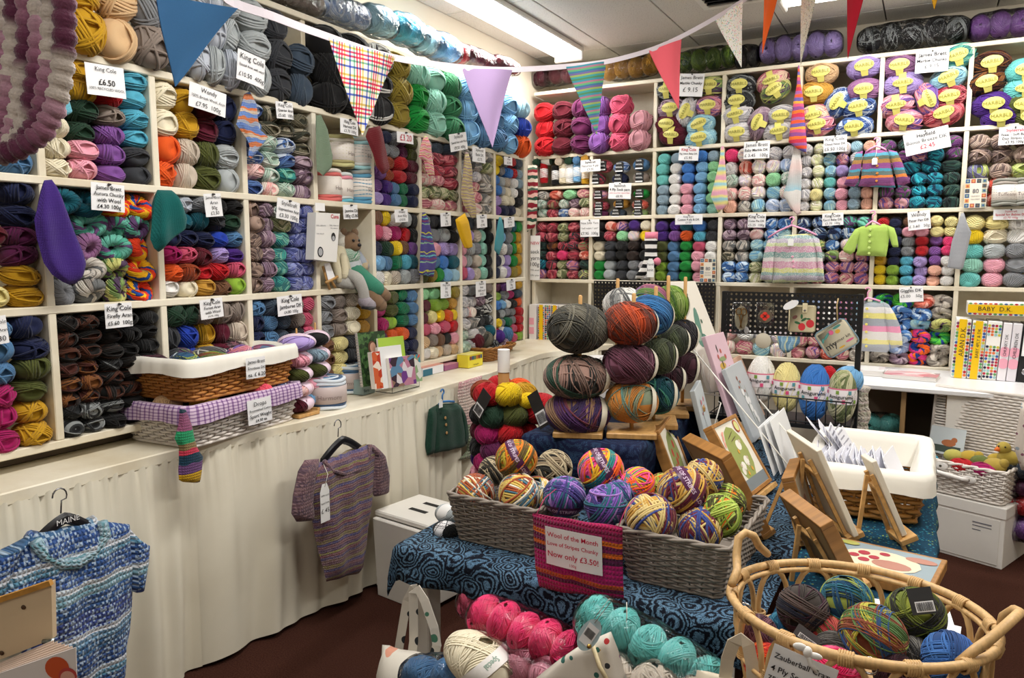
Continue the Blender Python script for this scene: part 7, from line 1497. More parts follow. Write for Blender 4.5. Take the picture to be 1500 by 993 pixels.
t1 = canvas(-.795, 3.49, .87, -17.3, 25.8, .215, .547, 'DCD6CA', 'tall white canvas with a green bird beside the wool balls', [('5C8474', [(.45, .6, .1, .16, -.25), (.42, .45, .2, .06, .4)]), ('8CA090', [(.3, .5, .14, .05, 1.2), (.5, .3, .12, .05), (.4, .28, .03, .05)]), ('B83838', [(.56, .42, .07, .02)]), ('4C6858', [(.38, .85, .05, .02), (.32, .82, .02, .025), (.44, .88, .02, .02), (.62, .62, .03, .02)])])
canvas(-.69, 3.354, .80, -6.1, 20.7, .233, .363, 'D8B8C4', 'pale pink canvas of flowers and tea cups below the tall canvas', [('C8A048', [(.4, .6, .16, .04), (.55, .42, .2, .05)]), ('8C9C6C', [(.5, .68, .2, .03), (.3, .5, .06, .08)]), ('B85C54', [(.3, .72, .04, .03), (.5, .78, .04, .03), (.66, .7, .05, .03), (.7, .55, .04, .03)]), ('3C4438', [(.35, .82, .02, .05), (.42, .62, .02, .05)])])
canvas(-.602, 3.405, .70, -.2, 24.2, .318, .332, 'B4B8BC', 'grey canvas with white foxgloves in front of the pink canvas', [('7C8470', [(.4, .5, .012, .38, .1), (.55, .4, .012, .3, -.1)]), ('E4E4E4', [(.38, .62, .06, .05), (.44, .5, .07, .06), (.5, .38, .07, .06), (.58, .28, .06, .06), (.55, .48, .05, .05), (.62, .2, .05, .05)]), ('9C5C48', [(.36, .82, .03, .03), (.3, .7, .03, .02), (.44, .76, .03, .02), (.5, .62, .025, .02)])])
canvas(-.63, 3.53, .70, -.2, 24.2, .318, .34, 'C8A088', 'peach brown canvas half hidden behind the grey foxglove canvas', [('8C5038', [(.7, .6, .2, .12), (.6, .4, .2, .08)])])
for k in range(3): canvas(-.472+.02*k, 3.112+.03*k, .645, -1, 20, .3, .195+.01*k, 'ECECEC', ['front white greeting card with lavender in the wire rack', 'middle white greeting card in the wire rack', 'rear white greeting card in the wire rack'][k], [('6C74B8', [(.3, .62, .05, .1), (.25, .55, .04, .08)]), ('8C7050', [(.45, .4, .03, .2, .2), (.6, .6, .02, .2, .1)]), ('7C8C60', [(.38, .3, .06, .05), (.55, .35, .05, .04)])] if k == 0 else [], name='greeting_card', th2=.003, cat='card')
canvas(-.70, 3.0, .645, 9.7, 15, .265, .337, 'C4CCD0', 'pale landscape canvas with blossom tree behind the red flower frame', [('8C9C68', [(.5, .14, .46, .12)]), ('B4BC94', [(.5, .3, .46, .06)]), ('C88490', [(.4, .8, .08, .03), (.55, .72, .1, .03), (.7, .8, .06, .03), (.3, .68, .05, .02)]), ('5C5044', [(.35, .6, .012, .3, .2)])])
t = thing('wire_rack', 'white wire display rack holding canvases and cards', 'rack', (-.62, 3.35, TZ)); WW = mat('E4E0D8', .35)
wl = lambda pts, r=.003: MB().tube([Vector(P(a, b_, y=yy))-Vector((-.62, 3.35, TZ)) for a, b_, yy in pts], r, 6).build('wire', WW, t)
wl([(1016, 512, 3.2), (1170, 700, 2.9)]); wl([(1112, 585, 3.3), (1175, 660, 3.0)]); wl([(1040, 645, 3.1), (1056, 590, 3.2), (1052, 588, 3.2)]); wl([(1021, 570, 3.3), (1021, 515, 3.4)]); wl([(1055, 580, 3.3), (1021, 574, 3.3)]); wl([(1170, 690, 2.9), (1158, 640, 3.1)])
for k in range(4): wl([(1021+k*9, 573+k*2, 3.3), (1021+k*9, 520, 3.4)], .002)
# flat embroidery kit and papers
t = thing('boxed_kit', 'flat boxed embroidery kit with red flowers lying behind the rattan basket', 'box', (-.07, 2.25, TZ+.002), -.16); MB().box((-.145, -.12, 0), (.145, .12, .03), c=.002).build('carton', BAM, t, False)
m = MB(); m.add([(-.132, -.107, .0305), (.132, -.107, .0305), (.132, .107, .0305), (-.132, .107, .0305)], [(0, 1, 2, 3)]); m.build('printed_panel', mat('8C9CA4', .5), t, False)
for i, (c, l) in enumerate([('D8C88C', [(0, -.085, .11, .02)]), ('E0CFB4', [(.0, .0, .1, .075)]), ('B07C6C', [(.03, -.02, .05, .03), (.09, .06, .04, .02)]), ('A83444', [(-.05, .03, .016, .016), (-.02, .01, .014, .014), (-.04, -.02, .015, .015), (.0, .05, .014, .012), (-.07, .0, .014, .014)]), ('A8A858', [(-.1, .085, .026, .016)])]):
    m = MB(); [blob(m, *e, .0312+i*.0005) for e in l]; o = m.build('stitched_design', mat(c, .6), t, False); o['kind'] = 'stuff'
for k, (x, y, a) in enumerate(((.0, 1.99, .1), (.01, 1.93, -.08), (-.02, 1.87, .2))):
    t = thing('leaflet', ['upper', 'middle', 'lower'][k]+' white paper leaflet lying between rattan basket and boxed kit', 'paper', (x, y, TZ+.004-.001*k), a); MB().box((-.1, -.07, 0), (.1, .07, .001)).build('sheet', PAPER, t, False)
    tm = MB(); [tm.box((-.08, -.05+.018*q, .0011), (.03+.02*(q % 3), -.046+.018*q, .0013)) for q in range(5)]; o = tm.build('print_lines', GREYINK, t, False); o['kind'] = 'stuff'
# lined basket of greeting cards
t = thing('card_basket', 'brown wicker basket with white liner full of white greeting cards', 'basket', (-.145, 2.95, TZ+.004), .0)
woven(t, .30, .50, .35, .56, .15, 9, .035, wicker('B5803F'), .0085, r=.03, rim=True); liner(t, .35, .56, .155, mat('ECE8DE', .8, var=.04, scale=20, bump=.2), drop=.05, ex=.013)
MB().box((-.14, -.24, .02), (.14, .24, .03)).build('liner_floor', mat('ECE8DE', .8), t, False)
WC2 = mat('E6E6EE', .5, var=.03); cm = MB().box((-.1, -.0015, 0), (.1, .0015, .135)).mesh('card', False); cm.materials.append(WC2)
for k in range(24):
    o = link('greeting_card', cm); o.matrix_world = Matrix.Translation((-.255+k*.0098, 2.86+.012*math.sin(k*2.3), TZ+.062+.01*math.sin(k*1.7))) @ Matrix.Rotation(.12*math.sin(k*2.1), 4, 'Z') @ Matrix.Rotation(-.5-.05*math.sin(k*1.3), 4, 'Y') @ Matrix.Rotation(PI/2, 4, 'Z')
    tag(o, 'white greeting card standing in the row inside the lined basket', 'card', 'greeting cards in the lined basket')
for k in range(4):
    t = thing('leaflet', f'printed white leaflet leaning left out of the card basket, {["leftmost", "second", "third", "rightmost"][k]}', 'paper', M=Matrix.Translation((-.235+.018*k, 3.02-.02*k, TZ+.1+.004*k)) @ Matrix.Rotation(.25-.1*k, 4, 'Z') @ Matrix.Rotation(-.72+.06*k, 4, 'Y') @ Matrix.Rotation(PI/2, 4, 'Z'))
    MB().box((-.075, -.001, 0), (.075, .001, .2-.02*k)).build('sheet', WC2, t, False); m = MB()
    for q in range(7): m.box((-.06, -.0016, .03+.02*q), (.02+.012*(q*5 % 4), -.0012, .036+.02*q))
    o = m.build('print_lines', mat('9C9CA8', .6), t, False); o['kind'] = 'stuff'
# ---------------------------------------------------------------- oval rattan basket of balls
RAT = woodmat('D6AE76', .8, 14); cx, cy, rz, bz = -.085, 1.525, .825, TZ+.006; rx, ry = .232, .205
t = thing('rattan_basket', 'oval rattan loop basket of variegated balls at the front right', 'basket', (cx, cy, bz)); H = rz-bz
E_ = lambda a, k, z: (rx*k*math.cos(a), ry*k*math.sin(a), z)
A = np.linspace(0, 2*PI, 61)[:-1]
for k, z, r in ((1, H, .0085), (.955, H-.012, .0055), (.84, .008, .008), (.93, H*.45, .004)): MB().tube([E_(a, k, z) for a in A], r, 8, closed=True).build('ring', RAT, t)
NL = 14
for q in range(NL):
    a0, a1 = 2*PI*(q+.08)/NL, 2*PI*(q+.92)/NL; am = (a0+a1)/2; pts = [E_(a0, .84, .008), E_(a0, .9, H*.4)]+[E_(am+(a1-a0)/2*math.cos(u), .955, H*.58+(H*.38)*math.sin(u)) for u in np.linspace(PI, 0, 11)]+[E_(a1, .9, H*.4), E_(a1, .84, .008)]
    MB().tube(pts, .0058, 7).build('loop', RAT, t)
    for (a, k, z) in ((am, .985, H-.004), (2*PI*q/NL, .915, H*.5)):
        m = MB(); ta = Vector((-rx*math.sin(a), ry*math.cos(a), 0)).normalized(); vert = Vector((0, 0, 1)); ax = ta if z > H*.8 else vert; b2 = ax.cross(Vector((math.cos(a), math.sin(a), 0))); o_ = Vector(E_(a, k, z)); nn = Vector((math.cos(a), math.sin(a), 0))
        for w_ in range(6): m.tube([o_+ax*(w_-2.5)*.0042+(nn*math.cos(u)*.0105+b2*math.sin(u)*.0125) for u in np.linspace(0, 2*PI, 11)[:-1]], .0024, 5, closed=True)
        o = m.build('cane_binding', RAT, t); o['kind'] = 'stuff'
for s, pts in ((0, [(1124, 811), (1112, 800), (1104, 785), (1092, 780), (1082, 788), (1079, 812), (1080, 835), (1072, 856)]), (1, [(1404, 972), (1428, 952), (1452, 935), (1478, 912), (1494, 897), (1486, 893), (1470, 903), (1466, 922)])):
    base = Vector((cx, cy, bz)); yy = [1.66, 1.58, 1.56, 1.55, 1.54, 1.53, 1.5, 1.46] if not s else [1.40, 1.41, 1.43, 1.45, 1.5, 1.53, 1.55, 1.56]
    MB().tube([P(a, b_, y=y)-base for (a, b_), y in zip(pts, yy)], .0085, 9).build('handle', RAT, t)
p = roundrect(rx*1.66, ry*1.66, ry*.8, 40); m = MB(); m.add([(x, y, .006) for x, y, _, _ in p], [tuple(range(40))]); m.build('base', RAT, t, False)
for px, py, dia, code, lb, y in [(1176, 893, 74, 'Z1', 'dark brown and navy ball at the back of rattan basket', 1.55), (1240, 880, 74, 'Z2', 'teal blue and lime ball at the back of rattan basket', 1.6), (1278, 932, 94, 'Z3', 'green and rust ball in the middle of rattan basket', 1.46), (1340, 902, 84, 'Z4', 'olive and black ball with black ticket in rattan basket', 1.55), (1392, 965, 80, 'Z5', 'blue ball at the right of rattan basket', 1.47),
    (1110, 930, 60, 'Z8', 'wine and grey ball at left of rattan basket', 1.5), (1146, 922, 50, 'Z9', 'turquoise and blue ball at left of rattan basket', 1.56), (1212, 930, 56, 'ZB', 'red and lime ball in rattan basket', 1.54), (1120, 972, 60, 'Z6', 'orange and red ball low in rattan basket', 1.45), (1222, 985, 76, 'Z7', 'hot pink ball low in rattan basket', 1.41), (1335, 960, 60, 'ZA', 'grey tweed ball between olive and blue balls', 1.5), (1220, 955, 60, 'ZA', 'grey and red tweed ball above the hot pink ball', 1.45), (1310, 985, 60, 'KD', 'dark wine ball low in rattan basket', 1.42)]:
    bigball(px, py, dia, code, lb, y=y, mesh=PEGM, asp=(1, 1, .95), rot=(px*.2, py*.1, px*.3))
def ticket(px, py, y, w, h, rot, label, col='2A2A2C', yaw=-.1):
    M = frame(P(px, py, y=y), (1, yaw, 0), (0, .4, 1)) @ Matrix.Rotation(rot, 4, 'Z'); t = thing('yarn_ticket', label, 'ticket', M=M); MB().box((-w/2, -h/2, -.001), (w/2, h/2, 0)).build('card', mat(col, .4), t, False)
    m = MB(); m.add([(-w*.3, -h*.42, .001), (w*.45, -h*.42, .001), (w*.45, -.02*h, .001), (-w*.3, -.02*h, .001)], [(0, 1, 2, 3)]); m.build('barcode_panel', PAPER, t, False); m = MB(); bars(m, -w*.26, w*.41, -h*.38, -h*.06, .002); m.build('barcode', INK, t, False)
ticket(1350, 880, 1.47, .04, .045, .35, 'black swing ticket with barcode on the olive ball'); ticket(1182, 932, 1.42, .045, .022, -.4, 'grey swing ticket beside the hot pink ball', '4C4C50')
MZ = frame(P(1165, 975, y=1.30), (1, .05, 0), (0, .02, 1))
sign((1128, 940), (1222, 980), (1120, 1012), [('Zauberball Crazy', 1, 'b'), ('4 Ply Sock wool', 1, 'b'), ('75% Virgin Wool', .7, 'b'), ('£9.95  100g', .8)], 'white card with black writing tied to the rattan basket', wall=MZ, off=0, pin=False)
t = thing('ribbon_tie', 'white ribbon tying the price card to the rattan basket', 'ribbon', P(1183, 955, y=1.30)); m = MB(); m.ell((0, 0, 0), (.008, .007, .01)); m.ell((-.012, 0, .006), (.012, .004, .007)); m.ell((.012, 0, -.004), (.012, .004, .006)); m.tube([(0, 0, 0), (.006, 0, -.02), (.016, 0, -.03)], .005, 6); m.build('ribbon', mat('ECEAE6', .7), t)
for px, py, lb in ((1090, 893, 'metal ring clipped on the left of the rattan rim'), (1273, 975, 'metal ring clipped on the front of the rattan rim')):
    t = thing('metal_ring', lb, 'ring', M=Matrix.Translation(P(px, py, y=1.5 if px < 1200 else 1.33)) @ Matrix.Rotation(.6, 4, 'Y') @ Matrix.Rotation(PI/2, 4, 'X')); MB().tube([(.014*math.cos(u), .014*math.sin(u), 0) for u in np.linspace(0, 2*PI, 19)[:-1]], .0022, 6, closed=True).build('ring', mat('C8C8CC', .15, metal=1), t)
CANV = fabric('D8CDB8'); c = P(1090, 985, y=1.4); t = thing('canvas_bag', 'plain cream canvas bag handles left of the rattan basket', 'bag', tuple(c)); strap(t, [P(a, b_, y=1.4)-c for a, b_ in [(1060, 1010), (1066, 965), (1074, 942), (1086, 936), (1096, 945), (1102, 975), (1104, 1010)]], .024, CANV); puffmesh([(Vector((-.09, -.02)), Vector((.06, -.02))), (Vector((-.1, -.2)), Vector((.07, -.2)))], .05, n=8).build('bag_body', CANV, t, M=Matrix.Rotation(PI/2, 4, 'X'))
# ---------------------------------------------------------------- black rack with pegboard and soft toy yarn
RY = 3.8; BM = mat('141416', .4, spec=.4); a, b_ = P(1063, 415, y=RY), P(1262, 425, y=RY); x0, x1 = a.x, b_.x; zt = 1.31
t = thing('display_rack', 'black metal rack with pegboard and wire basket beside the white table', 'rack', ((x0+x1)/2, RY, 0)); hw = (x1-x0)/2
for s in (-1, 1): MB().box((s*hw-.012, -.02, 0), (s*hw+.012, .02, zt), c=.002).build('post', BM, t, False)
zb = P(1070, 487, y=RY).z; pegboard(t, Matrix.Translation((0, -.024, (zt+zb)/2)) @ Matrix.Rotation(PI/2, 4, 'X'), 2*hw, zt-zb, .0235, .0058, BM)
zs = P(1180, 612, y=RY-.1).z; MB().box((-hw, -.24, zs-.02), (hw, .02, zs), c=.002).build('basket_shelf', BM, t, False)
for z in (zs+.01, zs+.115): MB().tube([(-hw, .0, z), (-hw, -.24, z), (hw, -.24, z), (hw, .0, z)], .0035, 6).build('basket_rail', BM, t)
wm = MB().tube([(0, 0, zs), (0, 0, zs+.115)], .0026, 6).mesh('basket_wire'); wm.materials.append(BM)
for k in range(15): link('basket_wire', wm, t, M=Matrix.Translation((-hw+2*hw*(k+.5)/15, -.24, 0)))
MB().box((-hw, -.26, .25), (hw, .02, .27)).build('lower_shelf', BM, t, False)
LABW = 'F0E8EC'
for px, py, w, h, code, lb, y in [(1115, 556, 40, 68, 'wh', 'white furry yarn ball with printed band in the black rack', RY-.13), (1152, 567, 40, 72, 'lo', 'pale yellow yarn ball with printed band in the black rack', RY-.14), (1193, 574, 43, 82, 'bl', 'blue chenille yarn ball with printed band in the black rack', RY-.14), (1233, 580, 40, 78, 'Vu', 'pink and lime bobbly yarn ball at the rack end', RY-.14), (1214, 556, 24, 40, 'rd', 'red yarn ball behind the blue one in the black rack', RY-.02), (1243, 556, 40, 40, 'sk', 'sky blue yarn ball behind the bobbly one in rack', RY-.0)]:
    c = P(px, py, y=y); d = (c-EYE).dot(FW); rw, rh = w/2*d/FPX, h/2*d/FPX; t = thing('soft_yarn_ball', lb, 'yarn ball', M=Matrix.Translation(c)); setm(link('wound_yarn', CHUNK[px % 5], t, M=Matrix.Diagonal((rw, rw*.9, rh, 1))), code)
    if py > 555 and w > 30 and px != 1243:
        o = bandmesh((0, 0, 1), .02, .52, (rw, rw*.9, rh), k=1.04).build('printed_band', mat(LABW, .4), t); bandmesh((0, 0, 1), .3, .05, (rw, rw*.9, rh), k=1.05).build('band_edge', mat('D8708C', .4), t)
        tm = MB(); V, F, wd, mid = text_geo('Amigurumi', True); s = rh*.2; R2 = rw*1.08
        tm.add([(R2*math.sin((xx-mid)*s/R2), -R2*.92*math.cos((xx-mid)*s/R2), (yy-.35)*s+rh*.04) for xx, yy, _ in V], F); tm.build('lettering', INK, o, False)
        for k in range(6):
            u = -1+k*.4; m = MB(); ww = .008; zz = rh*(-.14 if k % 2 else .2); m.add([(R2*1.01*math.sin(u+aa), -R2*.93*math.cos(u+aa), zz+bb) for aa, bb in ((-.1, -ww), (.1, -ww), (.1, ww), (-.1, ww))], [(0, 1, 2, 3)]); m.build('printed_motif', mat(['D84C7C', '5C9CA8', '7C9C3C'][k % 3], .5), o, False)
MR = frame(P(1160, 460, y=RY-.05), (1, 0, 0), (0, 0, 1)); PB = lambda px, py: onplane(MR, px, py)
def hung(px, py, label, name, cat): 
    t = thing(name, label, cat, M=MR); q = PB(px, py); return t, q
t, q = hung(1086, 468, 'embroidery scissors on printed card in clear packet on pegboard', 'scissor_pack', 'scissors'); MB().box((q.x-.042, q.y-.075, -.004), (q.x+.042, q.y+.085, .012), c=.004).build('clear_packet', film(), t); m = MB(); blob(m, q.x, q.y+.008, .032, .06, .004, 20); m.build('backing_card', mat('D8D0B4', .6), t, False)
m = MB()
for s in (-1, 1): m.tube([(q.x+s*.012+.013*math.cos(u), q.y+.038+.016*math.sin(u), .008) for u in np.linspace(0, 2*PI, 15)[:-1]], .0028, 6, closed=True); m.tube([(q.x+s*.01, q.y+.024, .008), (q.x-s*.004, q.y-.04, .008)], .003, 6)
m.build('scissors', mat('B88C4C', .3, metal=.8), t); m = MB(); ovalplate(m, .022, .035, .012, cx=q.x+.028, cy=q.y-.05); m.build('price_ticket', PAPER, t, False)
t, q = hung(1121, 463, 'round poppy needle minder in clear packet on pegboard', 'needle_minder', 'craft tool'); MB().box((q.x-.042, q.y-.055, -.004), (q.x+.042, q.y+.065, .008), c=.003).build('clear_packet', film(), t); m = MB(); m.lathe([(.001, 0), (.03, 0), (.032, .003), (.03, .007), (.001, .008)], 20, Matrix.Translation((q.x, q.y, 0))); m.build('wooden_disc', mat('C0AC94', .6), t)
m = MB(); [blob(m, q.x+.011*math.cos(u), q.y+.011*math.sin(u), .011, .01, .009) for u in (0, 1.57, 3.14, 4.71)]; m.build('poppy_print', mat('D83828', .5), t, False); m = MB(); blob(m, q.x, q.y, .005, .005, .0095); m.build('poppy_centre', INK, t, False)
q2 = PB(1118, 499); MB().tube([(q.x, q.y-.05, .004), (q2.x, q2.y+.03, .004)], .001, 4).build('cord', mat('C8BCA4', .7), t); MB().lathe([(.001, 0), (.036, 0), (.038, .003), (.036, .006), (.001, .006)], 24, Matrix.Translation((q2.x, q2.y, 0))).build('wooden_tag', mat('C4BCAA', .6), t)
t, q = hung(1175, 467, 'cream wallet with embroidered strawberries hanging on pegboard', 'needle_wallet', 'wallet'); MB().box((q.x-.06, q.y-.062, -.01), (q.x+.06, q.y+.065, .016), c=.007).build('wallet_body', mat('DCD0AC', .7, bump=.1), t)
m = MB(); m.box((q.x+.002, q.y+.03, .016), (q.x+.024, q.y+.075, .021), c=.002); m.build('flap', mat('D8CCA8', .7), t, False); MB().lathe([(.005, .02), (.005, .023), (.001, .024)], 10, Matrix.Translation((q.x+.013, q.y+.042, .0))).build('press_stud', mat('888888', .3, metal=1), t)
for c, l in (('C83038', [(q.x+.038, q.y-.02, .018, .019), (q.x+.002, q.y-.036, .016, .018)]), ('2C5C38', [(q.x+.01, q.y-.002, .014, .006, .6), (q.x-.018, q.y-.018, .014, .006, -.3), (q.x+.0, q.y+.012, .005, .012), (q.x+.03, q.y+.002, .01, .004)]), ('5C3830', [(q.x-.03, q.y+.008, .012, .008, .6)])):
    m = MB(); [blob(m, *e[:4], .0165, 12, e[4] if len(e) > 4 else 0) for e in l]; o = m.build('embroidered_motif', mat(c, .7), t, False); o['kind'] = 'stuff'
m = MB(); ovalplate(m, .075, .035, .02, rot=.5, cx=q.x-.05, cy=q.y+.065); m.build('oval_ticket', PAPER, t, False)
t, q = hung(1226, 495, 'cream zip pouch reading My Summer in script hanging on the rack', 'zip_pouch', 'pouch'); MX = Matrix.Translation((q.x, q.y, .01)) @ Matrix.Rotation(.62, 4, 'Z')
MB().box((-.075, -.065, -.01), (.075, .065, .012), c=.012).build('pouch_body', mat('D0C8B0', .7, bump=.1), t, M=MX); MB().tube([(x*1.02, y*1.02, 0) for x, y, _, _ in roundrect(.15, .13, .02, 40)], .003, 6, closed=True).build('zip', mat('7C98A8', .5), t, M=MX)
tm = MB(); put_text(tm, 'my', -.035, -.015, .045, .0125); put_text(tm, 'Summer kit', .01, -.012, .035, .0126, maxw=.1); tm.build('lettering', INK, t, False, M=MX)
for c, l in (('4C8C84', [(-.03, .03, .02, .006, .5), (.03, .045, .02, .006), (-.055, .02, .012, .005, 1)]), ('D8608C', [(-.005, .035, .011, .011), (.045, -.035, .02, .005)]), ('D8A838', [(.022, .025, .012, .009), (.0, -.045, .015, .004)])):
    m = MB(); [blob(m, *e[:4], .0127, 12, e[4] if len(e) > 4 else 0) for e in l]; o = m.build('embroidered_motif', mat(c, .6), t, False, M=MX); o['kind'] = 'stuff'
h = PB(1228, 437); MB().tube([(h.x, h.y, .0), (h.x-.004, h.y-.03, .008), (q.x+.0, q.y+.08, .012)], .003, 6).build('string_loop', mat('C0A474', .7), t)
M0 = frame(P(1154, 500, y=RY-.02), (1, 0, 0), (0, 0, 1)); t = thing('knitted_hat', 'small blue striped knitted pouch hanging under the pegboard', 'hat', M=M0); MB().tube([onplane(M0, 1154, 492), onplane(M0, 1154, 484)], .002, 5).build('string', mat('C0B8A4'), t); puffpx(M0, [(1138, 492, 1172, 493), (1138, 500, 1172, 502), (1142, 510, 1166, 508), (1148, 517, 1156, 516)], .05).build('knitted_body', knit([(0, '6C98BC'), (.35, 'A4C4D4'), (.5, '84ACC8'), (.8, 'D0D4B0')], 'U', period=.04), t)
# ---------------------------------------------------------------- white drawer, hamper, shawl and bags at the right
M0 = frame(P(1262, 570, y=3.9), (1, 0, 0), (0, 0, 1)); t = thing('knitted_scarf', 'chunky white flecked knitted shawl hanging right of the black rack', 'scarf', M=M0)
m = MB()
for k in range(3):
    pts = [onplane(M0, 1256+k*5+2*math.sin(j*1.1+k), 566+j*7.6) for j in range(14)]; m.tube([(p.x, p.y, .01*(k % 2)) for p in pts], [.022+.004*math.sin(j*2.2+k) for j in range(14)], 10)
m.build('knitted_body', knit([(0, 'D8D0C4'), (.3, 'E4D4D0'), (.5, 'C8C8B4'), (.8, 'DCD4C8')], rows=60, period=.05, wob=.03, speck=('B8A898', .7), bump=1.2), t)
a, b_ = P(1345, 800, z=0), P(1467, 835, z=0); th = math.atan2(b_.y-a.y, b_.x-a.x); L = (b_-a).length
t = thing('storage_box', 'white cardboard archive box on the carpet under the white hamper', 'box', ((a.x+b_.x)/2, (a.y+b_.y)/2, 0), th); WB = mat('E2DED8', .5, var=.03)
MB().box((-L/2, .0, 0), (L/2, .34, .29), c=.003).build('box_body', WB, t, False); MB().box((-L/2-.004, -.006, .245), (L/2+.004, .346, .30), c=.003).build('lid', WB, t, False); MB().box((-L/2+.02, -.004, .015), (L/2-.02, -.001, .235), c=.001).build('front_panel', mat('DAD6D0', .5), t, False)
m = MB(); m.box((L*.14, -.0055, .2), (L*.36, -.0045, .206)); m.box((L*.14, -.0055, .185), (L*.36, -.0045, .189)); m.box((L*.14, -.0055, .165), (L*.24, -.0045, .169)); o = m.build('printed_lines', GREYINK, t, False); o['kind'] = 'stuff'
cxh, cyh = (a.x+b_.x)/2+.01, (a.y+b_.y)/2+.145
t = thing('hamper', 'white wicker hamper with open lid full of yellow chicks and red yarn', 'basket', (cxh, cyh, .305), th); woven(t, .42, .25, .44, .27, .16, 14, .028, WHW, .0055, r=.02)
MBl = Matrix.Translation((0, .13, .165)) @ Matrix.Rotation(1.47, 4, 'X'); m = MB()
for q in range(21): m.tube([(-.215+.43*k/40, .012+.0148*q, .004*math.cos(PI*k/2)*(1 if q % 2 else -1)) for k in range(41)], .0075, 4)
o = m.build('woven_lid', WHW, t, M=MBl); o['kind'] = 'stuff'; MB().tube([(-.22, .0, 0), (-.22, .325, 0), (.22, .325, 0), (.22, 0, 0)], .011, 7).build('lid_border', WHW, t, M=MBl)
MB().tube([(-.17, -.14, .115), (-.15, -.165, .118), (.05, -.165, .1), (.07, -.14, .098)], .011, 8).build('handle', mat('E8E4E0', .4), t)
for x, z in ((-.17, .117), (.07, .098), (-.06, .14)): m = MB(); m.ell((x, -.141, z), (.034, .006, .02), 14, 6); m.build('handle_plate', mat('E4E0DC', .4), t); MB().lathe([(.006, 0), (.006, .003), (.001, .004)], 10, Matrix.Translation((x, -.148, z)) @ Matrix.Rotation(PI/2, 4, 'X')).build('stud', mat('5C5850', .3, metal=1), t)
hz = .305+.15; TH = Matrix.Translation((cxh, cyh, hz)) @ Matrix.Rotation(th, 4, 'Z')
for k, (x, y, r, c, lb) in enumerate([(-.05, -.02, .04, 'C8C060', 'lime yellow knitted egg'), (.02, .0, .045, 'C8A83C', 'mustard knitted chick'), (.12, .06, .04, 'D0B040', 'yellow knitted chick lying high'), (.15, -.06, .045, 'C4A84C', 'golden knitted chick lying at front'), (.08, -.04, .04, '6C7838', 'olive knitted egg')]):
    t = thing('knitted_toy', f'{lb} inside the white hamper', 'soft toy', M=TH @ Matrix.Translation((x, y, .02))); m = MB(); m.ell((0, 0, 0), (r*1.15, r, r*.85), 16, 10); m.build('body', solid_knit(c, rows=300), t)
    if 'chick' in lb: MB().ell((r*.9, -.01, r*.5), (r*.5, r*.5, r*.5), 14, 8).build('head', solid_knit(c, rows=300), t)
t = thing('knitted_toy', 'yellow knitted duck with orange beak at the right hamper corner', 'soft toy', M=TH @ Matrix.Translation((.18, .02, .05))); m = MB(); m.ell((0, 0, 0), (.05, .04, .04), 16, 10); m.ell((-.02, -.01, .05), (.032, .03, .03), 16, 10); m.build('body', solid_knit('C8B050', rows=300), t); MB().lathe([(.013, 0), (.011, .01), (.002, .025)], 10, Matrix.Translation((-.035, -.03, .045)) @ lookm((-.5, -.9, -.2))).build('beak', mat('E07028', .6), t); m = MB(); [m.ell((-.02+s*.014, -.036, .06), (.004, .004, .005), 8, 6) for s in (-1, 1)]; m.build('eyes', BLK, t)
for k, (x, c) in enumerate(((.02, 'rd'), (.11, 'mg'), (-.15, 'tq'))): t = thing('yarn_ball', f'{Y[c][0]} yarn ball inside the white hamper', 'yarn ball', M=TH @ Matrix.Translation((x, -.1, .0))); setm(link('wound_yarn', FINE[k], t, M=Matrix.Diagonal((.06, .045, .035, 1))), c)
MH = TH @ Matrix.Translation((.03, .07, .1)) @ Matrix.Rotation(1.3, 4, 'X'); sign((1409, 665), (1447, 674), (1401, 693), [('Anchor', 1, 'b'), ('Cotton  4 ply', 1.2, 'b'), ('£ 3.50  50g', 1.2, 'b')], 'pale card reading Cotton four ply inside the white hamper', wall=MH, off=0, pin=False, paper=mat('E0D8D8', .5))
t = thing('photo_card', 'photo card of brown duck toy standing inside the hamper lid', 'card', M=TH @ Matrix.Translation((-.12, .07, .06)) @ Matrix.Rotation(1.3, 4, 'X')); MB().box((-.085, -.06, -.001), (.085, .08, .001)).build('card', mat('C0C8CC', .4), t, False); m = MB(); blob(m, .01, -.0, .035, .018, .0015); blob(m, .035, .018, .015, .014, .0016); m.build('photo_duck', mat('A8643C', .6), t, False); m = MB(); m.add([(-.07, -.05, .0013), (.07, -.05, .0013), (.07, -.015, .0013), (-.07, -.015, .0013)], [(0, 1, 2, 3)]); m.build('photo_ground', mat('3C4840', .6), t, False)
for k, (px, py, w, h, code, lb) in enumerate([(1500, 742, 52, 32, 'rd', 'dark red bagged yarn pack at the right frame edge'), (1500, 716, 52, 26, 'pl', 'plum bagged yarn pack above the red one, right edge'), (1500, 775, 52, 34, 'pu', 'purple bagged yarn pack near the floor, right edge'), (1500, 690, 50, 28, 'sl', 'slate grey bagged yarn pack, topmost at right edge')]): bag(px, py, w+30, h, code, lb, 'B', 4.3, n=3)
M0 = frame(P(1495, 640, y=4.1), (1, 0, 0), (0, 0, 1)); t = thing('fabric_bag', 'printed cream fabric bag hanging at the right frame edge', 'bag', M=M0); puffpx(M0, [(1496, 590, 1512, 590), (1490, 625, 1520, 625), (1485, 655, 1520, 660), (1496, 688, 1520, 692)], .05).build('bag_body', fabric('DCD0C4', 'floral', ['B8A090', '8C5C6C', '9CA8B0', 'DCD0C4'], 40), t)
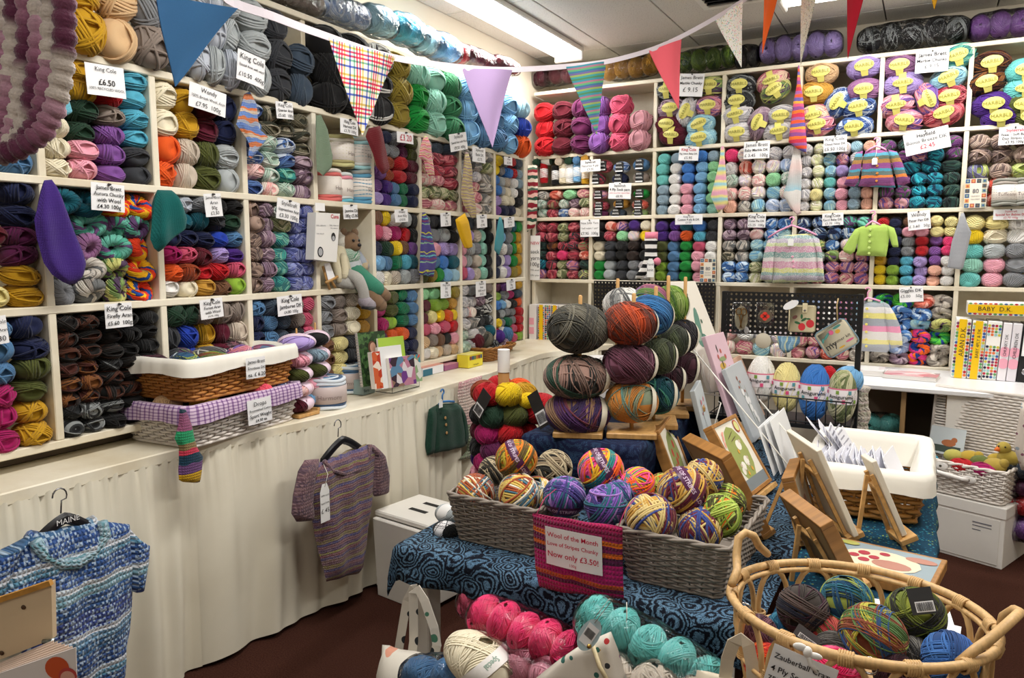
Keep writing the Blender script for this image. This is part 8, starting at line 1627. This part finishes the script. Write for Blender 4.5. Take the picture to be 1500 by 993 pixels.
# ================================================================ foreground left
c = P(-40, 990, d=1.15); t = thing('card_rack', 'wooden card rack with pale back board cut by the left edge', 'rack', M=frame(P(75, 935, d=1.22), (.62, .78, 0), (0, 0, 1)))
M0 = t.matrix_world.copy(); M0 = frame(M0.translation, (.86, .5, 0), (0, 0, 1)); t.matrix_world = M0
q = [onplane(M0, *p) for p in ((-60, 898), (75, 853), (77, 936), (-60, 990))]; MB().slab(q, .012, mi=0).build('back_board', mat('CBB596', .6, var=.05), t, False); m = MB(); m.tube([q[0], q[1]], .006, 4); m.build('board_edge', woodmat('C08A3C'), t, False)
for px, py in ((35, 889), (3, 956)): o = onplane(M0, px, py); MB().lathe([(.0015, -.001), (.004, .0012), (.001, .0016)], 10, Matrix.Translation(o)).build('screw', mat('4C3420', .5), t)
o = onplane(M0, 76, 938); MB().tube([o+Vector((-.012, 0, .004)), o+Vector((.004, .002, .004)), o+Vector((.004, -.008, .01))], .004, 7).build('metal_catch', mat('A8B4B8', .2, metal=1), t)
for k in range(7):
    off = .012+.011*k; Mk = M0 @ Matrix.Translation((0, 0, off)); lx = 78+k*5.5; ly = 938+k*1.7
    qq = [onplane(Mk, *p) for p in ((-60, ly+58), (lx, ly), (lx+3, ly+90), (-60, ly+150))]; t2 = thing('greeting_card', f'greeting card in foreground card rack, {["first behind board", "second", "third", "fourth", "fifth", "sixth", "front one with orange heart"][k]}', 'card', M=Mk, group=None); MB().slab(qq, .0015).build('card', mat('E4CFC0' if k < 6 else 'E0D8D6', .5), t2, False)
    if k == 6:
        for i, (col, px, py, r) in enumerate((('C8542C', 84, 978, .018), ('B84440', 100, 990, .014), ('D8A090', 100, 992, .011))): o = onplane(Mk, px, py); m = MB(); blob(m, o.x, o.y, r, r, .0008+.0004*i, 20); m.build('printed_heart', mat(col, .5), t2, False)
# bobble chenille hank hanging close to the camera
M0 = frame(P(40, 80, d=1.0), RT, (0, 0, 1)); t = thing('bobble_hank', 'thick mauve and cream bobbly chenille hank hanging at top left', 'yarn hank', M=M0)
def chen(px, py, w): o = onplane(M0, px, py, w); return o
ch = NT('bobble_chenille'); at = ch.new('ShaderNodeAttribute', attribute_name='sid').outputs['Fac']; nz = ch.noise(300, ch.coord(), 3); ch.set(col=ch.mix(ch.math('MULTIPLY', nz, .4), ch.ramp(ch.math('FRACT', ch.math('ADD', at, ch.math('MULTIPLY', ch.noise(9, ch.coord(), 2), .25))), [(0, lin('D0A4B8')), (.25, lin('B07894')), (.42, lin('7C4462')), (.6, lin('6C3452')), (.7, lin('E0D4CC')), (.9, lin('E8DCD4'))], 'EASE'), (0, 0, 0, 1)), rough=1, sheen=.5, spec=.05); ch.bump(nz, .5, .004)
for k in range(7):
    mx = 94-k*18; pts = []
    path = [(mx-6+8*(k == 0), -40), (mx, 0), (mx+1, 60), (mx-3-k*.5, 110), (mx-14+k, 160), (mx-32+k*3, 195+k*2), (mx-62+k*4, 216+k*3), (mx-95, 228+k*3)]
    n = 46; acc = []
    for j in range(n):
        f = j/(n-1)*(len(path)-1); i = min(int(f), len(path)-2); u = f-i; acc.append(Vector((path[i][0]*(1-u)+path[i+1][0]*u, path[i][1]*(1-u)+path[i+1][1]*u)))
    mb = MB(); V0 = [chen(p.x, p.y, -.012*k+.006*math.sin(k*2)) for p in acc]; sub = []; rr = []; sd = []
    for j in range(len(V0)-1):
        for q in range(4): u = q/4; sub.append(V0[j].lerp(V0[j+1], u)); s_ = (j+u); rr.append(.0112+.0042*abs(math.sin(s_*1.15+k))+.0006*math.sin(s_*9)); sd.append(s_*.035+k*.29)
    mb.tube(sub, rr, 12); mb.sid = [sd[i//12] if i//12 < len(sd) else 0 for i in range(len(mb.v))]; mb.build('chenille_strand', ch.m, t)
